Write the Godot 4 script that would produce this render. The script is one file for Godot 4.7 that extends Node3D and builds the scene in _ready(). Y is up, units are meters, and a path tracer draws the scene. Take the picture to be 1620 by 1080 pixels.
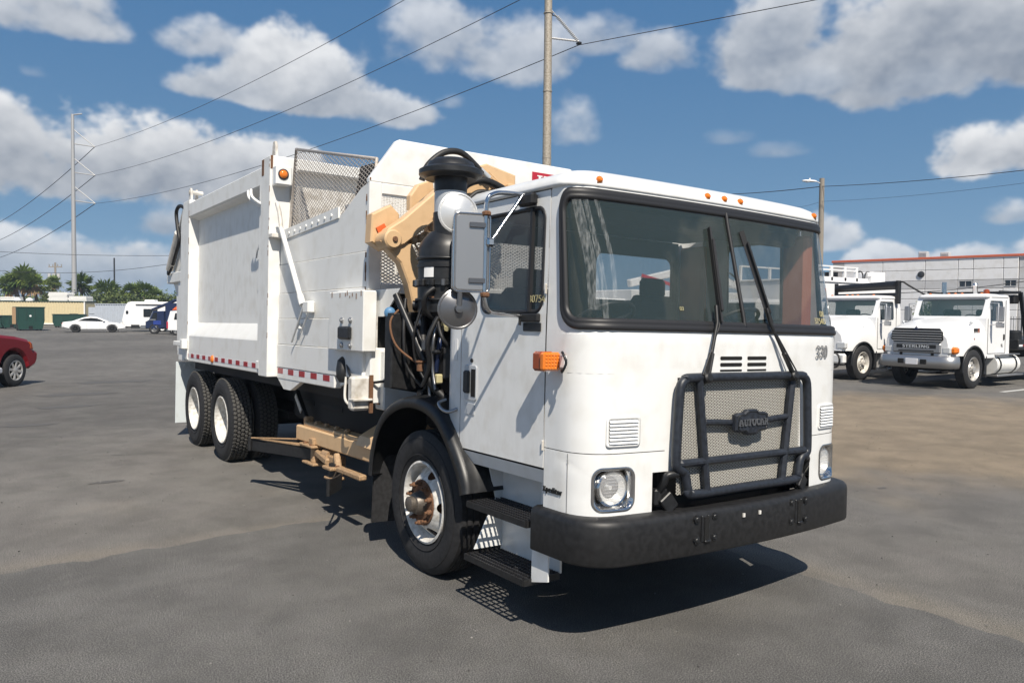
extends Node3D
# A white side-loader refuse truck parked in an asphalt yard, other trucks, sheds and palms behind it.
# World axes: +Z is the way the refuse truck faces, +Y is up, metres.

var mats := {}
var rng := RandomNumberGenerator.new()


class Geo:
	var st := SurfaceTool.new()
	var gid := 0

	func _init() -> void:
		st.begin(Mesh.PRIMITIVE_TRIANGLES)

	func tri(a: Vector3, b: Vector3, c: Vector3, g := -1) -> void:
		st.set_smooth_group(g)
		st.add_vertex(a)
		st.set_smooth_group(g)
		st.add_vertex(b)
		st.set_smooth_group(g)
		st.add_vertex(c)

	func quad(a: Vector3, b: Vector3, c: Vector3, d: Vector3, g := -1) -> void:
		tri(a, b, c, g)
		tri(a, c, d, g)

	func next() -> int:
		gid += 1
		return gid

	# a convex face, turned so that it faces away from "inside"
	func face(p: Array, inside: Vector3) -> void:
		var n: Vector3 = (p[1] - p[0]).cross(p[2] - p[0])
		var mid := Vector3.ZERO
		for q in p:
			mid += q
		mid /= p.size()
		var flip: bool = n.dot(mid - inside) > 0.0
		for i in range(1, p.size() - 1):
			if flip:
				tri(p[0], p[i + 1], p[i])
			else:
				tri(p[0], p[i], p[i + 1])

	# box with chamfered edges
	func box(c: Vector3, s: Vector3, ch := 0.0, basis := Basis.IDENTITY) -> void:
		var h := s / 2.0
		ch = minf(ch, minf(h.x, minf(h.y, h.z)) * 0.9)
		if ch <= 0.0:
			for ax in 3:
				for sg in [-1.0, 1.0]:
					var f := []
					for k in [[-1, -1], [1, -1], [1, 1], [-1, 1]]:
						var v := Vector3.ZERO
						v[ax] = h[ax] * sg
						v[(ax + 1) % 3] = h[(ax + 1) % 3] * k[0]
						v[(ax + 2) % 3] = h[(ax + 2) % 3] * k[1]
						f.append(c + basis * v)
					face(f, c)
			return
		for ax in 3:
			var a1 := (ax + 1) % 3
			var a2 := (ax + 2) % 3
			for sg in [-1.0, 1.0]:
				var f := []
				for k in [[-1, -1], [1, -1], [1, 1], [-1, 1]]:
					var v := Vector3.ZERO
					v[ax] = h[ax] * sg
					v[a1] = (h[a1] - ch) * k[0]
					v[a2] = (h[a2] - ch) * k[1]
					f.append(c + basis * v)
				face(f, c)
			for s1 in [-1.0, 1.0]:
				for s2 in [-1.0, 1.0]:
					var e := []
					for k in [[-1, 0], [1, 0], [1, 1], [-1, 1]]:
						var v := Vector3.ZERO
						v[ax] = (h[ax] - ch) * k[0]
						v[a1] = (h[a1] - (ch if k[1] == 0 else 0.0)) * s1
						v[a2] = (h[a2] - (0.0 if k[1] == 0 else ch)) * s2
						e.append(c + basis * v)
					face(e, c)
		for sx in [-1.0, 1.0]:
			for sy in [-1.0, 1.0]:
				for sz in [-1.0, 1.0]:
					var t := []
					for ax in 3:
						var v := Vector3((h.x - ch) * sx, (h.y - ch) * sy, (h.z - ch) * sz)
						v[ax] = h[ax] * [sx, sy, sz][ax]
						t.append(c + basis * v)
					face(t, c)

	# box from corner to corner
	func span(a: Vector3, b: Vector3, ch := 0.0) -> void:
		box((a + b) / 2.0, (b - a).abs(), ch)

	# a bar of w by h from a to b
	func bar(a: Vector3, b: Vector3, w: float, h: float, ch := 0.0, up := Vector3.UP) -> void:
		var d := b - a
		var z := d.normalized()
		var x := up.cross(z)
		if x.length() < 0.01:
			x = Vector3.RIGHT.cross(z)
			if x.length() < 0.01:
				x = Vector3.BACK.cross(z)
		x = x.normalized()
		box((a + b) / 2.0, Vector3(w, h, d.length()), ch, Basis(x, z.cross(x), z))

	# skin between rings of equal length
	func loft(rings: Array, closed := true, cap0 := false, cap1 := false, flat := false, crease := -1.0) -> void:
		var g := next()
		var n: int = rings[0].size()
		for i in rings.size() - 1:
			var a: PackedVector3Array = rings[i]
			var b: PackedVector3Array = rings[i + 1]
			if crease > -1.0 and i > 0:
				var z: PackedVector3Array = rings[i - 1]
				if (a[0] - z[0]).normalized().dot((b[0] - a[0]).normalized()) < crease:
					g = next()
			for j in (n if closed else n - 1):
				var k := (j + 1) % n
				quad(a[j], b[j], b[k], a[k], -1 if flat else g)
		for e in 2:
			if [cap0, cap1][e]:
				var r: PackedVector3Array = rings[0 if e == 0 else rings.size() - 1]
				var c := Vector3.ZERO
				for v in r:
					c += v
				c /= n
				var cg := next()
				for j in n:
					if e == 0:
						tri(c, r[j], r[(j + 1) % n], cg)
					else:
						tri(c, r[(j + 1) % n], r[j], cg)

	# profile of (radius, along) turned round the axis "tr.basis.y"
	func lathe(prof: Array, n: int, tr: Transform3D, cap0 := true, cap1 := true) -> void:
		var rings := []
		for p in prof:
			var r := PackedVector3Array()
			for j in n:
				var a := TAU * j / n
				r.append(tr * Vector3(cos(a) * p[0], p[1], sin(a) * p[0]))
			rings.append(r)
		loft(rings, true, cap0, cap1, false, 0.8)

	func disc(c: Vector3, axis: Vector3, r: float, d: float, n := 16, bevel := 0.0) -> void:
		var t := Transform3D(along(axis), c)
		if bevel > 0.0:
			lathe([[r, -d / 2], [r, d / 2 - bevel], [r - bevel, d / 2]], n, t)
		else:
			lathe([[r, -d / 2], [r, d / 2]], n, t)

	static func along(y: Vector3) -> Basis:
		y = y.normalized()
		var x := y.cross(Vector3.BACK if absf(y.z) < 0.9 else Vector3.RIGHT).normalized()
		return Basis(x, y, x.cross(y))

	func tube(pts: Array, r: float, n := 8, closed := false, r1 := -1.0) -> void:
		var rings := []
		var m := pts.size()
		var x := Vector3.ZERO
		for i in m:
			var a: Vector3 = pts[(i - 1 + m) % m] if closed or i > 0 else pts[0]
			var b: Vector3 = pts[(i + 1) % m] if closed or i < m - 1 else pts[m - 1]
			var t := (b - a).normalized()
			if x == Vector3.ZERO:
				x = t.cross(Vector3.UP if absf(t.y) < 0.9 else Vector3.RIGHT).normalized()
			else:
				x = (x - t * x.dot(t)).normalized()
			var y := t.cross(x)
			var rr := r if r1 < 0.0 else lerpf(r, r1, float(i) / (m - 1))
			var ring := PackedVector3Array()
			for j in n:
				var q := TAU * j / n
				ring.append(pts[i] + (x * cos(q) + y * sin(q)) * rr)
			rings.append(ring)
		if closed:
			rings.append(rings[0])
		loft(rings, true, not closed, not closed)

	# a polygon in x, y drawn out along z from 0 to depth, edges chamfered
	func prism(poly: Array, depth: float, tr: Transform3D, ch := 0.0) -> void:
		var p := PackedVector2Array(poly)
		if Geometry2D.is_polygon_clockwise(p):
			p.reverse()
		var n := p.size()
		var inner := PackedVector2Array()
		for i in n:
			var d0 := (p[i] - p[(i - 1 + n) % n]).normalized()
			var d1 := (p[(i + 1) % n] - p[i]).normalized()
			var m := (d0.orthogonal() + d1.orthogonal()) * -1.0
			inner.append(p[i] + m / maxf(m.dot(m) / 2.0, 0.3) * ch)
		var lay := [[inner, 0.0], [p, ch], [p, depth - ch], [inner, depth]] if ch > 0.0 else [[p, 0.0], [p, depth]]
		for i in lay.size() - 1:
			for j in n:
				var k := (j + 1) % n
				var a: Vector2 = lay[i][0][j]
				var b: Vector2 = lay[i][0][k]
				var c: Vector2 = lay[i + 1][0][k]
				var d: Vector2 = lay[i + 1][0][j]
				quad(tr * Vector3(a.x, a.y, lay[i][1]), tr * Vector3(d.x, d.y, lay[i + 1][1]), tr * Vector3(c.x, c.y, lay[i + 1][1]), tr * Vector3(b.x, b.y, lay[i][1]))
		var ids := Geometry2D.triangulate_polygon(inner)
		for i in range(0, ids.size(), 3):
			var t := [ids[i], ids[i + 1], ids[i + 2]]
			var q := []
			for k in t:
				q.append(inner[k])
			if (q[1] - q[0]).cross(q[2] - q[0]) < 0:
				t = [ids[i], ids[i + 2], ids[i + 1]]
			var v0 := inner[t[0]]
			var v1 := inner[t[1]]
			var v2 := inner[t[2]]
			tri(tr * Vector3(v0.x, v0.y, 0), tr * Vector3(v1.x, v1.y, 0), tr * Vector3(v2.x, v2.y, 0))
			tri(tr * Vector3(v0.x, v0.y, depth), tr * Vector3(v2.x, v2.y, depth), tr * Vector3(v1.x, v1.y, depth))

	# a curved sheet: f(u, v) for u, v from 0 to 1
	func sheet(nu: int, nv: int, f: Callable) -> void:
		var rings := []
		for i in nu + 1:
			var r := PackedVector3Array()
			for j in nv + 1:
				r.append(f.call(float(i) / nu, float(j) / nv))
			rings.append(r)
		loft(rings, false)

	# expanded metal in the plane of ex, ey: zigzag strands of flat bar
	func expanded(o: Vector3, ex: Vector3, ey: Vector3, w: float, h: float, px: float, py: float, t: float, inside := PackedVector2Array()) -> void:
		var nrm := ex.cross(ey).normalized()
		for j in int(h / py):
			for i in int(w / px * 2.0):
				for s in 2:
					var f := (i + s) % 2
					var a2 := Vector2(i * px / 2.0, (j + 0.5 + 0.5 * (f if s == 0 else f - 1)) * py)
					var b2 := Vector2((i + 1) * px / 2.0, (j + 0.5 + 0.5 * ((1 - f) if s == 0 else -f)) * py)
					if inside.size() and not Geometry2D.is_point_in_polygon((a2 + b2) / 2.0, inside):
						continue
					strand(o, ex, ey, nrm, a2, b2, t)

	func strand(o: Vector3, ex: Vector3, ey: Vector3, nrm: Vector3, a2: Vector2, b2: Vector2, t: float) -> void:
		var a := o + ex * a2.x + ey * a2.y
		var b := o + ex * b2.x + ey * b2.y
		var side := nrm.cross((b - a).normalized()) * t / 2.0
		var k := nrm * t * 0.6
		quad(a - side + k, a + side + k, b + side + k, b - side + k)
		quad(a + side, a - side, b - side, b + side)
		quad(a - side, a - side + k, b - side + k, b - side)
		quad(a + side + k, a + side, b + side, b + side + k)


func mesh_of(g: Geo) -> ArrayMesh:
	g.st.generate_normals()
	return g.st.commit()


func adopt(parent: Node, o: Node, called: String) -> void:
	var n := called
	var k := 0
	while parent.has_node(NodePath(n)):
		k += 1
		n = "%s_%03d" % [called, k]
	o.name = n
	parent.add_child(o)


func part(parent: Node, called: String, g: Geo, m: Material) -> MeshInstance3D:
	var o := MeshInstance3D.new()
	o.mesh = mesh_of(g)
	o.material_override = m
	adopt(parent, o, called)
	return o


func twin(o: Node3D, parent: Node, t: Transform3D) -> Node3D:
	var c: Node3D = o.duplicate()
	adopt(parent, c, String(o.name).trim_suffix("_" + String(o.name).right(3)) if String(o.name).right(3).is_valid_int() else String(o.name))
	c.transform = t
	return c


func tag(o: Node, label: String, category: String, group := "") -> Node:
	o.set_meta("label", label)
	o.set_meta("category", category)
	if group:
		o.set_meta("group", group)
	return o


func thing(called: String, label: String, category: String, at := Vector3.ZERO, turn := 0.0, group := "") -> Node3D:
	var o := Node3D.new()
	adopt(self, o, called)
	o.position = at
	o.rotation.y = turn
	tag(o, label, category, group)
	return o


func setting(o: Node) -> Node:
	o.set_meta("kind", "structure")
	return o


func words(parent: Node, called: String, text: String, font: String, high: float, thick: float, t: Transform3D, m: Material, weight := 400) -> MeshInstance3D:
	var o := MeshInstance3D.new()
	var tm := TextMesh.new()
	var f := SystemFont.new()
	f.font_names = PackedStringArray([font])
	f.font_weight = weight
	tm.font = f
	tm.text = text
	tm.font_size = 64
	tm.pixel_size = high / 46.0
	tm.depth = thick
	tm.curve_step = 2.0
	o.mesh = tm
	o.material_override = m
	adopt(parent, o, called)
	o.transform = t
	return o


func noise_tex(size: int, freq: float, oct: int, dark: Color, light: Color, at0 := 0.25, at1 := 0.75, kind := FastNoiseLite.TYPE_SIMPLEX_SMOOTH, seed_ := 1, normal := 0.0, gain := 0.5) -> NoiseTexture2D:
	var n := FastNoiseLite.new()
	n.noise_type = kind
	n.seed = seed_
	n.frequency = freq
	n.fractal_octaves = oct
	n.fractal_gain = gain
	n.fractal_type = FastNoiseLite.FRACTAL_FBM if oct > 1 else FastNoiseLite.FRACTAL_NONE
	var t := NoiseTexture2D.new()
	t.width = size
	t.height = size
	t.seamless = true
	t.noise = n
	if normal > 0.0:
		t.as_normal_map = true
		t.bump_strength = normal
	else:
		var r := Gradient.new()
		r.offsets = PackedFloat32Array([at0, at1])
		r.colors = PackedColorArray([dark, light])
		t.color_ramp = r
	return t


# a material from a real-world (linear) base colour
func mat(called: String, r: float, g: float, b: float, rough: float, metal := 0.0, tex: Texture2D = null, scale := 1.0, world := false) -> StandardMaterial3D:
	var m := StandardMaterial3D.new()
	m.resource_name = called
	m.albedo_color = Color(r, g, b).linear_to_srgb()
	m.roughness = rough
	m.metallic = metal
	m.cull_mode = BaseMaterial3D.CULL_DISABLED
	if tex:
		m.albedo_texture = tex
		m.uv1_triplanar = true
		m.uv1_world_triplanar = world
		m.uv1_scale = Vector3.ONE * scale
	mats[called] = m
	return m


func glass(called: String, r: float, g: float, b: float, a: float, rough := 0.02) -> StandardMaterial3D:
	var m := mat(called, r, g, b, rough)
	m.transparency = BaseMaterial3D.TRANSPARENCY_ALPHA
	m.albedo_color.a = a
	return m


func lamp_lens(called: String, r: float, g: float, b: float) -> StandardMaterial3D:
	var m := mat(called, r, g, b, 0.15)
	m.clearcoat_enabled = true
	m.clearcoat = 1.0
	m.clearcoat_roughness = 0.05
	return m


func rrect(a0: float, a1: float, b0: float, b1: float, r: float, per := 6, edge := 8) -> PackedVector2Array:
	var p := PackedVector2Array()
	var cs := [Vector2(a1 - r, b1 - r), Vector2(a0 + r, b1 - r), Vector2(a0 + r, b0 + r), Vector2(a1 - r, b0 + r)]
	for k in 4:
		for i in per + 1:
			var q := PI / 2 * (k + float(i) / per)
			p.append(cs[k] + Vector2(cos(q), sin(q)) * r)
		var last := p[p.size() - 1]
		var nq := PI / 2 * (k + 1)
		var nxt: Vector2 = cs[(k + 1) % 4] + Vector2(cos(nq), sin(nq)) * r
		for i in range(1, edge):
			p.append(last.lerp(nxt, float(i) / edge))
	return p


# the panel between a hole and its bounding rectangle, in surface coordinates, bent by f
func holed(g: Geo, hole: PackedVector2Array, a0: float, a1: float, b0: float, b1: float, f: Callable, steps := 6) -> void:
	var c := Vector2.ZERO
	for h in hole:
		c += h
	c /= hole.size()
	var outer := PackedVector2Array()
	for h in hole:
		var d := h - c
		var k := 1e9
		if d.x > 1e-6:
			k = minf(k, (a1 - c.x) / d.x)
		if d.x < -1e-6:
			k = minf(k, (a0 - c.x) / d.x)
		if d.y > 1e-6:
			k = minf(k, (b1 - c.y) / d.y)
		if d.y < -1e-6:
			k = minf(k, (b0 - c.y) / d.y)
		outer.append(c + d * k)
	for q in [Vector2(a0, b0), Vector2(a1, b0), Vector2(a0, b1), Vector2(a1, b1)]:
		var best := 0
		for i in outer.size():
			if outer[i].distance_squared_to(q) < outer[best].distance_squared_to(q):
				best = i
		outer[best] = q
	var rings := []
	for s in steps + 1:
		var r := PackedVector3Array()
		for i in hole.size():
			var q := outer[i].lerp(hole[i], float(s) / steps)
			r.append(f.call(q.x, q.y))
		rings.append(r)
	g.loft(rings)


func arc(c: Vector3, ax: Vector3, ay: Vector3, r: float, a0: float, a1: float, n: int) -> Array:
	var p := []
	for i in n + 1:
		var a := lerpf(a0, a1, float(i) / n)
		p.append(c + (ax * cos(a) + ay * sin(a)) * r)
	return p


# smooth run through points
func smooth(pts: Array, per := 6) -> Array:
	var cv := Curve3D.new()
	for i in pts.size():
		var t: Vector3 = (pts[mini(i + 1, pts.size() - 1)] - pts[maxi(i - 1, 0)]) / 6.0
		cv.add_point(pts[i], -t, t)
	var out := []
	for i in pts.size() - 1:
		for k in per:
			out.append(cv.sample(i, float(k) / per))
	out.append(pts[pts.size() - 1])
	return out


func _ready() -> void:
	rng.seed = 7
	var cam := Camera3D.new()
	cam.name = "camera"
	cam.fov = 46.75
	cam.near = 0.1
	cam.far = 3000.0
	add_child(cam)
	cam.rotation_order = EULER_ORDER_YXZ
	cam.position = Vector3(-3.951, 1.89, 5.003)
	cam.rotation_degrees = Vector3(-2.017, -35.25, 0.507)
	cam.current = true
	var e := Environment.new()
	e.background_mode = Environment.BG_SKY
	e.tonemap_mode = Environment.TONE_MAPPER_LINEAR
	e.tonemap_exposure = 1.24
	e.sdfgi_enabled = true
	e.ssao_enabled = true
	e.ssil_enabled = true
	e.fog_enabled = true
	e.fog_density = 0.0005
	e.fog_light_color = Color(0.75, 0.82, 0.9)
	var sky := Sky.new()
	var pan := PanoramaSkyMaterial.new()
	pan.panorama = sky_picture()
	sky.sky_material = pan
	e.sky = sky
	e.background_energy_multiplier = 0.80
	var we := WorldEnvironment.new()
	we.name = "world_environment"
	we.environment = e
	add_child(we)
	var sun := DirectionalLight3D.new()
	sun.name = "sun"
	sun.light_energy = 1.6
	sun.light_color = Color(1.0, 0.965, 0.91)
	sun.light_angular_distance = 0.5
	sun.shadow_enabled = true
	add_child(sun)
	sun.look_at_from_position(Vector3.ZERO, Vector3(0.30, -1.0, -0.80), Vector3.UP)
	materials()
	ground()
	warehouse()
	utility_lines()
	left_yard()
	right_yard()
	refuse_truck()


# ---- sky: air and clouds by direction (azimuth from -Z towards +X, elevation) ----

var cloud_list := []
var row_store := []
var n_big := FastNoiseLite.new()
var n_fine := FastNoiseLite.new()
const SKY_W := 3600


func sky_picture() -> ImageTexture:
	n_big.seed = 11
	n_big.noise_type = FastNoiseLite.TYPE_SIMPLEX_SMOOTH
	n_big.frequency = 5.5
	n_big.fractal_type = FastNoiseLite.FRACTAL_FBM
	n_big.fractal_octaves = 6
	n_big.fractal_gain = 0.56
	n_fine.seed = 5
	n_fine.noise_type = FastNoiseLite.TYPE_SIMPLEX_SMOOTH
	n_fine.frequency = 6.0
	n_fine.fractal_type = FastNoiseLite.FRACTAL_FBM
	n_fine.fractal_octaves = 4
	# azimuth, base elevation, half width, height, thickness, raggedness, grey
	cloud_list = [
		# the bank low on the left, white on top and grey beneath
		[1.0, 8.6, 8.5, 5.8, 1.3, 0.75, 0.62], [7.0, 8.2, 7.0, 5.6, 1.3, 0.75, 0.66], [12.5, 8.0, 7.0, 5.0, 1.3, 0.8, 0.62], [17.5, 8.3, 5.5, 4.0, 1.2, 0.9, 0.5], [-6.0, 8.0, 8.0, 6.5, 1.2, 1.0, 0.6], [12.6, 5.6, 4.0, 3.0, 0.8, 0.9, 0.85], [4.2, 14.2, 1.5, 1.0, 0.35, 1.3, 0.1],
		# layers over the far trees
		[0.0, 2.4, 10.0, 3.6, 1.1, 0.8, 0.7], [9.0, 2.0, 9.0, 3.6, 1.1, 0.8, 0.65], [5.0, 0.6, 18.0, 3.0, 1.0, 0.6, 0.9], [16.0, 1.0, 8.0, 3.0, 0.9, 0.8, 0.7],
		# top left corner
		[3.0, 17.2, 7.0, 3.2, 0.8, 0.9, 0.25],
		# broad bright cloud left of the pole
		[18.5, 15.2, 5.6, 4.4, 1.0, 1.0, 0.25], [22.5, 14.5, 5.2, 3.4, 0.9, 1.1, 0.28], [26.5, 13.8, 4.5, 2.6, 0.75, 1.1, 0.35], [13.8, 17.2, 3.2, 2.6, 0.6, 1.1, 0.15], [16.0, 14.6, 4.5, 2.2, 0.8, 1.0, 0.35],
		# thinner cloud over the pole
		[28.5, 17.6, 4.5, 4.5, 0.5, 1.25, 0.2], [34.0, 17.8, 5.5, 5.0, 0.55, 1.25, 0.25], [30.6, 14.6, 1.5, 1.0, 0.3, 1.3, 0.1], [39.2, 12.6, 2.2, 2.6, 0.32, 1.6, 0.1], [41.5, 18.5, 3.0, 2.0, 0.35, 1.4, 0.15],
		# heavy grey cloud over the right half
		[46.0, 17.4, 4.0, 3.0, 0.55, 1.2, 0.3], [53.0, 17.2, 6.5, 6.0, 0.8, 1.1, 0.5], [60.5, 16.5, 8.0, 8.0, 0.95, 0.95, 0.64], [69.0, 16.1, 8.5, 8.0, 0.95, 0.95, 0.66], [78.0, 16.0, 8.0, 8.0, 1.2, 0.8, 0.8], [56.0, 15.2, 3.0, 1.8, 0.5, 1.3, 0.4], [62.5, 14.6, 4.0, 2.2, 0.65, 1.2, 0.55],
		# white heap at the right edge
		[65.3, 9.4, 3.4, 3.3, 1.2, 0.8, 0.1], [69.5, 9.4, 4.2, 4.2, 1.2, 0.8, 0.25], [49.8, 12.0, 2.2, 1.0, 0.22, 1.4, 0.3], [53.5, 11.0, 2.2, 0.9, 0.2, 1.4, 0.3],
		# small clouds low on the right
		[56.3, 5.0, 3.0, 2.4, 0.9, 0.9, 0.2], [67.0, 6.2, 2.4, 1.8, 0.7, 1.0, 0.5],
		[60.5, 3.4, 3.4, 1.9, 1.0, 0.9, 0.2], [65.0, 3.2, 4.0, 2.2, 1.0, 0.9, 0.35], [71.0, 3.4, 5.0, 2.8, 1.0, 0.9, 0.3], [50.0, 0.6, 10.0, 1.8, 0.6, 0.9, 0.5],
	]
	var r := RandomNumberGenerator.new()
	r.seed = 3
	for i in 70:
		var az := r.randf_range(78.0, 344.0)
		var el := pow(r.randf(), 1.6) * 55.0 + 1.5
		var w := r.randf_range(4.0, 10.0) * (1.0 + el / 60.0)
		cloud_list.append([az, el, w, w * r.randf_range(0.4, 0.65), r.randf_range(0.6, 1.2), 1.1, r.randf_range(0.2, 0.8)])
	for i in 14:
		cloud_list.append([r.randf_range(-15.0, 85.0), r.randf_range(27.0, 70.0), r.randf_range(7.0, 15.0), r.randf_range(4.0, 7.0), r.randf_range(0.6, 1.1), 1.1, r.randf_range(0.3, 0.8)])
	var h := SKY_W / 2
	row_store.resize(h)
	var id := WorkerThreadPool.add_group_task(sky_row, h)
	WorkerThreadPool.wait_for_group_task_completion(id)
	var all := PackedByteArray()
	for y in h:
		all.append_array(row_store[y].to_byte_array())
	row_store.clear()
	return ImageTexture.create_from_image(Image.create_from_data(SKY_W, h, false, Image.FORMAT_RGBF, all))


func sky_row(y: int) -> void:
	var h := SKY_W / 2
	var el := 90.0 - (y + 0.5) / h * 180.0
	var out := PackedFloat32Array()
	out.resize(SKY_W * 3)
	var t := clampf(el / 90.0, 0.0, 1.0)
	var k := 1.0 - exp(-t * 7.0)
	var air := Vector3(0.25, 0.43, 0.60).lerp(Vector3(0.038, 0.150, 0.365), k)
	air = air.lerp(Vector3(0.027, 0.095, 0.26), smoothstep(0.22, 1.0, t))
	if el < 0.0:
		air = Vector3(0.16, 0.16, 0.155).lerp(air, clampf(1.0 + el * 2.0, 0.0, 1.0))
	for x in SKY_W:
		out[x * 3] = air.x
		out[x * 3 + 1] = air.y
		out[x * 3 + 2] = air.z
	if el > -0.5:
		var ce := cos(deg_to_rad(el))
		var se := sin(deg_to_rad(el))
		var wsum := PackedFloat32Array()
		var acc := PackedFloat32Array()
		wsum.resize(SKY_W)
		acc.resize(SKY_W * 5)
		for c: Array in cloud_list:
			var base: float = c[1]
			var tall: float = c[3]
			if el < base - tall * 0.4 - 0.6 or el > base + tall * 1.5:
				continue
			var wide: float = c[2] / maxf(ce, 0.25)
			var x0 := int((c[0] - wide * 1.4) / 360.0 * SKY_W)
			var x1 := int((c[0] + wide * 1.4) / 360.0 * SKY_W)
			var v := (el - base) / tall
			for xx in range(x0, x1 + 1):
				var u: float = (float(xx) / SKY_W * 360.0 - c[0]) / wide
				var low: float = -v * 2.6 if v < 0.0 else v
				var body: float = 1.0 - u * u - low * low
				if body < -1.0:
					continue
				var p := posmod(xx, SKY_W)
				var w := exp(body * 5.0)
				wsum[p] += w
				acc[p * 5] += w * body
				acc[p * 5 + 1] += w * v
				acc[p * 5 + 2] += w * c[4]
				acc[p * 5 + 3] += w * c[5]
				acc[p * 5 + 4] += w * c[6]
		for p in SKY_W:
			if wsum[p] <= 0.0:
				continue
			var iw := 1.0 / wsum[p]
			var body := acc[p * 5] * iw + 0.12 * log(1.0 + wsum[p] * exp(-acc[p * 5] * iw * 5.0))
			var v := acc[p * 5 + 1] * iw
			var thick := acc[p * 5 + 2] * iw
			var rag := acc[p * 5 + 3] * iw
			var grey := acc[p * 5 + 4] * iw
			var a := TAU * p / SKY_W
			var d := Vector3(sin(a) * ce, se * 1.35, -cos(a) * ce)
			var n := n_big.get_noise_3dv(d)
			var dens := body * 0.95 - 0.24 + n * 1.05 * rag
			var alpha := smoothstep(0.0, 0.42 / thick, dens + 0.13 * n_fine.get_noise_3dv(d * 5.0) + 0.07 * n_fine.get_noise_3dv(d * 17.0)) * minf(1.0, 0.45 + 0.5 * thick)
			if alpha <= 0.003:
				continue
			# the sunlit tops are white, the bases grey; lumps that face up catch more light
			var n2 := n_big.get_noise_3dv(d + Vector3(-0.008, 0.02, 0.0))
			var m := n_fine.get_noise_3dv(d)
			var vv := smoothstep(-0.1, 0.95, v + m * 0.25)
			var light := 0.66 + 0.34 * vv - 0.46 * grey * (1.0 - vv) - 0.12 * grey + (n - n2) * 0.7 * (1.0 - 0.5 * grey) + m * 0.08 + 0.10 * n_fine.get_noise_3dv(d * 7.0)
			light -= 0.16 * smoothstep(0.4, 1.2, dens) * grey
			light += 0.12 * (1.0 - smoothstep(0.0, 0.5, dens))
			light = clampf(light, 0.12, 1.0)
			var col := Vector3(0.20, 0.245, 0.32).lerp(Vector3(0.87, 0.88, 0.895), light)
			col = col.lerp(air * 1.2, clampf(0.24 - el * 0.03, 0.0, 0.24))
			out[p * 3] = lerpf(out[p * 3], col.x, alpha)
			out[p * 3 + 1] = lerpf(out[p * 3 + 1], col.y, alpha)
			out[p * 3 + 2] = lerpf(out[p * 3 + 2], col.z, alpha)
	row_store[y] = out


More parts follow.
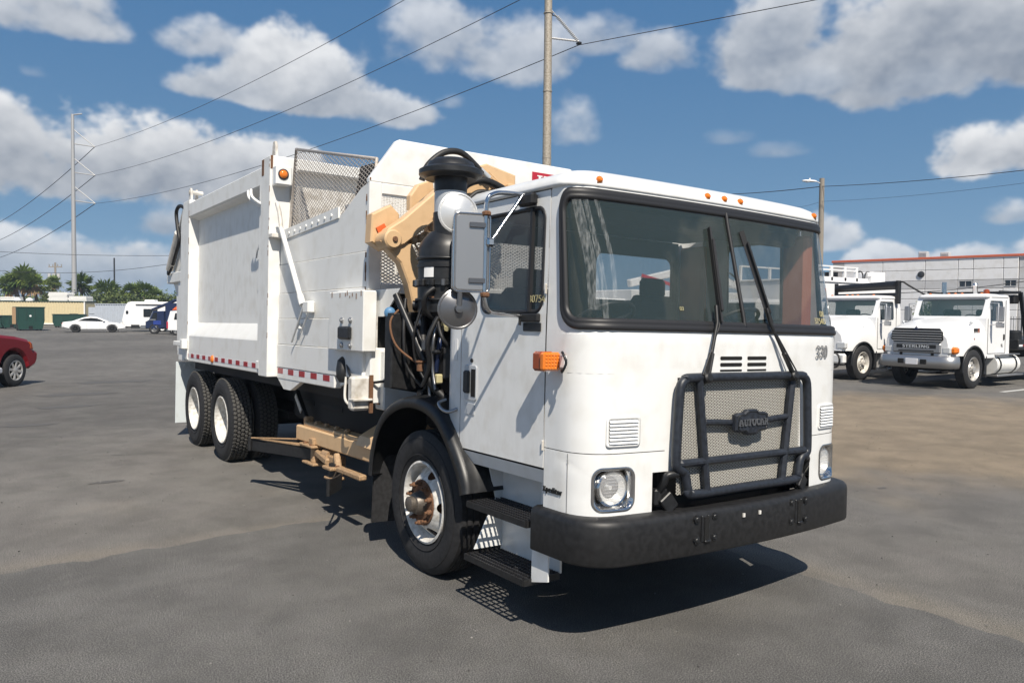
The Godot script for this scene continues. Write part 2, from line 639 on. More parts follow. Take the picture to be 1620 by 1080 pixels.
func materials() -> void:
	var grime := noise_tex(512, 0.012, 5, Color(0.965, 0.96, 0.95), Color(1, 1, 1), 0.15, 0.5, FastNoiseLite.TYPE_SIMPLEX_SMOOTH, 3)
	var mottled := noise_tex(512, 0.03, 5, Color(0.80, 0.78, 0.75), Color(1, 1, 1), 0.2, 0.6, FastNoiseLite.TYPE_SIMPLEX_SMOOTH, 9)
	var dusty := noise_tex(512, 0.02, 5, Color(1, 1, 1), Color(0.7, 0.7, 0.7), 0.3, 0.8, FastNoiseLite.TYPE_SIMPLEX_SMOOTH, 21)
	var m := mat("white_paint", 0.78, 0.785, 0.775, 0.32, 0.0, grime, 0.7)
	m.clearcoat_enabled = true
	m.clearcoat = 0.35
	m.clearcoat_roughness = 0.15
	mat("white_steel", 0.76, 0.76, 0.74, 0.45, 0.0, grime, 0.55)
	mat("worn_white", 0.66, 0.64, 0.6, 0.55, 0.0, mottled, 0.45)
	mat("tan_paint", 0.62, 0.42, 0.235, 0.45, 0.0, grime, 1.1)
	mat("worn_tan", 0.40, 0.265, 0.15, 0.6, 0.0, mottled, 2.2)
	mat("rust", 0.17, 0.085, 0.045, 0.9, 0.0, mottled, 6.0)
	mat("rubber", 0.021, 0.021, 0.023, 0.75, 0.0, dusty, 2.0)
	mat("gasket", 0.018, 0.018, 0.02, 0.5)
	mat("black_plastic", 0.017, 0.018, 0.02, 0.42, 0.0, dusty, 1.5)
	mat("black_steel", 0.016, 0.016, 0.017, 0.5, 0.0, dusty, 1.8)
	mat("dark_chassis", 0.012, 0.012, 0.013, 0.7)
	mat("step_metal", 0.07, 0.07, 0.075, 0.4, 0.6)
	mat("dark_hole", 0.004, 0.004, 0.004, 0.9)
	mat("guard_paint", 0.022, 0.027, 0.038, 0.45, 0.0, dusty, 2.5)
	mat("mesh_metal", 0.44, 0.425, 0.385, 0.5, 0.1)
	mat("screen_metal", 0.55, 0.50, 0.45, 0.55, 0.1, mottled, 3.0)
	mat("bright_steel", 0.74, 0.74, 0.73, 0.3, 0.55)
	mat("dull_steel", 0.20, 0.20, 0.205, 0.3, 0.8)
	mat("tread_rubber", 0.062, 0.06, 0.056, 0.85)
	mat("rim_white", 0.70, 0.69, 0.66, 0.65, 0.0, mottled, 1.2)
	mat("greasy", 0.16, 0.14, 0.12, 0.45, 0.5, mottled, 5.0)
	mat("chrome", 0.62, 0.62, 0.62, 0.12, 1.0)
	mat("brushed", 0.42, 0.42, 0.42, 0.38, 0.85)
	mat("galvanised", 0.55, 0.57, 0.59, 0.5, 0.4)
	mat("reflector", 0.82, 0.82, 0.80, 0.3, 0.45)
	lamp_lens("amber", 0.75, 0.19, 0.012)
	lamp_lens("dark_amber", 0.28, 0.05, 0.008)
	lamp_lens("red_lens", 0.4, 0.015, 0.012)
	mat("red_tape", 0.33, 0.02, 0.025, 0.4)
	mat("white_tape", 0.72, 0.72, 0.74, 0.4)
	mat("red_print", 0.42, 0.02, 0.04, 0.5)
	mat("print_white", 0.75, 0.75, 0.75, 0.6)
	mat("print_grey", 0.22, 0.22, 0.22, 0.6)
	mat("badge_grey", 0.085, 0.09, 0.10, 0.4)
	mat("yellow_marker", 0.45, 0.40, 0.22, 0.7)
	glass("windscreen", 0.030, 0.058, 0.058, 0.36)
	glass("side_glass", 0.045, 0.065, 0.075, 0.5)
	glass("cab_glass", 0.075, 0.13, 0.13, 0.36)
	glass("lamp_glass", 0.8, 0.8, 0.8, 0.18, 0.05)
	var dust := mat("dust_film", 0.55, 0.55, 0.52, 0.9, 0.0, noise_tex(512, 0.25, 3, Color(1, 1, 1, 0.0), Color(1, 1, 1, 0.075), 0.3, 0.9, FastNoiseLite.TYPE_SIMPLEX_SMOOTH, 61), 1.6)
	dust.transparency = BaseMaterial3D.TRANSPARENCY_ALPHA
	var run := mat("dust_run", 0.7, 0.72, 0.72, 0.9, 0.0, noise_tex(256, 0.03, 5, Color(1, 1, 1, 0.0), Color(1, 1, 1, 0.24), 0.3, 0.9, FastNoiseLite.TYPE_SIMPLEX_SMOOTH, 62), 1.0)
	run.transparency = BaseMaterial3D.TRANSPARENCY_ALPHA
	run.uv1_scale = Vector3(9, 1.3, 9)
	var film := mat("road_film", 0.34, 0.29, 0.23, 0.9, 0.0, noise_tex(512, 0.012, 6, Color(1, 1, 1, 0.0), Color(1, 1, 1, 0.05), 0.35, 0.9, FastNoiseLite.TYPE_SIMPLEX_SMOOTH, 63, 0.0, 0.6), 0.8)
	film.transparency = BaseMaterial3D.TRANSPARENCY_ALPHA
	film.uv1_scale = Vector3(1.6, 0.5, 1.6)
	mat("dark_glass", 0.012, 0.016, 0.02, 0.04)
	mat("cab_trim", 0.045, 0.032, 0.027, 0.8)
	mat("cab_pillar", 0.42, 0.135, 0.075, 0.7)
	mat("seat_cloth", 0.03, 0.032, 0.035, 0.9)
	mat("hose", 0.012, 0.012, 0.013, 0.55)
	mat("blue_plastic", 0.08, 0.20, 0.36, 0.5)
	mat("orange_paint", 0.65, 0.12, 0.03, 0.45)
	mat("flap_white", 0.58, 0.63, 0.65, 0.6, 0.0, grime, 0.8)
	# yard
	mat("car_white", 0.8, 0.8, 0.8, 0.25)
	var red := mat("car_red", 0.17, 0.006, 0.012, 0.4)
	red.metallic_specular = 0.4
	mat("alloy", 0.55, 0.53, 0.5, 0.38, 0.55)
	mat("green_steel", 0.007, 0.050, 0.038, 0.5, 0.0, mottled, 0.6)
	mat("green_dark", 0.005, 0.036, 0.028, 0.6)
	mat("beige_sheet", 0.62, 0.53, 0.33, 0.5, 0.0, grime, 0.3)
	mat("grey_sheet", 0.42, 0.46, 0.52, 0.5, 0.0, grime, 0.3)
	mat("foam_white", 0.8, 0.79, 0.76, 0.7)
	mat("blue_paint", 0.012, 0.022, 0.065, 0.35)
	mat("bright_blue", 0.02, 0.045, 0.24, 0.4)
	mat("concrete", 0.36, 0.35, 0.33, 0.85, 0.0, mottled, 0.7)
	mat("pole_steel", 0.40, 0.36, 0.30, 0.6, 0.2, mottled, 0.6)
	mat("mono_steel", 0.42, 0.42, 0.42, 0.5, 0.3)
	mat("wood", 0.30, 0.27, 0.23, 0.85, 0.0, mottled, 2.5)
	mat("cable", 0.03, 0.03, 0.033, 0.7)
	mat("porcelain", 0.5, 0.5, 0.5, 0.3)
	for k in 4:
		mat("wall_light_%d" % k, 0.70 + 0.012 * k, 0.70 + 0.012 * k, 0.71 + 0.012 * k, 0.8, 0.0, grime, 0.12)
	mat("wall_mid", 0.48, 0.48, 0.49, 0.8, 0.0, grime, 0.12)
	mat("wall_edge", 0.40, 0.38, 0.365, 0.8)
	mat("coping", 0.52, 0.11, 0.045, 0.6)
	mat("black_rail", 0.015, 0.015, 0.016, 0.5)
	mat("bark", 0.16, 0.10, 0.06, 0.9, 0.0, mottled, 2.0)
	for k in 3:
		var lf := mat("frond_%d" % k, [0.115, 0.16, 0.085][k], [0.17, 0.21, 0.14][k], [0.035, 0.035, 0.028][k], 0.55)
		lf.backlight_enabled = true
		lf.backlight = Color(0.12, 0.18, 0.05)
	mat("dead_frond", 0.33, 0.20, 0.09, 0.8)
	for k in 3:
		var lf := mat("leaf_%d" % k, [0.075, 0.11, 0.055][k], [0.105, 0.14, 0.08][k], [0.03, 0.034, 0.024][k], 0.6)
		lf.backlight_enabled = true
		lf.backlight = Color(0.1, 0.16, 0.04)
	mat("road_paint", 0.5, 0.5, 0.48, 0.8)


func ground() -> void:
	var grit := noise_tex(1024, 0.16, 3, Color(0.38, 0.38, 0.385), Color(1.0, 0.99, 0.975), 0.2, 0.8, FastNoiseLite.TYPE_SIMPLEX, 4, 0.0, 0.9)
	var bump := noise_tex(1024, 0.22, 3, Color.BLACK, Color.WHITE, 0, 1, FastNoiseLite.TYPE_SIMPLEX, 4, 4.0)
	var asphalt := mat("asphalt", 1, 1, 1, 0.88, 0.0, grit, 0.47, true)
	asphalt.vertex_color_use_as_albedo = true
	asphalt.detail_enabled = true
	asphalt.detail_blend_mode = BaseMaterial3D.BLEND_MODE_MUL
	asphalt.detail_uv_layer = BaseMaterial3D.DETAIL_UV_2
	asphalt.detail_albedo = noise_tex(1024, 0.010, 8, Color(0.88, 0.88, 0.88), Color(1, 1, 1), 0.22, 0.72, FastNoiseLite.TYPE_SIMPLEX_SMOOTH, 14, 0.0, 0.68)
	asphalt.uv2_triplanar = true
	asphalt.uv2_world_triplanar = true
	asphalt.uv2_scale = Vector3.ONE * 0.11
	asphalt.normal_enabled = true
	asphalt.normal_texture = bump
	asphalt.normal_scale = 0.35
	var blot := FastNoiseLite.new()
	blot.seed = 31
	blot.frequency = 0.11
	blot.fractal_octaves = 5
	var fine := FastNoiseLite.new()
	fine.seed = 77
	fine.frequency = 0.9
	fine.fractal_octaves = 4
	var streak := FastNoiseLite.new()
	streak.seed = 15
	streak.frequency = 0.25
	streak.fractal_octaves = 4
	var tint := func(x: float, z: float, fresh: bool) -> Color:
		var b := blot.get_noise_2d(x, z)
		var f := fine.get_noise_2d(x, z)
		var s := streak.get_noise_2d(x * 0.25 + z * 0.12, z - x * 0.15)
		var base := Vector3(0.318, 0.305, 0.284)
		if fresh:
			base = Vector3(0.246, 0.242, 0.233)
			return vec_color(base * (1.0 + b * 0.20 + f * 0.13 + s * 0.12))
		var v := base * (1.0 + b * 0.14 + f * 0.14 + s * 0.14)
		# dried sand spread over the yard to the right of the refuse truck
		var q := Vector2((x - 9.0) / 7.5, (z + 3.2) / 6.2)
		q = q.rotated(0.4)
		var sand := smoothstep(0.05, 0.6, 1.25 - q.length() + b * 0.6 + f * 0.25)
		v = v.lerp(Vector3(0.54, 0.43, 0.295) * (1.0 + f * 0.14 + s * 0.1), sand * 0.85)
		# dust swept up against the edge of the newer sheet
		var edge := minf(absf(z + 1.72) if x < 1.2 and x > -9.0 else 9.0, absf(x - 1.16) if z > -1.8 else 9.0)
		v = v.lerp(Vector3(0.42, 0.375, 0.30), (1.0 - smoothstep(0.02, 0.26, edge + 0.12 * f + 0.1 * b)) * 0.55)
		# darker resurfaced lanes across the yard
		var lane := smoothstep(0.05, 0.2, sin(z * 0.33 + x * 0.16 + b * 1.2)) * smoothstep(-5.0, -9.0, z)
		v *= 1.0 - 0.16 * lane
		var far := clampf((Vector2(x, z).length() - 70.0) / 60.0, 0.0, 1.0)
		v = v.lerp(Vector3(0.40, 0.36, 0.29), far * 0.5)
		return vec_color(v)
	var st := SurfaceTool.new()
	st.begin(Mesh.PRIMITIVE_TRIANGLES)
	var n := 300
	var at := func(i: int) -> float: return sinh((float(i) / n - 0.5) * 2.0 * 5.6) / sinh(5.6) * 900.0
	for i in n + 1:
		for j in n + 1:
			var x: float = at.call(i) + 1.0
			var z: float = at.call(j) + 0.5
			st.set_color(tint.call(x, z, false))
			st.set_normal(Vector3.UP)
			st.add_vertex(Vector3(x, 0, z))
	for i in n:
		for j in n:
			var a := i * (n + 1) + j
			for k in [a, a + n + 1, a + 1, a + 1, a + n + 1, a + n + 2]:
				st.add_index(k)
	var o := MeshInstance3D.new()
	o.name = "ground"
	o.mesh = st.commit()
	o.material_override = asphalt
	add_child(setting(o))
	# the newer, darker sheet of asphalt under the truck's nose, with a ragged edge
	st = SurfaceTool.new()
	st.begin(Mesh.PRIMITIVE_TRIANGLES)
	var nu := 210
	var nv := 240
	var ragged := func(s: float) -> float: return fine.get_noise_1d(s * 1.7) * 0.12 + fine.get_noise_1d(s * 9.0 + 50.0) * 0.035
	for i in nu + 1:
		for j in nv + 1:
			var u := 1.0 - pow(1.0 - float(i) / nu, 1.8)
			var v := pow(float(j) / nv, 1.8)
			var x0 := lerpf(-19.0, 1.0, u)
			var z0 := lerpf(-1.62, 20.0, v)
			var back: float = -1.62 - 0.03 * (1.0 - x0) + ragged.call(x0) + 0.10 * sin(x0 * 1.3)
			var right: float = 1.0 + 0.02 * (z0 + 1.62) + ragged.call(z0 + 70.0)
			var p := Vector2(lerpf(-19.0, right, u), lerpf(back, 20.0, v))
			st.set_color(tint.call(p.x, p.y, true))
			st.set_normal(Vector3.UP)
			st.add_vertex(Vector3(p.x, -0.002 if i == nu or j == 0 else 0.004, p.y))
	for i in nu:
		for j in nv:
			var a := i * (nv + 1) + j
			for k in [a, a + nv + 1, a + 1, a + 1, a + nv + 1, a + nv + 2]:
				st.add_index(k)
	o = MeshInstance3D.new()
	o.name = "asphalt_patch"
	o.mesh = st.commit()
	o.material_override = asphalt
	add_child(setting(o))
	# painted bay line by the parked trucks
	var g := Geo.new()
	g.span(Vector3(17.9, 0.001, -4.25), Vector3(24.0, 0.005, -4.13))
	o = part(self, "bay_line", g, mats.road_paint)
	setting(o)
	# grit lying on the asphalt
	var peb := Geo.new()
	peb.box(Vector3.ZERO, Vector3(0.014, 0.008, 0.012), 0.003)
	var mm := MultiMesh.new()
	mm.transform_format = MultiMesh.TRANSFORM_3D
	mm.use_colors = true
	mm.mesh = mesh_of(peb)
	mm.instance_count = 1500
	for i in 1500:
		var p := Vector3(rng.randf_range(-7, 9), 0.006, rng.randf_range(-9, 5.5))
		mm.set_instance_transform(i, Transform3D(Basis(Vector3.UP, rng.randf() * TAU).scaled(Vector3.ONE * rng.randf_range(0.25, 1.0)), p))
		var v := rng.randf_range(0.03, 0.26)
		mm.set_instance_color(i, Color(v, v * 0.96, v * 0.9).linear_to_srgb())
	var mi := MultiMeshInstance3D.new()
	mi.name = "loose_grit"
	mi.multimesh = mm
	var pm := mat("grit_stone", 1, 1, 1, 0.9)
	pm.vertex_color_use_as_albedo = true
	pm.vertex_color_is_srgb = true
	mi.material_override = pm
	tag(mi, "small grit and stone chips scattered over the yard asphalt", "grit")
	mi.set_meta("kind", "stuff")
	add_child(mi)
	# hairline cracks wandering over the older asphalt
	var crack := mat("crack_dark", 0.05, 0.048, 0.045, 0.95)
	var kr := RandomNumberGenerator.new()
	kr.seed = 19
	for c in [[-2.6, -6.5, 0.3, 6.0], [-5.5, -9.0, 0.1, 9.0], [6.0, -8.0, 0.4, 7.0]]:
		var cg := Geo.new()
		var q := Vector2(c[0], c[1])
		var dir: float = c[2]
		var run := 0.0
		while run < c[3]:
			dir += kr.randf_range(-0.35, 0.35)
			dir = lerpf(dir, c[2], 0.15)
			var nx := q + Vector2(cos(dir), sin(dir)) * 0.12
			var sd := Vector2(-sin(dir), cos(dir)) * kr.randf_range(0.002, 0.006)
			cg.quad(Vector3(q.x - sd.x, 0.0042, q.y - sd.y), Vector3(q.x + sd.x, 0.0042, q.y + sd.y), Vector3(nx.x + sd.x, 0.0042, nx.y + sd.y), Vector3(nx.x - sd.x, 0.0042, nx.y - sd.y))
			q = nx
			run += 0.12
		setting(part(self, "asphalt_crack", cg, crack))
	# flattened scraps and oil marks on the yard
	var marks := [[-0.6, 2.3, 0.12], [-0.2, 2.05, 0.07], [5.5, -9.5, 0.5], [8.0, -12.0, 0.7], [-2.2, -12.5, 0.5], [-3.0, -10.0, 0.4], [-1.8, -15.0, 0.8], [-0.6, -18.0, 0.9], [-2.6, -4.6, 0.16], [-4.6, -7.4, 0.3], [9.4, -8.6, 0.6], [10.5, -9.2, 0.35], [3.4, -0.4, 0.1], [4.4, 0.3, 0.07], [13.0, -12.0, 0.7]]
	var stain := mat("oil_stain", 0.09, 0.085, 0.078, 0.7)
	for k in marks:
		var sg := Geo.new()
		var ring := PackedVector3Array()
		var c := Vector3(k[0], 0.0035, k[1])
		for j in 20:
			var a := TAU * j / 20
			ring.append(c + Vector3(cos(a) * k[2], 0, sin(a) * k[2] * 0.4) * (1.0 + 0.5 * fine.get_noise_2d(k[0] * 9 + cos(a) * 3, k[1] * 9 + sin(a) * 3)))
		for j in 20:
			sg.tri(c, ring[j], ring[(j + 1) % 20])
		setting(part(self, "oil_stain", sg, stain))


func vec_color(v: Vector3) -> Color:
	return Color(v.x, v.y, v.z)


# ---- the grey warehouse beyond the fence ----

func warehouse() -> void:
	var w := thing("warehouse", "long grey precast warehouse with orange coping and small dark windows", "warehouse", Vector3(102, 0, -61.3), -1.372)
	var joints := [-1.62, 0.0, 5.4, 10.94, 14.95, 16.73, 20.17, 21.84]
	var levels := [0.0, 2.9, 4.4, 5.72, 6.85, 8.28, 9.72]
	var rr := RandomNumberGenerator.new()
	rr.seed = 2
	for i in joints.size() - 1:
		for j in levels.size() - 1:
			var x0: float = joints[i]
			var x1: float = joints[i + 1]
			var y0: float = levels[j]
			var y1: float = levels[j + 1]
			var m: Material = mats["wall_light_%d" % rr.randi_range(0, 3)]
			if i == 0:
				m = mats.wall_edge
			elif j in [3, 4] and y1 < 7.0:
				m = mats.wall_mid
			var wins := []
			if j == 3 and i in [4, 6]:
				wins = [[15.1, 16.6], [20.35, 21.75]][0 if i == 4 else 1]
			var g := Geo.new()
			var back := -0.25
			if wins.size():
				holed(g, rrect(maxf(wins[0], x0 + 0.1), minf(wins[1], x1 - 0.1), 5.98, 6.72, 0.01, 1, 3), x0 + 0.03, x1 - 0.03, y0 + 0.03, y1 - 0.03, func(a, b): return Vector3(a, b, 0), 1)
			else:
				g.span(Vector3(x0 + 0.03, y0 + 0.03, back), Vector3(x1 - 0.03, y1 - 0.03, 0.0), 0.03)
			part(w, "wall_panel", g, m)
	var g := Geo.new()
	g.span(Vector3(-1.6, 0, -30), Vector3(21.84, 9.7, -0.24))
	part(w, "wall_core", g, mats.wall_edge)
	# the next bay, set back
	for j in levels.size() - 1:
		g = Geo.new()
		g.span(Vector3(21.9, levels[j] + 0.03, -0.45), Vector3(34.0, levels[j + 1] - 0.03, -0.2), 0.03)
		part(w, "wall_panel", g, mats.wall_mid)
	g = Geo.new()
	g.span(Vector3(21.86, 0, -30), Vector3(34, 9.7, -0.43))
	part(w, "wall_core", g, mats.wall_edge)
	for k in [[-1.75, 21.95, 0.14], [21.96, 34.1, 0.06]]:
		g = Geo.new()
		g.span(Vector3(k[0], 9.74, -0.6 + k[2]), Vector3(k[1], 10.06, k[2]), 0.04)
		part(w, "coping", g, mats.coping)
	for k in [[15.1, 16.6], [20.35, 21.65]]:
		g = Geo.new()
		g.span(Vector3(k[0], 6.0, -0.16), Vector3(k[1], 6.7, -0.14))
		var win := part(w, "window", g, mats.dark_glass)
		g = Geo.new()
		for x in [k[0] + 0.02, (k[0] + k[1]) / 2.0, k[1] - 0.02]:
			g.span(Vector3(x - 0.03, 6.0, -0.14), Vector3(x + 0.03, 6.7, -0.06))
		g.span(Vector3(k[0], 5.94, -0.1), Vector3(k[1], 6.0, 0.06))
		part(win, "frame", g, mats.wall_mid)
	g = Geo.new()
	g.lathe([[0.45, 0], [0.42, 0.16], [0.2, 0.24], [0.001, 0.25]], 18, Transform3D(Geo.along(Vector3.BACK), Vector3(10.44, 7.73, 0.0)))
	part(w, "round_vent", g, mats.black_rail)
	for x in [10.14, 12.9]:
		g = Geo.new()
		var s := 1.0 if x < 11 else 0.75
		g.box(Vector3(x, 10.06 + 0.45 * s, -2.0), Vector3(1.1, 0.95 * s, 1.1), 0.06)
		for k in 5:
			g.box(Vector3(x, 9.9 + 0.2 * s + k * 0.15 * s, -1.42), Vector3(0.95, 0.05, 0.06))
		part(w, "roof_unit", g, mats.wall_mid)
	# fence, kerb and weeds in front of it
	var f := thing("rail_fence", "black metal picket fence on a pale kerb before the warehouse", "fence", Vector3(52, 0, -24.5), -1.372)
	g = Geo.new()
	g.span(Vector3(0, 0, -0.1), Vector3(16, 0.22, 0.12), 0.02)
	part(f, "kerb", g, mats.concrete)
	g = Geo.new()
	g.span(Vector3(0, 0.45, -0.02), Vector3(16, 0.50, 0.02))
	g.span(Vector3(0, 1.80, -0.02), Vector3(16, 1.85, 0.02))
	part(f, "rails", g, mats.black_rail)
	var pk := Geo.new()
	pk.span(Vector3(-0.012, 0.2, -0.012), Vector3(0.012, 2.0, 0.012))
	var first := part(f, "picket", pk, mats.black_rail)
	for i in range(1, 107):
		twin(first, f, Transform3D(Basis.IDENTITY, Vector3(i * 0.15, 0, 0)))
	for i in 8:
		g = Geo.new()
		g.span(Vector3(i * 2.2 - 0.035, 0, -0.035), Vector3(i * 2.2 + 0.035, 2.08, 0.035))
		part(f, "post", g, mats.black_rail)
	leafy("weedy_shrub", "tall pale green shrub growing at the black fence", "shrub", Vector3(49.8, 0, -22.3), 3.0, Vector3(0.9, 1.0, 0.9), 620, 0.20, 1, 8)
	leafy("weedy_shrub", "low yellowish weeds along the kerb right of the tall shrub", "shrub", Vector3(50.6, 0, -19.6), 1.5, Vector3(1.3, 0.7, 1.3), 520, 0.16, 1, 9)


# ---- poles and wires ----

func wire(label: String, a: Vector3, b: Vector3, sag: float, r: float, group := "") -> void:
	var pts := []
	for i in 33:
		var u := i / 32.0
		pts.append(a.lerp(b, u) - Vector3(0, sag * 4.0 * u * (1.0 - u), 0))
	var g := Geo.new()
	g.tube(pts, r, 6)
	var o := part(self, "power_line", g, mats.cable)
	tag(o, label, "power line", group)


func utility_lines() -> void:
	# tall pale pole behind the truck
	var p := thing("utility_pole", "tall slim brown steel pole rising behind the truck's cab", "utility pole", Vector3(22.62, 0, -29.45))
	var g := Geo.new()
	g.tube([Vector3(0, 0, 0), Vector3(0, 26, 0)], 0.27, 20, false, 0.185)
	part(p, "shaft", g, mats.pole_steel)
	g = Geo.new()
	for y in [10.4, 14.0, 18.2]:
		g.lathe([[0.25, -0.03], [0.25, 0.03]], 20, Transform3D(Basis.IDENTITY, Vector3(0, y, 0)))
	part(p, "joint_band", g, mats.pole_steel)
	var out := Vector3(1.35, 0, 1.0)
	for y in [16.65, 20.6, 24.5]:
		g = Geo.new()
		var tip := out + Vector3(0, y, 0)
		g.tube([Vector3(0.15, y + 0.22, 0.1), tip + Vector3(0, 0.05, 0)], 0.05, 8)
		for k in 9:
			g.disc(Vector3(0.15, y + 0.22, 0.1).lerp(tip + Vector3(0, 0.05, 0), 0.1 + k * 0.1), out.normalized(), 0.075, 0.04, 10)
		part(p, "post_insulator", g, mats.porcelain)
		g = Geo.new()
		var top := Vector3(0.15, y + 1.72, 0.1)
		g.tube([top, tip], 0.025, 6)
		for k in 18:
			var u := 0.22 + k * 0.042
			g.disc(top.lerp(tip, u), tip - top, 0.10, 0.035, 12, 0.01)
		part(p, "brace_insulator", g, mats.porcelain)
		g = Geo.new()
		g.tube([top, top + Vector3(0.05, -0.25, 0.0), top.lerp(tip, 0.2)], 0.035, 6)
		g.box(tip + Vector3(0, -0.06, 0), Vector3(0.2, 0.12, 0.3), 0.03)
		part(p, "clamp", g, mats.black_rail)
	# grey monopole far to the left
	var m := thing("transmission_pole", "slim grey transmission monopole with three side arms at far left", "utility pole", Vector3(9.8, 0, -120.7))
	g = Geo.new()
	g.tube([Vector3.ZERO, Vector3(0, 29, 0)], 0.36, 14, false, 0.2)
	g.tube([Vector3(0, 28.9, 0), Vector3(1.1, 29.1, 0.6)], 0.09, 6)
	part(m, "shaft", g, mats.mono_steel)
	var arm := Vector3(2.55, 0, 1.45)
	for y in [24.6, 20.64, 16.75]:
		g = Geo.new()
		g.tube([Vector3(0.1, y + 0.35, 0), arm + Vector3(0, y, 0)], 0.075, 6)
		g.tube([Vector3(0.1, y + 2.3, 0), arm + Vector3(0, y, 0)], 0.07, 6)
		part(m, "arm", g, mats.mono_steel)
	var ys := [24.6, 20.64, 16.75]
	var yb := [24.45, 20.55, 16.5]
	var which := ["top", "middle", "lowest"]
	for k in 3:
		var a := Vector3(9.8, 0, -120.7) + arm + Vector3(0, ys[k], 0)
		var b := Vector3(22.62, 0, -29.45) + out + Vector3(0, yb[k], 0)
		wire("%s of three lines rising from the monopole towards the tall pole" % which[k], a, b, 1.5, 0.022)
		wire("%s of the lines sloping down leftwards from the monopole" % which[k], a, Vector3(-3.0, ys[k] - 0.6, -290.0), 3.0, 0.05)
		wire("%s line continuing overhead to the right from the tall pole" % which[k], b, Vector3(56.6, yb[k], 55.0), 0.3, 0.02)
	# wood pole with a yard lamp
	var l := thing("lamp_pole", "weathered wooden pole with a white cobra-head lamp facing left", "street lamp", Vector3(32.97, 0, -19.45))
	g = Geo.new()
	g.tube([Vector3.ZERO, Vector3(0, 9.05, 0)], 0.165, 12, false, 0.125)
	part(l, "shaft", g, mats.wood)
	g = Geo.new()
	g.tube(smooth([Vector3(-0.05, 8.75, 0), Vector3(-0.22, 8.86, -0.12), Vector3(-0.36, 8.92, -0.22)]), 0.03, 7)
	part(l, "bracket", g, mats.galvanised)
	g = Geo.new()
	var ring := []
	for k in [[0.0, 0.05, 0.05], [0.12, 0.10, 0.075], [0.35, 0.16, 0.08], [0.6, 0.15, 0.07], [0.74, 0.07, 0.04]]:
		var r := PackedVector3Array()
		for j in 12:
			var a := TAU * j / 12
			r.append(Vector3(-0.26, 8.88, -0.16) + Vector3(-0.84, 0.03, -0.54) * k[0] + Vector3(-0.54, 0, 0.84) * cos(a) * k[1] + Vector3.UP * maxf(sin(a), -0.35) * k[2])
		ring.append(r)
	g.loft(ring, true, true, true)
	g.disc(Vector3(-0.55, 9.0, -0.35), Vector3.UP, 0.04, 0.1, 10)
	part(l, "lamp_head", g, mats.car_white)
	g = Geo.new()
	g.disc(Vector3(-0.64, 8.86, -0.40), Vector3.UP, 0.12, 0.05, 14)
	part(l, "lens", g, mats.reflector)
	wire("thin wire from the lamp pole running left behind the cab", Vector3(32.9, 8.62, -19.4), Vector3(52.3, 14.6, -53.8), 0.5, 0.022)
	wire("thin wire from the lamp pole running off to the right", Vector3(32.9, 8.62, -19.4), Vector3(30.9, 7.75, -7.4), 0.12, 0.016)
	for k in [[Vector3(32.9, 7.85, -19.4), Vector3(47.66, 10.18, -32.4), "twisted lower cable leaving the lamp pole to the left"], [Vector3(32.9, 7.85, -19.4), Vector3(30.89, 7.3, -7.37), "twisted lower cable leaving the lamp pole to the right"]]:
		wire(k[2], k[0], k[1], 0.15, 0.007)
	wire("sagging cable crossing in front of the warehouse wall", Vector3(38.81, 3.22, -19.97), Vector3(42.44, 4.2, -11.32), 0.25, 0.022)
	# small pole with transformers, and a thin mast
	var t := thing("distribution_pole", "wooden pole with crossarm and three pale transformers beyond the palms", "utility pole", Vector3(9.7, 0, -144.7), -0.615)
	g = Geo.new()
	g.tube([Vector3.ZERO, Vector3(0, 9.6, 0)], 0.2, 10, false, 0.15)
	part(t, "shaft", g, mats.wood)
	g = Geo.new()
	g.bar(Vector3(-1.1, 8.9, 0), Vector3(1.1, 8.9, 0), 0.14, 0.16)
	for x in [-1.0, -0.4, 0.4, 1.0]:
		g.tube([Vector3(x, 8.9, 0), Vector3(x, 9.35, 0)], 0.06, 6)
	part(t, "crossarm", g, mats.wood)
	for x in [-0.75, 0.0, 0.75]:
		g = Geo.new()
		g.tube([Vector3(x, 6.7, 0.4), Vector3(x, 7.8, 0.4)], 0.27, 10)
		part(t, "transformer", g, mats.porcelain)
	g = Geo.new()
	g.tube([Vector3.ZERO, Vector3(0, 11.8, 0)], 0.14, 8)
	tag(part(self, "thin_mast", g, mats.black_rail), "thin dark mast standing among the far palms", "mast")
	get_node("thin_mast").position = Vector3(21, 0, -161.6)
	wire("upper wire across the far trees at the left", Vector3(-3, 9.4, -117.2), Vector3(20.5, 8.9, -100.5), 0.3, 0.03, "")
	wire("lower sagging wire across the far trees at the left", Vector3(-3, 7.2, -117.1), Vector3(24.0, 9.2, -98.0), 1.5, 0.03)


# ---- plants ----

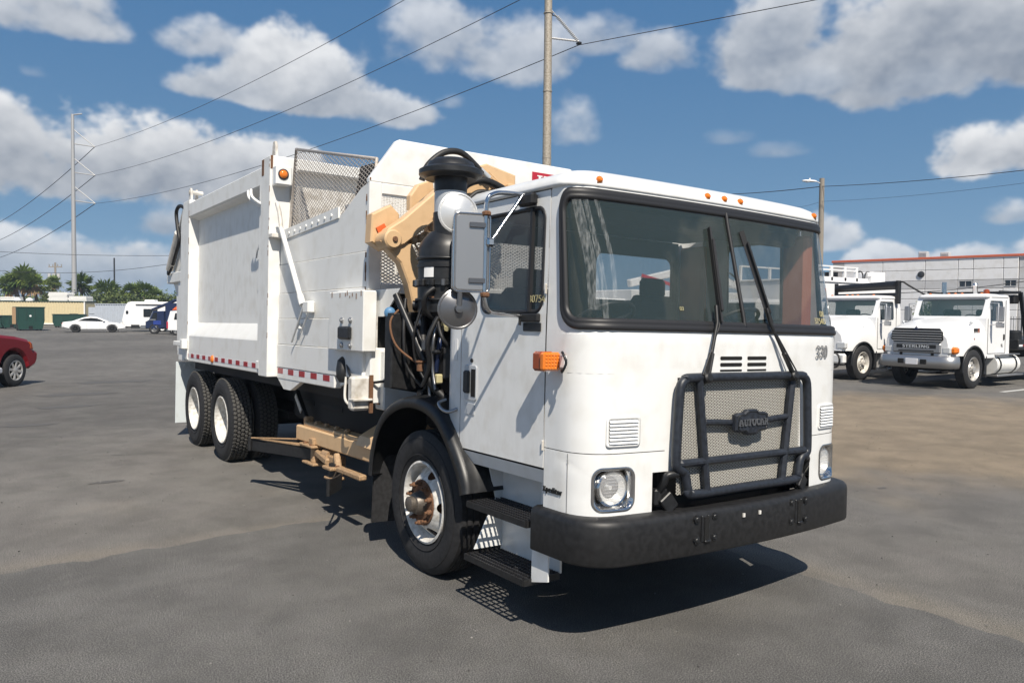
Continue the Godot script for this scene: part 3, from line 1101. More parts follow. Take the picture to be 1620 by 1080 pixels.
func leafy(called: String, label: String, cat: String, at: Vector3, tall: float, spread: Vector3, leaves: int, size: float, tone: int, seed_: int, group := "") -> Node3D:
	var rr := RandomNumberGenerator.new()
	rr.seed = seed_
	var t := thing(called, label, cat, at, 0.0, group)
	var g := Geo.new()
	var crown := Vector3(0, tall - spread.y, 0)
	var tips := []
	for i in 7:
		var a := TAU * i / 7 + rr.randf()
		tips.append(crown + Vector3(cos(a) * spread.x * rr.randf_range(0.3, 0.75), rr.randf_range(-0.5, 0.6) * spread.y, sin(a) * spread.z * rr.randf_range(0.3, 0.75)))
	tips.append(crown + Vector3(0, spread.y * 0.6, 0))
	var fork := Vector3(0, maxf(0.1, (tall - spread.y * 2.0) * 0.8), 0)
	g.tube([Vector3(0, -0.1, 0), fork], 0.03 * tall, 7, false, 0.022 * tall)
	for q in tips:
		g.tube(smooth([fork, fork.lerp(q, 0.5) + Vector3(0, 0.12 * tall * 0.3, 0), q], 3), 0.018 * tall, 5, false, 0.005 * tall)
	part(t, "trunk", g, mats.bark)
	var clumps := []
	for i in 15:
		var d := Vector3(rr.randfn(), rr.randfn() * 0.8, rr.randfn()).normalized()
		clumps.append([crown + d * spread * rr.randf_range(0.35, 0.95), rr.randf_range(0.25, 0.5)])
	for q in tips:
		clumps.append([q, rr.randf_range(0.25, 0.45)])
	for tn in 2:
		g = Geo.new()
		for i in leaves / 2:
			var c: Array = clumps[rr.randi() % clumps.size()]
			var p: Vector3 = c[0] + Vector3(rr.randfn(), rr.randfn(), rr.randfn()) * 0.55 * c[1] * spread
			if p.y < 0.05:
				continue
			var b := Basis.from_euler(Vector3(rr.randf() * TAU, rr.randf() * TAU, rr.randf() * TAU))
			var s := size * rr.randf_range(0.6, 1.3)
			g.quad(p - b.x * s * 0.5, p + b.y * s * 0.28, p + b.x * s * 0.5, p - b.y * s * 0.28)
		part(t, "crown", g, mats["leaf_%d" % ((tone + tn) % 3)])
	return t


func palm(label: String, at: Vector3, tall: float, r: float, dead: bool, seed_: int) -> void:
	var rr := RandomNumberGenerator.new()
	rr.seed = seed_
	var t := thing("palm_tree", label, "palm tree", at, 0.0, "cabbage palms behind the sheds")
	var g := Geo.new()
	var top := Vector3(rr.randf_range(-0.3, 0.3), tall - r * 0.95, rr.randf_range(-0.3, 0.3))
	g.tube(smooth([Vector3(0, -0.1, 0), Vector3(top.x * 0.3, top.y * 0.5, top.z * 0.3), top]), 0.24, 9, false, 0.2)
	part(t, "trunk", g, mats.bark)
	# fan fronds: stalk and a spread of pleated blades that droop at the ends
	for layer in 3:
		g = Geo.new()
		for i in [13, 14, 10][layer]:
			var az := rr.randf() * TAU
			var up := [rr.randf_range(0.35, 1.45), rr.randf_range(-0.25, 0.6), rr.randf_range(-0.75, 0.1)][layer] as float
			var d := Vector3(cos(az) * cos(up), sin(up), sin(az) * cos(up))
			var side := d.cross(Vector3.UP).normalized()
			var nrm := side.cross(d)
			var base := top + d * r * rr.randf_range(0.30, 0.48)
			g.bar(top, base, 0.035, 0.02)
			var fan := r * rr.randf_range(0.55, 0.75)
			for k in 11:
				var a := lerpf(-1.35, 1.35, k / 10.0)
				var dir := (d * cos(a) + side * sin(a) + nrm * 0.12 * (1.0 if k % 2 else -1.0)).normalized()
				var w := dir.cross(nrm).normalized() * fan * 0.085
				var mid := base + dir * fan * 0.55
				var tip := base + dir * fan * (1.0 - 0.2 * absf(a) / 1.35) + Vector3.DOWN * fan * rr.randf_range(0.05, 0.22)
				g.quad(base, mid + w, tip, mid - w)
		part(t, "fronds", g, mats["frond_%d" % layer])
	if dead:
		g = Geo.new()
		for i in 26:
			var az := rr.randf() * TAU
			var d := Vector3(cos(az) * 0.45, -1, sin(az) * 0.45).normalized()
			var side := d.cross(Vector3(cos(az), 0, sin(az))).normalized()
			var o := top + Vector3(cos(az), 0, sin(az)) * 0.25
			var ln := r * rr.randf_range(0.55, 0.95)
			for k in 5:
				var q := side * (k - 2) * 0.12
				g.tri(o + q * 0.4, o + d * ln + q * 2.0, o + d * ln * 0.9 + q * 2.0 + side * 0.1)
		part(t, "dead_skirt", g, mats.dead_frond)


# ---- the yard at the far left ----

func corrugated(g: Geo, x0: float, x1: float, y0: float, y1: float, z: float, pitch: float, deep: float) -> void:
	var ring0 := PackedVector3Array()
	var ring1 := PackedVector3Array()
	var n := int((x1 - x0) / pitch)
	for i in n:
		var x := x0 + i * pitch
		for k in [[0.0, 0.0], [0.34, 0.0], [0.5, deep], [0.84, deep]]:
			ring0.append(Vector3(x + k[0] * pitch, y0, z - k[1]))
			ring1.append(Vector3(x + k[0] * pitch, y1, z - k[1]))
	ring0.append(Vector3(x1, y0, z))
	ring1.append(Vector3(x1, y1, z))
	g.loft([ring0, ring1], false, false, false, true)


const LEFT := -0.615


func wheel_simple(parent: Node, at: Vector3, r: float, w: float, axis: Vector3, rim: Material, spokes := 0) -> void:
	var n := Node3D.new()
	adopt(parent, n, "wheel")
	n.transform = Transform3D(Geo.along(axis), at)
	var g := Geo.new()
	g.lathe([[r * 0.62, -w * 0.45], [r * 0.7, -w * 0.5], [r * 0.92, -w * 0.46], [r, -w * 0.36], [r, w * 0.36], [r * 0.92, w * 0.46], [r * 0.7, w * 0.5], [r * 0.62, w * 0.45]], 30, Transform3D.IDENTITY, false, false)
	part(n, "tyre", g, mats.rubber)
	g = Geo.new()
	if spokes:
		g.lathe([[r * 0.63, w * 0.46], [r * 0.60, w * 0.47], [r * 0.55, w * 0.40], [r * 0.52, w * 0.05]], 30, Transform3D.IDENTITY, false, false)
		for i in spokes:
			var a := TAU * i / spokes + 0.2
			var d := Vector3(cos(a), 0, sin(a))
			g.bar(d * r * 0.12 + Vector3(0, w * 0.36, 0), d * r * 0.57 + Vector3(0, w * 0.40, 0), r * 0.17, w * 0.10, 0.01, Vector3.UP.cross(d) if false else Vector3.UP)
		g.lathe([[r * 0.2, w * 0.2], [r * 0.18, w * 0.42], [r * 0.08, w * 0.46], [0.001, w * 0.46]], 16, Transform3D.IDENTITY)
		part(n, "rim", g, rim)
		g = Geo.new()
		g.lathe([[r * 0.6, w * 0.12], [0.001, w * 0.12]], 20, Transform3D.IDENTITY)
		part(n, "brake_disc", g, mats.dark_hole)
	else:
		g.lathe([[r * 0.63, w * 0.44], [r * 0.60, w * 0.47], [r * 0.54, w * 0.36], [r * 0.50, w * 0.12], [r * 0.34, w * 0.22], [r * 0.30, w * 0.34], [r * 0.16, w * 0.36], [r * 0.15, w * 0.52], [0.001, w * 0.54]], 26, Transform3D.IDENTITY, false, true)
		part(n, "rim", g, rim)
		g = Geo.new()
		for i in 10:
			var a := TAU * i / 10
			g.disc(Vector3(cos(a) * r * 0.25, w * 0.36, sin(a) * r * 0.25), Vector3.UP, r * 0.035, w * 0.1, 6)
		part(n, "wheel_nuts", g, mats.brushed)
		if r > 0.45:
			g = Geo.new()
			for i in 8:
				var a := TAU * i / 8
				g.disc(Vector3(cos(a) * r * 0.42, w * 0.165, sin(a) * r * 0.42), Vector3.UP, r * 0.055, w * 0.08, 10)
			part(n, "hand_holes", g, mats.dark_hole)


func skip_box(label: String, at: Vector3, turn: float, w: float, h: float, d: float, open_left: bool) -> void:
	var t := thing("waste_container", label, "dumpster", at, turn, "green waste containers")
	var g := Geo.new()
	g.prism([Vector2(-w / 2, h), Vector2(w / 2, h), Vector2(w / 2, 0.42 * h), Vector2(w / 2 - 0.18, 0.12), Vector2(-w / 2 + 0.18, 0.12), Vector2(-w / 2, 0.42 * h)], d, Transform3D(Basis.IDENTITY, Vector3(0, 0, -d)), 0.01)
	part(t, "body", g, mats.green_steel)
	g = Geo.new()
	g.span(Vector3(-w / 2 - 0.05, h - 0.10, -d - 0.04), Vector3(w / 2 + 0.05, h, 0.05), 0.01)
	for i in 4:
		var x := lerpf(-w / 2 + 0.1, w / 2 - 0.1, i / 3.0)
		g.span(Vector3(x - 0.05, 0.45 * h, 0.0), Vector3(x + 0.05, h - 0.1, 0.05))
	part(t, "ribs", g, mats.green_dark)
	g = Geo.new()
	g.span(Vector3(-0.16, 0.12, -0.05), Vector3(0.16, 0.42, 0.012))
	part(t, "hook_pocket", g, mats.dark_hole)
	g = Geo.new()
	for x in [-w / 2 + 0.3, w / 2 - 0.3]:
		g.disc(Vector3(x, 0.08, -0.2), Vector3.RIGHT, 0.08, 0.14, 10)
		g.disc(Vector3(x, 0.08, -d + 0.2), Vector3.RIGHT, 0.08, 0.14, 10)
	part(t, "rollers", g, mats.black_steel)
	if open_left:
		g = Geo.new()
		g.span(Vector3(-w / 2 - 0.32, 0.6, -0.12), Vector3(-w / 2 - 0.04, h - 0.05, -0.06))
		part(t, "lit_side_panel", g, mats.worn_tan)
		g = Geo.new()
		g.disc(Vector3(-0.02, h * 0.62, 0.006), Vector3.BACK, 0.09, 0.01, 10)
		part(t, "sticker", g, mats.print_white)


func left_yard() -> void:
	# beige shed
	var t := thing("storage_shed", "long beige corrugated steel shed behind the green containers", "shed", Vector3(2.9, 0, -106.6), LEFT)
	var g := Geo.new()
	corrugated(g, -7.3, 7.3, 0.25, 2.85, 0.0, 0.33, 0.05)
	part(t, "corrugated_wall", g, mats.beige_sheet)
	g = Geo.new()
	g.span(Vector3(-7.3, 0.25, -2.6), Vector3(7.3, 2.84, -0.08))
	part(t, "shell", g, mats.beige_sheet)
	g = Geo.new()
	g.span(Vector3(-7.35, 2.84, -2.7), Vector3(7.35, 2.93, 0.06))
	g.span(Vector3(-7.3, 0.02, -2.4), Vector3(7.2, 0.24, -0.12))
	part(t, "roof_edge", g, mats.green_dark)
	g = Geo.new()
	g.span(Vector3(7.22, 0.2, -0.02), Vector3(7.36, 2.85, 0.06))
	g.span(Vector3(-7.3, 0.1, 0.0), Vector3(7.2, 0.26, 0.05))
	part(t, "corner_trim", g, mats.foam_white)
	g = Geo.new()
	g.span(Vector3(5.5, 1.35, 0.0), Vector3(6.5, 1.42, 0.06))
	part(t, "vent_slot", g, mats.black_steel)
	var axis := Vector3(0.817, 0, 0.577)
	var heap := [[Vector3(1.1, 2.93, -108.6), 1.9, 3, "white sheets stacked at the left end of the beige shed roof"], [Vector3(6.1, 2.93, -105.1), 2.3, 7, "tall stack of white foam slabs on the beige shed roof"], [Vector3(8.05, 2.93, -103.8), 2.2, 4, "low stack of white foam slabs at the shed roof's right end"]]
	for k in heap:
		var s := thing("foam_stack", k[3], "foam slabs", k[0], LEFT, "white stacks on the shed roof")
		for i in k[2]:
			g = Geo.new()
			var off := sin(i * 2.3 + k[1]) * 0.05
			g.box(Vector3(off, 0.075 + i * 0.155, -1.2), Vector3(k[1] + sin(i * 1.7) * 0.12, 0.135, 1.6), 0.03)
			part(s, "slab", g, mats.foam_white)
	for k in [[Vector3(2.3, 2.93, -107.7), "left"], [Vector3(3.5, 2.93, -106.9), "right"]]:
		g = Geo.new()
		g.lathe([[0.42, 0], [0.40, 0.12], [0.28, 0.28], [0.12, 0.36], [0.001, 0.38]], 14, Transform3D.IDENTITY)
		var o := part(self, "roof_ventilator", g, mats.foam_white)
		o.position = k[0]
		tag(o, "%s of two pale domed ventilators on the beige shed roof" % k[1], "ventilator", "domes on the shed roof")
	# grey container
	t = thing("shipping_container", "pale grey corrugated container between beige shed and camper", "container", Vector3(10.3, 0, -95.2), LEFT)
	g = Geo.new()
	corrugated(g, -1.4, 3.6, 0.15, 2.55, 0.0, 0.28, 0.05)
	part(t, "corrugated_side", g, mats.grey_sheet)
	g = Geo.new()
	g.span(Vector3(-2.2, 0.15, -2.4), Vector3(-1.4, 2.2, -0.05), 0.02)
	g.span(Vector3(-1.4, 0.15, -2.4), Vector3(3.6, 2.54, -0.07))
	g.span(Vector3(-1.45, 2.52, -2.45), Vector3(3.65, 2.62, 0.04), 0.01)
	g.span(Vector3(-1.45, 0.05, -2.4), Vector3(3.65, 0.16, 0.04), 0.01)
	part(t, "frame", g, mats.grey_sheet)
	g = Geo.new()
	for y in [0.8, 1.5]:
		g.tube([Vector3(-2.1, y, 0.0), Vector3(-1.5, y, 0.0)], 0.02, 5)
	part(t, "lock_bars", g, mats.galvanised)
	# green containers
	skip_box("tall dark green waste container in the middle of the far yard", Vector3(1.57, 0, -76.8), 0.02, 2.15, 2.12, 3.4, true)
	skip_box("long low dark green container behind the white saloon car", Vector3(6.0, 0, -91.2), -0.22, 3.0, 1.42, 2.2, false)
	skip_box("low dark green container cut off by the left picture edge", Vector3(-1.0, 0, -85.9), -0.1, 2.0, 1.22, 2.4, false)
	skip_box("small dark green container half hidden behind the tall one", Vector3(0.55, 0, -84.6), 0.05, 1.6, 1.3, 2.4, false)
	saloon()
	camper()
	tow_trucks()
	red_suv()
	var p := 0
	for k in [[4.25, -130.3, 8.1, 2.35, true, "broad palm with hanging dead fronds above the green container"], [2.7, -131.0, 7.0, 2.0, true, "palm at the far left leaning behind the beige shed"], [5.9, -128.9, 7.1, 2.0, true, "palm with dead fronds left of the foam stack"], [8.5, -138.0, 7.0, 1.3, true, "small ragged palm beneath the transformers"], [11.3, -125.3, 6.9, 1.9, false, "dark palm just right of the grey monopole"], [14.4, -123.1, 6.2, 2.1, false, "bushy palm right of the monopole palm"], [16.9, -121.3, 5.9, 1.7, false, "palm above the grey container's right end"], [18.6, -120.2, 6.1, 1.8, false, "tallest palm above the camper"], [20.0, -119.2, 5.3, 1.5, true, "palm right of the camper with brownish fronds"], [-0.6, -133.2, 7.2, 2.0, true, "palm standing beyond the left edge of the sheds"]]:
		palm(k[5], Vector3(k[0], 0, k[1]), k[2] * 1.06, k[3] * 1.08, k[4], 40 + p)
		p += 1
	p = 0
	for k in [[7.6, -127.5, 5.6, "small dark tree between the dead palm and the transformers"], [10.2, -119.5, 4.2, "round olive bush at the shed's right end"], [12.3, -118.0, 4.6, "olive bush above the grey container"], [14.2, -116.5, 4.7, "thick bush above the container's middle"], [16.2, -115.0, 4.5, "thick bush where container and camper meet"], [18.2, -113.5, 4.4, "bush above the camper's front"], [20.0, -112.5, 4.3, "bush above the camper's window"], [22.0, -111.0, 4.8, "bush at the refuse truck's tail"], [24.5, -109.5, 5.2, "taller bush just left of the refuse truck"]]:
		leafy("bush", k[3], "bush", Vector3(k[0], 0, k[1]), k[2], Vector3(1.9, k[2] * 0.46, 1.7), 1500, 0.34, p % 3, 90 + p, "green bushes beyond the sheds")
		p += 1
	# a low distant belt of trees along the horizon
	var far := MultiMeshInstance3D.new()
	far.name = "distant_trees"
	g = Geo.new()
	var rr := RandomNumberGenerator.new()
	rr.seed = 66
	for i in 260:
		var q := Vector3(rr.randfn() * 1.6, 2.2 + rr.randfn() * 1.1, rr.randfn() * 1.4)
		var b := Basis.from_euler(Vector3(rr.randf() * TAU, rr.randf() * TAU, 0))
		g.quad(q - b.x * 0.5, q + b.y * 0.4, q + b.x * 0.5, q - b.y * 0.4)
	var mm := MultiMesh.new()
	mm.transform_format = MultiMesh.TRANSFORM_3D
	mm.mesh = mesh_of(g)
	mm.instance_count = 150
	for i in 150:
		var az := lerpf(-0.35, 1.6, i / 149.0) + rr.randf() * 0.02
		var d := rr.randf_range(210, 240)
		mm.set_instance_transform(i, Transform3D(Basis(Vector3.UP, rr.randf() * TAU).scaled(Vector3.ONE * rr.randf_range(0.8, 1.3)), Vector3(sin(az) * d, 0, -cos(az) * d)))
	far.multimesh = mm
	far.material_override = mats.leaf_0
	tag(far, "low dark belt of trees far off along the horizon", "trees")
	far.set_meta("kind", "stuff")
	add_child(far)


func saloon() -> void:
	var t := thing("saloon_car", "white four-door saloon car parked side on before the sheds", "car", Vector3(5.55, 0, -69.0), -0.2)
	var g := Geo.new()
	var W: Material = mats.car_white
	# nose to the right
	var prof := [[-2.35, 0.42], [-2.36, 0.70], [-2.28, 0.86], [-1.75, 0.93], [-1.2, 0.96], [0.9, 0.90], [1.7, 0.80], [2.2, 0.66], [2.35, 0.50], [2.33, 0.30], [1.78, 0.24], [1.72, 0.42], [1.55, 0.60], [1.35, 0.63], [1.13, 0.56], [1.0, 0.42], [0.96, 0.22], [-0.96, 0.22], [-1.0, 0.42], [-1.13, 0.56], [-1.35, 0.63], [-1.55, 0.60], [-1.72, 0.42], [-1.80, 0.26]]
	var p := []
	for k in prof:
		p.append(Vector2(k[0], k[1]))
	g.prism(p, 1.8, Transform3D(Basis.IDENTITY, Vector3(0, 0, -1.8)), 0.09)
	part(t, "body", g, W)
	g = Geo.new()
	g.prism([Vector2(-1.70, 0.92), Vector2(-0.75, 1.27), Vector2(-0.2, 1.33), Vector2(0.25, 1.28), Vector2(1.15, 0.90)], 1.5, Transform3D(Basis.IDENTITY, Vector3(0, 0, -1.65)), 0.08)
	part(t, "roof", g, W)
	g = Geo.new()
	g.prism([Vector2(-1.30, 0.95), Vector2(-0.72, 1.18), Vector2(-0.2, 1.24), Vector2(0.22, 1.20), Vector2(0.86, 0.93)], 0.02, Transform3D(Basis.IDENTITY, Vector3(0, -0.01, -0.162)))
	part(t, "window", g, mats.dark_glass)
	for x in [-1.36, 1.36]:
		for z in [-0.12, -1.68]:
			wheel_simple(t, Vector3(x, 0.33, z), 0.33, 0.22, Vector3.BACK if z > -1 else Vector3.FORWARD, mats.black_steel, 5)
	g = Geo.new()
	g.box(Vector3(-2.30, 0.76, -0.2), Vector3(0.12, 0.08, 0.3), 0.02)
	part(t, "tail_lamp", g, mats.red_lens)
	g = Geo.new()
	g.box(Vector3(2.1, 0.66, -0.16), Vector3(0.3, 0.07, 0.2), 0.02)
	part(t, "headlight", g, mats.reflector)
	g = Geo.new()
	g.box(Vector3(0.75, 0.98, 0.04), Vector3(0.18, 0.10, 0.16), 0.03)
	part(t, "mirror", g, W)
	g = Geo.new()
	for x in [-0.55, 0.45]:
		g.bar(Vector3(x, 0.30, 0.001), Vector3(x, 0.92, 0.001), 0.01, 0.006)
	part(t, "door_gap", g, mats.black_steel)


func camper() -> void:
	var t := thing("camper_trailer", "white travel trailer with sloping nose and dark side window", "camper", Vector3(8.1, 0, -71.9), LEFT)
	var g := Geo.new()
	g.prism([Vector2(0.15, 0.5), Vector2(0.0, 1.0), Vector2(0.35, 2.3), Vector2(0.55, 2.58), Vector2(0.9, 2.66), Vector2(6.5, 2.66), Vector2(6.5, 0.42), Vector2(0.5, 0.42)], 2.3, Transform3D(Basis.IDENTITY, Vector3(0, 0, -2.3)), 0.05)
	part(t, "body", g, mats.car_white)
	g = Geo.new()
	g.prism(rrect(1.95, 3.2, 1.30, 2.02, 0.06, 4, 1), 0.03, Transform3D(Basis.IDENTITY, Vector3(0, 0, -0.01)), 0.008)
	var w := part(t, "window", g, mats.dark_glass)
	g = Geo.new()
	g.span(Vector3(2.55, 1.32, 0.02), Vector3(2.6, 2.0, 0.03))
	part(w, "frame", g, mats.black_steel)
	g = Geo.new()
	g.prism(rrect(0.40, 0.62, 1.55, 1.85, 0.04, 3, 1), 0.03, Transform3D(Basis.IDENTITY, Vector3(0, 0, -0.01)), 0.008)
	part(t, "window", g, mats.dark_glass)
	g = Geo.new()
	g.span(Vector3(1.3, 2.36, 0.0), Vector3(5.6, 2.43, 0.09), 0.01)
	part(t, "awning_roll", g, mats.black_steel)
	g = Geo.new()
	g.span(Vector3(0.85, 0.3, -0.02), Vector3(1.6, 0.62, 0.012))
	g.span(Vector3(0.2, 0.35, -2.0), Vector3(6.4, 0.5, -0.1))
	part(t, "underbody", g, mats.dark_chassis)
	g = Geo.new()
	g.box(Vector3(2.1, 2.74, -1.2), Vector3(0.9, 0.2, 0.8), 0.06)
	part(t, "roof_unit", g, mats.car_white)
	for x in [3.6, 4.5]:
		wheel_simple(t, Vector3(x, 0.34, -0.12), 0.34, 0.2, Vector3.BACK, mats.car_white)
	g = Geo.new()
	g.tube([Vector3(-0.25, 0.30, -0.7), Vector3(-0.25, 0.75, -0.7), Vector3(-0.25, 0.82, -0.7)], 0.2, 14)
	g.tube([Vector3(-0.25, 0.30, -1.2), Vector3(-0.25, 0.82, -1.2)], 0.2, 14)
	part(t, "gas_bottle", g, mats.foam_white)
	g = Geo.new()
	g.bar(Vector3(-0.9, 0.42, -1.0), Vector3(0.5, 0.42, -0.5), 0.08, 0.1)
	g.tube([Vector3(-0.8, 0.0, -1.0), Vector3(-0.8, 0.42, -1.0)], 0.04, 6)
	part(t, "drawbar", g, mats.black_steel)


func tow_trucks() -> void:
	var t := thing("blue_tow_truck", "dark blue tow truck partly hidden by the refuse truck's tail", "tow truck", Vector3(9.0, 0, -63.4), LEFT)
	var g := Geo.new()
	g.prism([Vector2(-0.55, 0.45), Vector2(-0.55, 0.98), Vector2(-0.28, 1.12), Vector2(0.05, 1.82), Vector2(0.95, 1.86), Vector2(1.0, 0.5), Vector2(0.4, 0.38)], 1.9, Transform3D(Basis.IDENTITY, Vector3(0, 0, -1.9)), 0.05)
	part(t, "cab", g, mats.blue_paint)
	g = Geo.new()
	g.prism([Vector2(-0.12, 1.14), Vector2(0.14, 1.72), Vector2(0.4, 1.74), Vector2(0.4, 1.14)], 0.02, Transform3D(Basis.IDENTITY, Vector3(0, 0, -0.01)))
	part(t, "window", g, mats.dark_glass)
	g = Geo.new()
	g.prism([Vector2(-0.30, 1.12), Vector2(-0.28, 1.10), Vector2(0.05, 1.80), Vector2(0.03, 1.82)], 1.7, Transform3D(Basis.IDENTITY, Vector3(-0.02, 0, -1.8)))
	part(t, "windscreen", g, mats.grey_sheet)
	g = Geo.new()
	g.span(Vector3(0.1, 0.75, -0.03), Vector3(0.72, 1.08, 0.03), 0.01)
	part(t, "bright_panel", g, mats.bright_blue)
	g = Geo.new()
	g.span(Vector3(-0.2, 1.08, -0.02), Vector3(0.3, 1.2, 0.05), 0.02)
	g.span(Vector3(-1.05, 0.40, -1.6), Vector3(-0.6, 0.70, -0.2), 0.04)
	part(t, "chrome_trim", g, mats.brushed)
	g = Geo.new()
	g.bar(Vector3(-0.35, 1.95, -0.9), Vector3(1.6, 2.75, -0.9), 0.5, 0.16, 0.03)
	g.span(Vector3(1.0, 0.5, -1.8), Vector3(2.2, 2.5, -0.1), 0.03)
	part(t, "boom", g, mats.blue_paint)
	for x in [0.15, 1.7]:
		wheel_simple(t, Vector3(x, 0.42, -0.12), 0.42, 0.26, Vector3.BACK, mats.brushed)
	t = thing("white_van", "white work van with red front edge beside the refuse truck's tail", "van", Vector3(9.75, 0, -59.4), LEFT)
	g = Geo.new()
	g.prism([Vector2(-0.45, 0.35), Vector2(-0.5, 1.0), Vector2(-0.25, 1.85), Vector2(2.4, 1.95), Vector2(2.4, 0.35)], 1.8, Transform3D(Basis.IDENTITY, Vector3(0, 0, -1.8)), 0.05)
	part(t, "body", g, mats.car_white)
	g = Geo.new()
	g.prism([Vector2(0.05, 1.2), Vector2(0.15, 1.7), Vector2(0.9, 1.72), Vector2(0.9, 1.2)], 0.02, Transform3D(Basis.IDENTITY, Vector3(0, 0, -0.01)))
	part(t, "window", g, mats.dark_glass)
	g = Geo.new()
	g.span(Vector3(-0.53, 0.5, -1.7), Vector3(-0.40, 1.05, 0.02), 0.02)
	part(t, "red_edge", g, mats.red_print)
	g = Geo.new()
	g.prism([Vector2(-0.2, 1.94), Vector2(0.1, 2.2), Vector2(1.8, 2.3), Vector2(1.8, 1.96)], 1.4, Transform3D(Basis.IDENTITY, Vector3(0, 0, -1.6)), 0.03)
	part(t, "orange_roof_load", g, mats.orange_paint)
	for x in [0.2, 1.8]:
		wheel_simple(t, Vector3(x, 0.34, -0.12), 0.34, 0.22, Vector3.BACK, mats.brushed)


func red_suv() -> void:
	# heading along +X; the near flank lies at z = 0
	var t := thing("red_suv", "dark red off-roader entering at the left picture edge", "car", Vector3(-2.74, 0, -17.75), 0.90)
	var g := Geo.new()
	var wheel_x := [0.0, -2.85]
	var prof := []
	for k in [[0.84, 0.50], [0.86, 0.72], [0.80, 0.80], [0.72, 0.86], [0.66, 1.02], [0.55, 1.13], [0.1, 1.22], [-0.9, 1.32], [-1.2, 1.36], [-3.7, 1.30], [-3.75, 0.5]]:
		prof.append(Vector2(k[0], k[1]))
	for cx in [-2.85, 0.0]:
		for i in 11:
			var a := PI - PI * i / 10.0
			prof.append(Vector2(cx + cos(a) * 0.47, maxf(0.36, 0.42 + sin(a) * 0.47)))
	prof.append(Vector2(0.60, 0.40))
	g.prism(prof, 1.75, Transform3D(Basis.IDENTITY, Vector3(0, 0, -1.78)), 0.07)
	part(t, "body", g, mats.car_red)
	g = Geo.new()
	g.prism([Vector2(-0.95, 1.32), Vector2(-1.6, 1.78), Vector2(-3.5, 1.80), Vector2(-3.72, 1.30)], 1.45, Transform3D(Basis.IDENTITY, Vector3(0, 0, -1.62)), 0.08)
	part(t, "cabin", g, mats.car_red)
	g = Geo.new()
	g.prism([Vector2(-1.25, 1.36), Vector2(-1.66, 1.68), Vector2(-3.3, 1.70), Vector2(-3.4, 1.34)], 0.02, Transform3D(Basis.IDENTITY, Vector3(0, 0, -0.175)))
	part(t, "window", g, mats.dark_glass)
	g = Geo.new()
	g.span(Vector3(-0.47, 0.25, -1.6), Vector3(0.47, 0.9, -0.35))
	part(t, "wheel_arch", g, mats.dark_chassis)
	g = Geo.new()
	g.prism([Vector2(0.60, 0.52), Vector2(0.90, 0.56), Vector2(0.93, 0.80), Vector2(0.80, 0.86), Vector2(0.66, 0.82)], 1.7, Transform3D(Basis.IDENTITY, Vector3(0, 0, -1.75)), 0.06)
	part(t, "front_bumper", g, mats.car_red)
	g = Geo.new()
	g.prism([Vector2(0.56, 0.90), Vector2(0.70, 0.88), Vector2(0.65, 1.05), Vector2(0.58, 1.08)], 0.22, Transform3D(Basis.IDENTITY, Vector3(0, 0, -0.24)), 0.02)
	part(t, "headlight", g, mats.dark_amber)
	g = Geo.new()
	g.span(Vector3(-2.3, 0.36, -0.10), Vector3(-0.5, 0.50, 0.04), 0.03)
	part(t, "side_step", g, mats.galvanised)
	for x in wheel_x:
		wheel_simple(t, Vector3(x, 0.395, -0.11), 0.395, 0.25, Vector3.BACK, mats.alloy, 8)
		wheel_simple(t, Vector3(x, 0.395, -1.66), 0.395, 0.25, Vector3.FORWARD, mats.alloy, 8)


# ---- the row of parked trucks at the right ----

func right_yard() -> void:
	day_cab("conventional_truck", "white bonneted truck with chrome bumper and fuel tank at far right", Vector3(18.2, 0, -6.02), true)
	day_cab("conventional_truck", "white bonneted truck with black tarp rollers above its cab", Vector3(18.2, 0, -9.15), false)
	service_truck()
	boom_truck()


func truck_wheel(t: Node3D, at: Vector3, left: bool, rim: Material) -> void:
	wheel_simple(t, at, 0.52, 0.30, Vector3.RIGHT if left else Vector3.LEFT, rim)


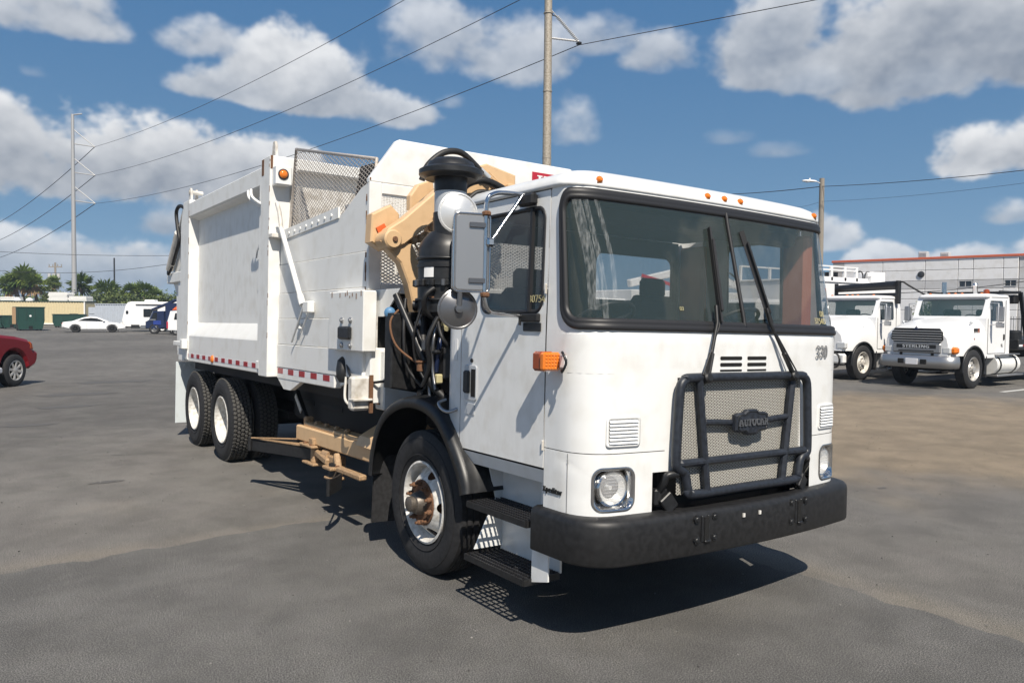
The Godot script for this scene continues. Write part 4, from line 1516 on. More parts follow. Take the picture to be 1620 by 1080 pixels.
func day_cab(called: String, label: String, at: Vector3, chrome_nose: bool) -> void:
	# local +Z is forward; the truck is turned to face -X
	var t := thing(called, label, "truck", at, -PI / 2, "bonneted white trucks parked in a row")
	var W: Material = mats.car_white
	var nose_z := 1.05 if chrome_nose else 0.85
	var g := Geo.new()
	var rings := []
	for i in 25:
		var u := i / 24.0
		var z := lerpf(nose_z, -0.62, u)
		var wd := lerpf(0.86, 1.0, smoothstep(0.0, 0.5, u)) - (0.06 if i == 0 else 0.0)
		var top := lerpf(1.62, 1.90, pow(u, 0.8)) - (0.10 if i == 0 else 0.0)
		var arch := 0.52 + sqrt(maxf(0.0, 0.60 * 0.60 - z * z)) if absf(z) < 0.60 else 0.88
		arch = maxf(arch, 0.88 if z > 0 else 0.80)
		var r := PackedVector3Array()
		for k in [[-1.0, 0.0], [-1.02, 0.45], [-0.97, 0.72], [-0.80, 0.93], [-0.55, 0.985], [0.0, 1.02], [0.55, 0.985], [0.80, 0.93], [0.97, 0.72], [1.02, 0.45], [1.0, 0.0]]:
			r.append(Vector3(k[0] * wd, lerpf(arch, top, k[1]), z))
		rings.append(r)
	g.loft(rings, false, true, false)
	part(t, "hood", g, W)
	# fender lips
	for s in [-1.0, 1.0]:
		g = Geo.new()
		var lip := []
		for p in arc(Vector3(s * 0.99, 0.52, 0), Vector3.BACK, Vector3.UP, 0.61, -0.1, PI + 0.25, 16):
			lip.append(p)
		g.tube(lip, 0.035, 6)
		g.span(Vector3(s * 0.60, 0.5, -0.62), Vector3(s * 0.66, 1.2, 0.62))
		part(t, "fender_arch", g, mats.black_plastic)
	# cab: hollow box of panels with glass
	var zf := -0.60
	var zb := -2.02
	var yb := 0.80
	var yt := 2.46
	g = Geo.new()
	var scr := func(a, b): return Vector3(a, b, lerpf(zf, zf - 0.30, (b - 1.86) / 0.60))
	holed(g, rrect(-0.86, 0.86, 1.93, 2.40, 0.06, 4, 4), -1.0, 1.0, 1.86, yt, scr, 2)
	for s in [-1.0, 1.0]:
		var side := func(a, b): return Vector3(s * (1.0 - maxf(0.0, b - 1.9) * 0.05), b, maxf(a, -9.0) if b < 1.86 else minf(a, lerpf(zf, zf - 0.30, (b - 1.86) / 0.60)))
		holed(g, rrect(-1.62, -0.86, 1.80, 2.36, 0.07, 4, 4), zb, zf, yb, yt, side, 3)
	holed(g, rrect(-0.55, 0.55, 1.85, 2.25, 0.06, 4, 3), -1.0, 1.0, yb, yt, func(a, b): return Vector3(a * (1.0 - maxf(0.0, b - 1.9) * 0.05), b, zb), 2)
	g.sheet(1, 1, func(u, v): return Vector3(lerpf(-1.0, 1.0, u), lerpf(yb, 1.87, v), zf + 0.001))
	for s in [-1.0, 1.0]:
		g.quad(Vector3(s, 0.8, zf), Vector3(s, 1.87, zf), Vector3(s * 0.98, 1.87, -0.9), Vector3(s, 0.8, -0.9))
	part(t, "cab", g, W)
	g = Geo.new()
	var rr := []
	for k in [[yt - 0.01, 1.0], [yt + 0.02, 1.015], [yt + 0.06, 0.98], [yt + 0.09, 0.88], [yt + 0.10, 0.5], [yt + 0.10, 0.1]]:
		var r := PackedVector3Array()
		for q in rrect(-0.985 * k[1], 0.985 * k[1], -1.43 - 0.60 * k[1], -1.43 + 0.60 * k[1], 0.12 * k[1], 4, 2):
			r.append(Vector3(q.x, k[0], q.y))
		rr.append(r)
	g.loft(rr, true, false, true)
	part(t, "roof", g, W)
	g = Geo.new()
	g.sheet(1, 1, func(u, v): return scr.call(lerpf(-0.86, 0.86, u), lerpf(1.93, 2.40, v)) + Vector3(0, 0, -0.005))
	part(t, "windscreen", g, mats.cab_glass)
	g = Geo.new()
	g.sheet(1, 1, func(u, v): return Vector3(lerpf(-0.55, 0.55, u), lerpf(1.85, 2.25, v), zb))
	part(t, "rear_window", g, mats.cab_glass)
	# inside
	g = Geo.new()
	g.span(Vector3(-0.95, 0.85, zb + 0.05), Vector3(0.95, 0.95, zf))
	g.span(Vector3(-0.93, 1.55, zf - 0.35), Vector3(0.93, 1.86, zf - 0.03), 0.05)
	for x in [-0.45, 0.45]:
		g.box(Vector3(x, 1.3, -1.5), Vector3(0.5, 0.2, 0.5), 0.05)
		g.box(Vector3(x, 1.75, -1.78), Vector3(0.48, 0.75, 0.14), 0.05)
	part(t, "interior", g, mats.cab_trim)
	g = Geo.new()
	var cb := Geo.along(Vector3(0, 1, -0.5))
	g.tube(arc(Vector3(0.45, 1.88, -1.10), cb.x, cb.z, 0.21, 0, TAU, 20).slice(0, 20), 0.016, 6, true)
	part(t, "steering_wheel", g, mats.gasket)
	for s in [-1.0, 1.0]:
		g = Geo.new()
		var x: float = s * 1.004
		for e in [[Vector3(x, 0.92, -0.72), Vector3(x, 0.92, -1.76)], [Vector3(x, 0.92, -1.76), Vector3(x, 2.38, -1.76)], [Vector3(x, 0.92, -0.72), Vector3(x, 1.86, -0.72)]]:
			g.bar(e[0], e[1], 0.008, 0.010)
		part(t, "door_gap", g, mats.black_steel)
		g = Geo.new()
		g.sheet(1, 1, func(u, v): return Vector3(s * (1.0 - maxf(0.0, lerpf(1.80, 2.36, v) - 1.9) * 0.05 - 0.008), lerpf(1.80, 2.36, v), lerpf(-1.62, -0.86, u)))
		g.bar(Vector3(s * 0.985, 1.80, -1.02), Vector3(s * 0.975, 2.36, -1.06), 0.02, 0.03)
		part(t, "side_window", g, mats.side_glass)
		g = Geo.new()
		g.box(Vector3(s * 1.012, 1.36, -1.66), Vector3(0.03, 0.16, 0.06), 0.01)
		part(t, "door_handle", g, mats.black_steel)
		# mirrors on stalks
		g = Geo.new()
		g.tube([Vector3(s * 1.0, 2.30, -0.85), Vector3(s * 1.22, 2.28, -0.80), Vector3(s * 1.22, 1.72, -0.80), Vector3(s * 1.0, 1.70, -0.85)], 0.015, 6)
		part(t, "mirror_stalk", g, mats.galvanised)
		g = Geo.new()
		g.box(Vector3(s * 1.26, 2.0, -0.82), Vector3(0.20, 0.42, 0.06), 0.02)
		g.box(Vector3(s * 1.26, 1.70, -0.82), Vector3(0.20, 0.15, 0.08), 0.02)
		part(t, "side_mirror", g, mats.brushed)
		g = Geo.new()
		g.disc(Vector3(s * 0.92, 1.55 if not chrome_nose else 1.75, 0.05), Vector3(s, 0, 1), 0.10 if not chrome_nose else 0.04, 0.04, 14, 0.01)
		part(t, "hood_mirror", g, mats.galvanised)
	for k in 5:
		g = Geo.new()
		g.lathe([[0.045, 0], [0.04, 0.03], [0.001, 0.05]], 10, Transform3D(Basis.IDENTITY, Vector3([-0.7, -0.18, 0.0, 0.18, 0.7][k], yt + 0.08, -0.98)))
		part(t, "roof_marker", g, mats.amber)
	# nose
	if chrome_nose:
		g = Geo.new()
		g.prism([Vector2(-0.62, 1.22), Vector2(0.62, 1.22), Vector2(0.70, 1.30), Vector2(0.68, 1.50), Vector2(0.60, 1.60), Vector2(-0.60, 1.60), Vector2(-0.68, 1.50), Vector2(-0.70, 1.30)], 0.03, Transform3D(Basis.IDENTITY, Vector3(0, 0, nose_z - 0.015)))
		var gr := part(t, "grille", g, mats.black_steel)
		for i in 5:
			g = Geo.new()
			g.bar(Vector3(-0.66, 1.265 + i * 0.065, nose_z + 0.03), Vector3(0.66, 1.265 + i * 0.065, nose_z + 0.03), 0.03, 0.014)
			part(gr, "grille_bar", g, mats.bright_steel)
		g = Geo.new()
		g.prism([Vector2(-0.10, 1.58), Vector2(-0.04, 1.60), Vector2(0.0, 1.66), Vector2(0.04, 1.60), Vector2(0.10, 1.58), Vector2(0, 1.55)], 0.03, Transform3D(Basis.IDENTITY, Vector3(0, 0, nose_z + 0.02)), 0.006)
		part(gr, "badge", g, mats.blue_paint)
		g = Geo.new()
		g.box(Vector3(0, 1.07, nose_z + 0.0), Vector3(1.30, 0.26, 0.08), 0.03)
		var strip := part(t, "chrome_surround", g, mats.brushed)
		g = Geo.new()
		g.box(Vector3(0, 1.115, nose_z + 0.035), Vector3(1.06, 0.10, 0.02))
		g.box(Vector3(0, 1.0, nose_z + 0.035), Vector3(0.95, 0.03, 0.02))
		part(strip, "dark_slot", g, mats.black_steel)
		words(strip, "lettering", "STERLING", "Droid Sans", 0.075, 0.01, Transform3D(Basis.IDENTITY.scaled(Vector3(1.5, 1, 1)), Vector3(0, 1.115, nose_z + 0.05)), mats.galvanised, 700)
		for s in [-1.0, 1.0]:
			var lamp := Node3D.new()
			adopt(t, lamp, "headlight")
			g = Geo.new()
			g.box(Vector3(s * 0.78, 1.03, nose_z - 0.05), Vector3(0.22, 0.19, 0.12), 0.03)
			part(lamp, "clear_lens", g, mats.reflector)
			g = Geo.new()
			g.box(Vector3(s * 0.93, 1.03, nose_z - 0.15), Vector3(0.16, 0.19, 0.22), 0.05)
			part(lamp, "amber_lens", g, mats.amber)
			for k in 3:
				g = Geo.new()
				g.box(Vector3(s * 1.005, 1.55, 0.02 - k * 0.11), Vector3(0.03, 0.12, 0.05), 0.006)
				part(t, "hood_vent", g, [mats.black_steel, mats.black_steel, mats.dark_amber][k])
			g = Geo.new()
			g.prism([Vector2(0.12, 1.40), Vector2(-0.04, 1.42), Vector2(-0.02, 1.28)], 0.03, Transform3D(Basis(Vector3(0, 0, 1), Vector3.UP, Vector3(s, 0, 0)), Vector3(s * 0.985, 0, 0.05)), 0.006)
			part(t, "side_marker", g, mats.dark_amber)
		g = Geo.new()
		rings = []
		for k in [[0.55, -0.05], [0.56, 0.0], [0.70, 0.02], [0.86, 0.0], [0.88, -0.05]]:
			var r := PackedVector3Array()
			for i in 25:
				var q: Array = plan(lerpf(-1.28, 1.28, i / 24.0), 1.02, nose_z + 0.22, 5.0, 0.28)
				r.append(q[0] + q[1] * k[1] + Vector3(0, k[0], 0))
			rings.append(r)
		g.loft(rings, false)
		var b := part(t, "bumper", g, mats.brushed)
		g = Geo.new()
		g.box(Vector3(0, 0.72, nose_z + 0.25), Vector3(0.32, 0.16, 0.02), 0.004)
		part(b, "licence_plate", g, mats.white_tape)
		for s in [-1.0, 1.0]:
			g = Geo.new()
			g.box(Vector3(s * 0.30, 0.72, nose_z + 0.232), Vector3(0.17, 0.13, 0.03), 0.03)
			part(b, "tow_slot", g, mats.dark_hole)
		g = Geo.new()
		g.lathe([[0.06, 0], [0.055, 0.22], [0.075, 0.26], [0.05, 0.30]], 14, Transform3D(Geo.along(Vector3(0, 1, 0.15)), Vector3(0.42, yt + 0.09, -1.25)))
		part(t, "horn", g, mats.chrome)
		g = Geo.new()
		g.lathe([[0.08, 0], [0.08, 0.12], [0.03, 0.15]], 14, Transform3D(Basis.IDENTITY, Vector3(0.55, yt + 0.09, -1.6)))
		part(t, "beacon", g, mats.dark_amber)
		g = Geo.new()
		g.tube([Vector3(-0.92, 0.9, -2.2), Vector3(-0.92, 2.95, -2.2)], 0.075, 12)
		part(t, "exhaust_stack", g, mats.chrome)
		g = Geo.new()
		g.prism([Vector2(0, 0), Vector2(0.10, 0.02), Vector2(0.12, 0.09), Vector2(0.04, 0.10)], 0.005, Transform3D(Basis(Vector3(0, 0, 1), Vector3.UP, Vector3(1, 0, 0)), Vector3(1.003, 1.08, -1.62)))
		part(t, "door_mark", g, mats.print_grey)
	else:
		g = Geo.new()
		g.box(Vector3(0, 1.25, nose_z), Vector3(1.15, 0.62, 0.06), 0.04)
		part(t, "grille", g, mats.brushed)
		g = Geo.new()
		g.box(Vector3(0, 0.66, nose_z + 0.12), Vector3(2.05, 0.30, 0.16), 0.05)
		part(t, "bumper", g, mats.white_steel)
		for s in [-1.0, 1.0]:
			g = Geo.new()
			g.box(Vector3(s * 0.80, 1.05, nose_z - 0.04), Vector3(0.30, 0.20, 0.12), 0.03)
			part(t, "headlight", g, mats.reflector)
		# tarp rollers on their frame over the cab
		var tz := -1.75
		g = Geo.new()
		g.box(Vector3(-1.05, 2.72, tz), Vector3(0.07, 0.5, 0.14), 0.01)
		g.box(Vector3(1.05, 2.66, tz), Vector3(0.12, 0.72, 0.16), 0.02)
		var rack := part(t, "tarp_frame", g, mats.black_steel)
		g = Geo.new()
		g.tube([Vector3(-1.05, 2.80, tz), Vector3(1.0, 2.88, tz)], 0.115, 12, false, 0.135)
		g.tube([Vector3(-1.05, 2.54, tz), Vector3(1.05, 2.56, tz)], 0.085, 12)
		part(rack, "tarp_roll", g, mats.black_plastic)
		g = Geo.new()
		g.tube(smooth([Vector3(0.95, 2.95, tz), Vector3(1.15, 2.98, tz - 0.05), Vector3(1.35, 2.85, tz - 0.1), Vector3(1.9, 2.50, tz - 0.2)]), 0.03, 6)
		part(rack, "tarp_arm", g, mats.hose)
		g = Geo.new()
		g.tube(smooth([Vector3(0.5, 2.46, tz), Vector3(0.75, 2.30, tz), Vector3(1.0, 2.35, tz)]), 0.012, 5)
		part(rack, "tarp_cord", g, mats.hose)
	# running gear
	g = Geo.new()
	for x in [-0.42, 0.42]:
		g.span(Vector3(x - 0.04, 0.72, -7.5), Vector3(x + 0.04, 0.98, nose_z))
	g.span(Vector3(-0.45, 0.45, -1.2), Vector3(0.45, 1.1, 0.6), 0.05)
	g.tube([Vector3(-0.85, 0.52, 0), Vector3(0.85, 0.52, 0)], 0.08, 8)
	part(t, "chassis", g, mats.dark_chassis)
	var rim: Material = mats.alloy if chrome_nose else mats.worn_white
	for z in [0.0, -5.0, -6.3]:
		for s in [-1.0, 1.0]:
			truck_wheel(t, Vector3(s * 0.86, 0.52, z), s > 0, rim)
	for s in [-1.0, 1.0]:
		g = Geo.new()
		g.tube([Vector3(s * 0.82, 0.60, -1.15), Vector3(s * 0.82, 0.60, -2.55)], 0.27, 20)
		var tank := part(t, "fuel_tank", g, mats.white_steel)
		for z in [-1.35, -2.3]:
			g = Geo.new()
			g.lathe([[0.282, -0.04], [0.282, 0.04]], 20, Transform3D(Basis(Vector3.RIGHT, PI / 2), Vector3(s * 0.82, 0.60, z)))
			part(tank, "strap", g, mats.black_steel)
		g = Geo.new()
		g.box(Vector3(s * 0.95, 0.30, -1.95), Vector3(0.30, 0.05, 1.6), 0.01)
		g.box(Vector3(s * 0.95, 0.88, -1.8), Vector3(0.34, 0.03, 1.3), 0.01)
		part(t, "side_step", g, mats.brushed)
		g = Geo.new()
		g.span(Vector3(s * 0.86, 0.28, -0.72), Vector3(s * 1.0, 0.85, -0.66))
		part(t, "mud_flap", g, mats.rubber)
	# flat bed behind the cab
	g = Geo.new()
	g.span(Vector3(-1.05, 0.98, -8.0), Vector3(1.05, 1.28, -2.5), 0.02)
	var bed := part(t, "flat_bed", g, mats.black_steel)
	if chrome_nose:
		for i in 6:
			g = Geo.new()
			g.span(Vector3(1.051, 1.08, -2.75 - i * 0.28), Vector3(1.054, 1.14, -2.52 - i * 0.28))
			part(bed, "reflective_tape", g, mats.white_tape if i % 2 == 0 else mats.red_tape)
		g = Geo.new()
		for x in [-1.0, 1.0]:
			g.bar(Vector3(x, 1.28, -3.1), Vector3(x, 2.62, -2.65), 0.09, 0.09)
		g.bar(Vector3(-1.0, 2.62, -2.65), Vector3(1.0, 2.62, -2.65), 0.08, 0.08)
		g.bar(Vector3(0.98, 2.62, -2.65), Vector3(0.98, 2.62, -1.4), 0.05, 0.05)
		g.bar(Vector3(-0.98, 2.62, -2.65), Vector3(-0.98, 2.62, -1.4), 0.05, 0.05)
		g.span(Vector3(-0.9, 2.30, -2.72), Vector3(0.95, 2.55, -2.40), 0.03)
		part(t, "headache_rack", g, mats.black_steel)
		g = Geo.new()
		g.disc(Vector3(0.75, 1.40, -2.9), Vector3.UP, 0.20, 0.28, 16, 0.05)
		part(t, "winch_drum", g, mats.black_plastic)


func service_truck() -> void:
	var t := thing("service_truck", "tall white service body with roof rails behind the bonneted trucks", "truck", Vector3(21.0, 0, -13.9), -PI / 2)
	var g := Geo.new()
	g.span(Vector3(-1.15, 0.9, -7.2), Vector3(1.15, 3.2, 0.0), 0.04)
	part(t, "box_body", g, mats.car_white)
	g = Geo.new()
	g.span(Vector3(-1.2, 3.2, -7.2), Vector3(1.2, 3.27, 0.05), 0.02)
	g.span(Vector3(1.02, 3.27, -5.2), Vector3(1.12, 3.42, 0.0), 0.01)
	for z in [0.0, -0.9, -1.8, -2.7, -3.6, -4.4]:
		g.span(Vector3(1.02, 3.27, z - 0.07), Vector3(1.12, 3.82, z + 0.07), 0.01)
		g.span(Vector3(-1.12, 3.27, z - 0.05), Vector3(-1.02, 3.82, z + 0.05), 0.01)
	g.span(Vector3(1.03, 3.66, -4.4), Vector3(1.11, 3.72, 0.0))
	g.span(Vector3(1.03, 3.80, -4.5), Vector3(1.11, 3.85, 0.0))
	g.span(Vector3(-1.11, 3.78, -4.4), Vector3(-1.03, 3.84, 0.0))
	part(t, "roof_rail", g, mats.car_white)
	g = Geo.new()
	for z in [-0.5, -2.2, -3.1]:
		g.span(Vector3(0.7, 3.30, z - 0.25), Vector3(0.95, 3.62, z + 0.25))
	part(t, "roof_gear", g, mats.black_steel)
	g = Geo.new()
	for z in [-4.7, -5.3]:
		g.tube(smooth([Vector3(0.9, 3.27, z), Vector3(0.9, 3.62, z - 0.05), Vector3(0.9, 3.72, z - 0.25), Vector3(0.9, 3.62, z - 0.45), Vector3(0.9, 3.27, z - 0.5)]), 0.025, 6)
	part(t, "roof_hoop", g, mats.hose)
	g = Geo.new()
	g.box(Vector3(0.8, 3.5, -6.1), Vector3(0.5, 0.45, 1.0), 0.03)
	g.box(Vector3(0.8, 3.6, -5.6), Vector3(0.4, 0.2, 0.4), 0.03)
	part(t, "roof_locker", g, mats.car_white)
	g = Geo.new()
	g.span(Vector3(-1.1, 0.8, 0.05), Vector3(1.1, 2.5, 1.7), 0.12)
	var cab_ := part(t, "cab", g, mats.car_white)
	g = Geo.new()
	g.span(Vector3(-0.95, 1.7, 1.69), Vector3(0.95, 2.35, 1.71))
	g.span(Vector3(1.09, 1.7, 0.5), Vector3(1.105, 2.3, 1.4))
	part(cab_, "window", g, mats.dark_glass)
	for z in [1.0, -5.0]:
		for s in [-1.0, 1.0]:
			truck_wheel(t, Vector3(s * 0.95, 0.5, z), s > 0, mats.worn_white)
	g = Geo.new()
	g.span(Vector3(-0.6, 0.55, -7), Vector3(0.6, 0.95, 1.5))
	part(t, "chassis", g, mats.dark_chassis)


func boom_truck() -> void:
	var t := thing("boom_truck", "white truck with folded red and white boom seen through the cab glass", "truck", Vector3(17.0, 0, -18.0), -PI / 2)
	var g := Geo.new()
	g.span(Vector3(-1.2, 0.9, -8.0), Vector3(1.2, 2.85, 0.0), 0.04)
	var box := part(t, "box_body", g, mats.car_white)
	g = Geo.new()
	for z in [-1.3, -2.6, -3.9, -5.2, -6.5]:
		g.span(Vector3(1.2, 1.0, z - 0.02), Vector3(1.215, 2.75, z + 0.02))
	g.span(Vector3(1.2, 2.1, -8.0), Vector3(1.22, 2.14, 0.0))
	part(box, "panel_seam", g, mats.galvanised)
	g = Geo.new()
	g.span(Vector3(1.2, 1.0, -4.8), Vector3(1.21, 2.0, -4.1))
	part(box, "side_door", g, mats.galvanised)
	g = Geo.new()
	g.bar(Vector3(0.6, 3.05, -7.6), Vector3(0.6, 3.75, -3.6), 0.3, 0.34, 0.04)
	g.bar(Vector3(0.6, 3.75, -3.6), Vector3(0.6, 3.1, -0.4), 0.26, 0.30, 0.04)
	g.disc(Vector3(0.6, 3.72, -3.6), Vector3.RIGHT, 0.28, 0.42, 16, 0.03)
	part(t, "boom", g, mats.car_white)
	g = Geo.new()
	g.bar(Vector3(0.78, 3.10, -2.6), Vector3(0.78, 3.42, -0.9), 0.05, 0.14, 0.02)
	part(t, "red_stripe", g, mats.red_print)
	g = Geo.new()
	g.tube(smooth([Vector3(0.8, 3.7, -3.3), Vector3(0.85, 3.95, -3.8), Vector3(0.85, 3.8, -4.4), Vector3(0.8, 3.5, -4.8)]), 0.035, 6)
	g.tube(smooth([Vector3(0.8, 3.3, -5.5), Vector3(0.85, 3.7, -5.9), Vector3(0.85, 3.5, -6.4)]), 0.03, 6)
	part(t, "hydraulic_hose", g, mats.hose)
	g = Geo.new()
	g.span(Vector3(-1.1, 0.8, 0.05), Vector3(1.1, 2.5, 1.7), 0.12)
	var cab_ := part(t, "cab", g, mats.car_white)
	g = Geo.new()
	g.span(Vector3(-0.95, 1.7, 1.69), Vector3(0.95, 2.35, 1.71))
	g.span(Vector3(1.09, 1.7, 0.5), Vector3(1.105, 2.3, 1.4))
	part(cab_, "window", g, mats.dark_glass)
	for z in [1.0, -5.0, -6.3]:
		for s in [-1.0, 1.0]:
			truck_wheel(t, Vector3(s * 0.95, 0.5, z), s > 0, mats.worn_white)
	g = Geo.new()
	g.span(Vector3(-0.6, 0.55, -7.8), Vector3(0.6, 0.95, 1.5))
	part(t, "chassis", g, mats.dark_chassis)


# ---- the refuse truck ----

# plan of a cab-over nose: flat front bow, round corner, straight side; t is the run from the middle
func plan(t: float, hw: float, zf: float, r1: float, rc: float) -> Array:
	var th := asin((hw - rc) / (r1 - rc))
	var s := signf(t)
	var a := absf(t)
	var la := r1 * th
	var lc := rc * (PI / 2 - th)
	if a < la:
		var q := a / r1
		return [Vector3(s * r1 * sin(q), 0, zf - r1 + r1 * cos(q)), Vector3(s * sin(q), 0, cos(q))]
	var cz := zf - r1 + (r1 - rc) * cos(th)
	if a < la + lc:
		var q := th + (a - la) / rc
		return [Vector3(s * ((r1 - rc) * sin(th) + rc * sin(q)), 0, cz + rc * cos(q)), Vector3(s * sin(q), 0, cos(q))]
	return [Vector3(s * hw, 0, cz - (a - la - lc)), Vector3(s, 0, 0)]


const SEAM_T := 1.4925


func cab(t: float, y: float, off := 0.0) -> Vector3:
	var p: Array = plan(t, 1.2, 1.885, 7.0, 0.22)
	var v: Vector3 = p[0] + p[1] * off
	var zf := 1.885
	if y > 1.70:
		zf -= (minf(y, 2.5) - 1.70) * 0.2375
		if y > 2.5:
			zf -= (y - 2.5) * 0.35
		v.x *= 1.0 - (y - 1.70) * 0.018
	if v.z > 1.43:
		v.z = 1.43 + (v.z - 1.43) * (zf - 1.43) / 0.455
	v.y = y
	return v


var truck: Node3D


# the roof's outline: the nose curve, then well rounded rear corners
func roof_edge(u: float, y: float, off: float) -> Vector3:
	var t := lerpf(-2.82, 2.82, u)
	var straight := 2.09
	if absf(t) <= straight:
		return cab(t, y, off)
	var a := minf((absf(t) - straight) / 0.53 * PI / 2, PI / 2)
	var v := cab(straight * signf(t), y, 0.0)
	var r := 0.34
	var c := v - Vector3(signf(t) * r, 0, 0)
	c.z -= 0.20
	v = c + Vector3(signf(t) * cos(a), 0, -sin(a)) * (r + off)
	if absf(t) > straight + 0.53:
		v.x -= signf(t) * (absf(t) - straight - 0.53)
	return v



func refuse_truck() -> void:
	truck = thing("refuse_truck", "large white side-loading refuse truck with tan arm and black grille guard", "truck")
	# it stands leaning a little on its springs
	var lean := Basis(Vector3.RIGHT, deg_to_rad(-0.628)) * Basis(Vector3.BACK, deg_to_rad(-1.269))
	truck.transform = Transform3D(Basis.IDENTITY, Vector3(0, 0.5, -2)) * Transform3D(lean, Vector3.ZERO) * Transform3D(Basis.IDENTITY, Vector3(0, -0.5, 2))
	cab_shell()
	cab_windows()
	cab_inside()
	nose()
	for s in [-1.0, 1.0]:
		door(s)
	side_mirror(-1.0)
	side_mirror(1.0)
	steps_and_fender(-1.0)
	steps_and_fender(1.0)
	wheels()
	chassis()
	behind_cab()
	hopper()
	packer_body()
	loading_arm()


func cab_shell() -> void:
	var g := Geo.new()
	# windscreen surround down to the grille
	holed(g, rrect(-1.335, 1.335, 1.765, 2.512, 0.12, 8, 40), -SEAM_T, SEAM_T, 1.715, 2.565, cab, 6)
	g.sheet(76, 8, func(u, v): return cab(lerpf(-SEAM_T, SEAM_T, u), lerpf(1.50, 1.715, v)))
	for s in [-1.0, 1.0]:
		g.sheet(14, 4, func(u, v): return cab(s * lerpf(0.66, SEAM_T, u), lerpf(1.062, 1.50, v)))
		g.sheet(2, 4, func(u, v): return cab(s * lerpf(0.575, 0.66, u), lerpf(0.94, 1.50, v)))
		# behind the door
		g.sheet(6, 8, func(u, v): return Vector3(s * (1.2 - 0.10 * pow(1.0 - u, 5.0)) * (1.0 - maxf(0.0, lerpf(0.9, 2.56, v) - 1.7) * 0.018), lerpf(0.9, 2.56, v), lerpf(0.25, 0.497, u)))
		g.sheet(10, 2, func(u, v): return Vector3(s * lerpf(1.17, 1.2, v), lerpf(0.845, 0.928, v), lerpf(0.44, 1.432, u)))
	g.sheet(10, 2, func(u, v): return cab(lerpf(-0.66, 0.66, u), lerpf(1.475, 1.50, v)))
	part(truck, "cab_shell", g, mats.white_paint)
	# lower corners with the headlamp openings
	for s in [-1.0, 1.0]:
		g = Geo.new()
		var hole := rrect(0.875, 1.135, 0.745, 0.980, 0.06, 6, 4)
		holed(g, hole, 0.745, SEAM_T, 0.70, 1.0575, func(a, b): return cab(s * a, b), 5)
		g.sheet(3, 2, func(u, v): return cab(s * lerpf(0.575, 0.745, u), lerpf(0.94, 1.0575, v)))
		part(truck, "corner_panel", g, mats.white_paint)
	# rear wall of the cab with its two windows
	g = Geo.new()
	for s in [-1.0, 1.0]:
		holed(g, rrect(0.17 if s > 0 else -1.03, 1.03 if s > 0 else -0.17, 1.86, 2.36, 0.07, 5, 4), 0.0 if s > 0 else -1.12, 1.12 if s > 0 else 0.0, 0.9, 2.53, func(a, b): return Vector3(a, b, 0.26), 4)
	part(truck, "rear_wall", g, mats.white_paint)
	g = Geo.new()
	g.span(Vector3(-1.13, 0.86, 0.3), Vector3(1.13, 0.92, 1.45))
	part(truck, "cab_floor", g, mats.dark_chassis)
	# roof
	g = Geo.new()
	var rings := []
	for k in [[2.548, 0.002, 1.0], [2.553, 0.020, 1.0], [2.570, 0.022, 1.0], [2.602, 0.008, 0.998], [2.630, -0.016, 0.99], [2.650, -0.055, 0.97], [2.666, -0.08, 0.92], [2.680, -0.10, 0.8], [2.689, -0.12, 0.5], [2.691, -0.12, 0.1]]:
		var r := PackedVector3Array()
		for i in 61:
			var v := roof_edge(i / 60.0, k[0], k[1])
			v = Vector3(v.x * k[2], v.y, 0.95 + (v.z - 0.95) * k[2])
			r.append(v)
		rings.append(r)
	g.loft(rings, true, false, true)
	part(truck, "roof", g, mats.white_paint)
	for x in [-1.02, -0.14, 0.02, 0.18, 1.06]:
		g = Geo.new()
		var p := cab(x, 2.590, 0.012)
		g.lathe([[0.022, 0.0], [0.022, 0.006], [0.017, 0.016], [0.007, 0.021]], 12, Transform3D(Geo.along(Vector3(0, 0.55, 0.83)), p))
		var o := part(truck, "roof_marker_light", g, mats.amber)
		g = Geo.new()
		g.box(p + Vector3(0, -0.02, 0.004), Vector3(0.05, 0.014, 0.014), 0.004)
		part(o, "base", g, mats.rust)
	# the little scoop on the roof
	g = Geo.new()
	g.prism([Vector2(-0.14, 0), Vector2(0.10, 0), Vector2(0.16, 0.075), Vector2(-0.12, 0.055)], 0.28, Transform3D(Basis.IDENTITY, Vector3(0.0, 2.69, 0.55)), 0.01)
	part(truck, "roof_vent", g, mats.worn_white)


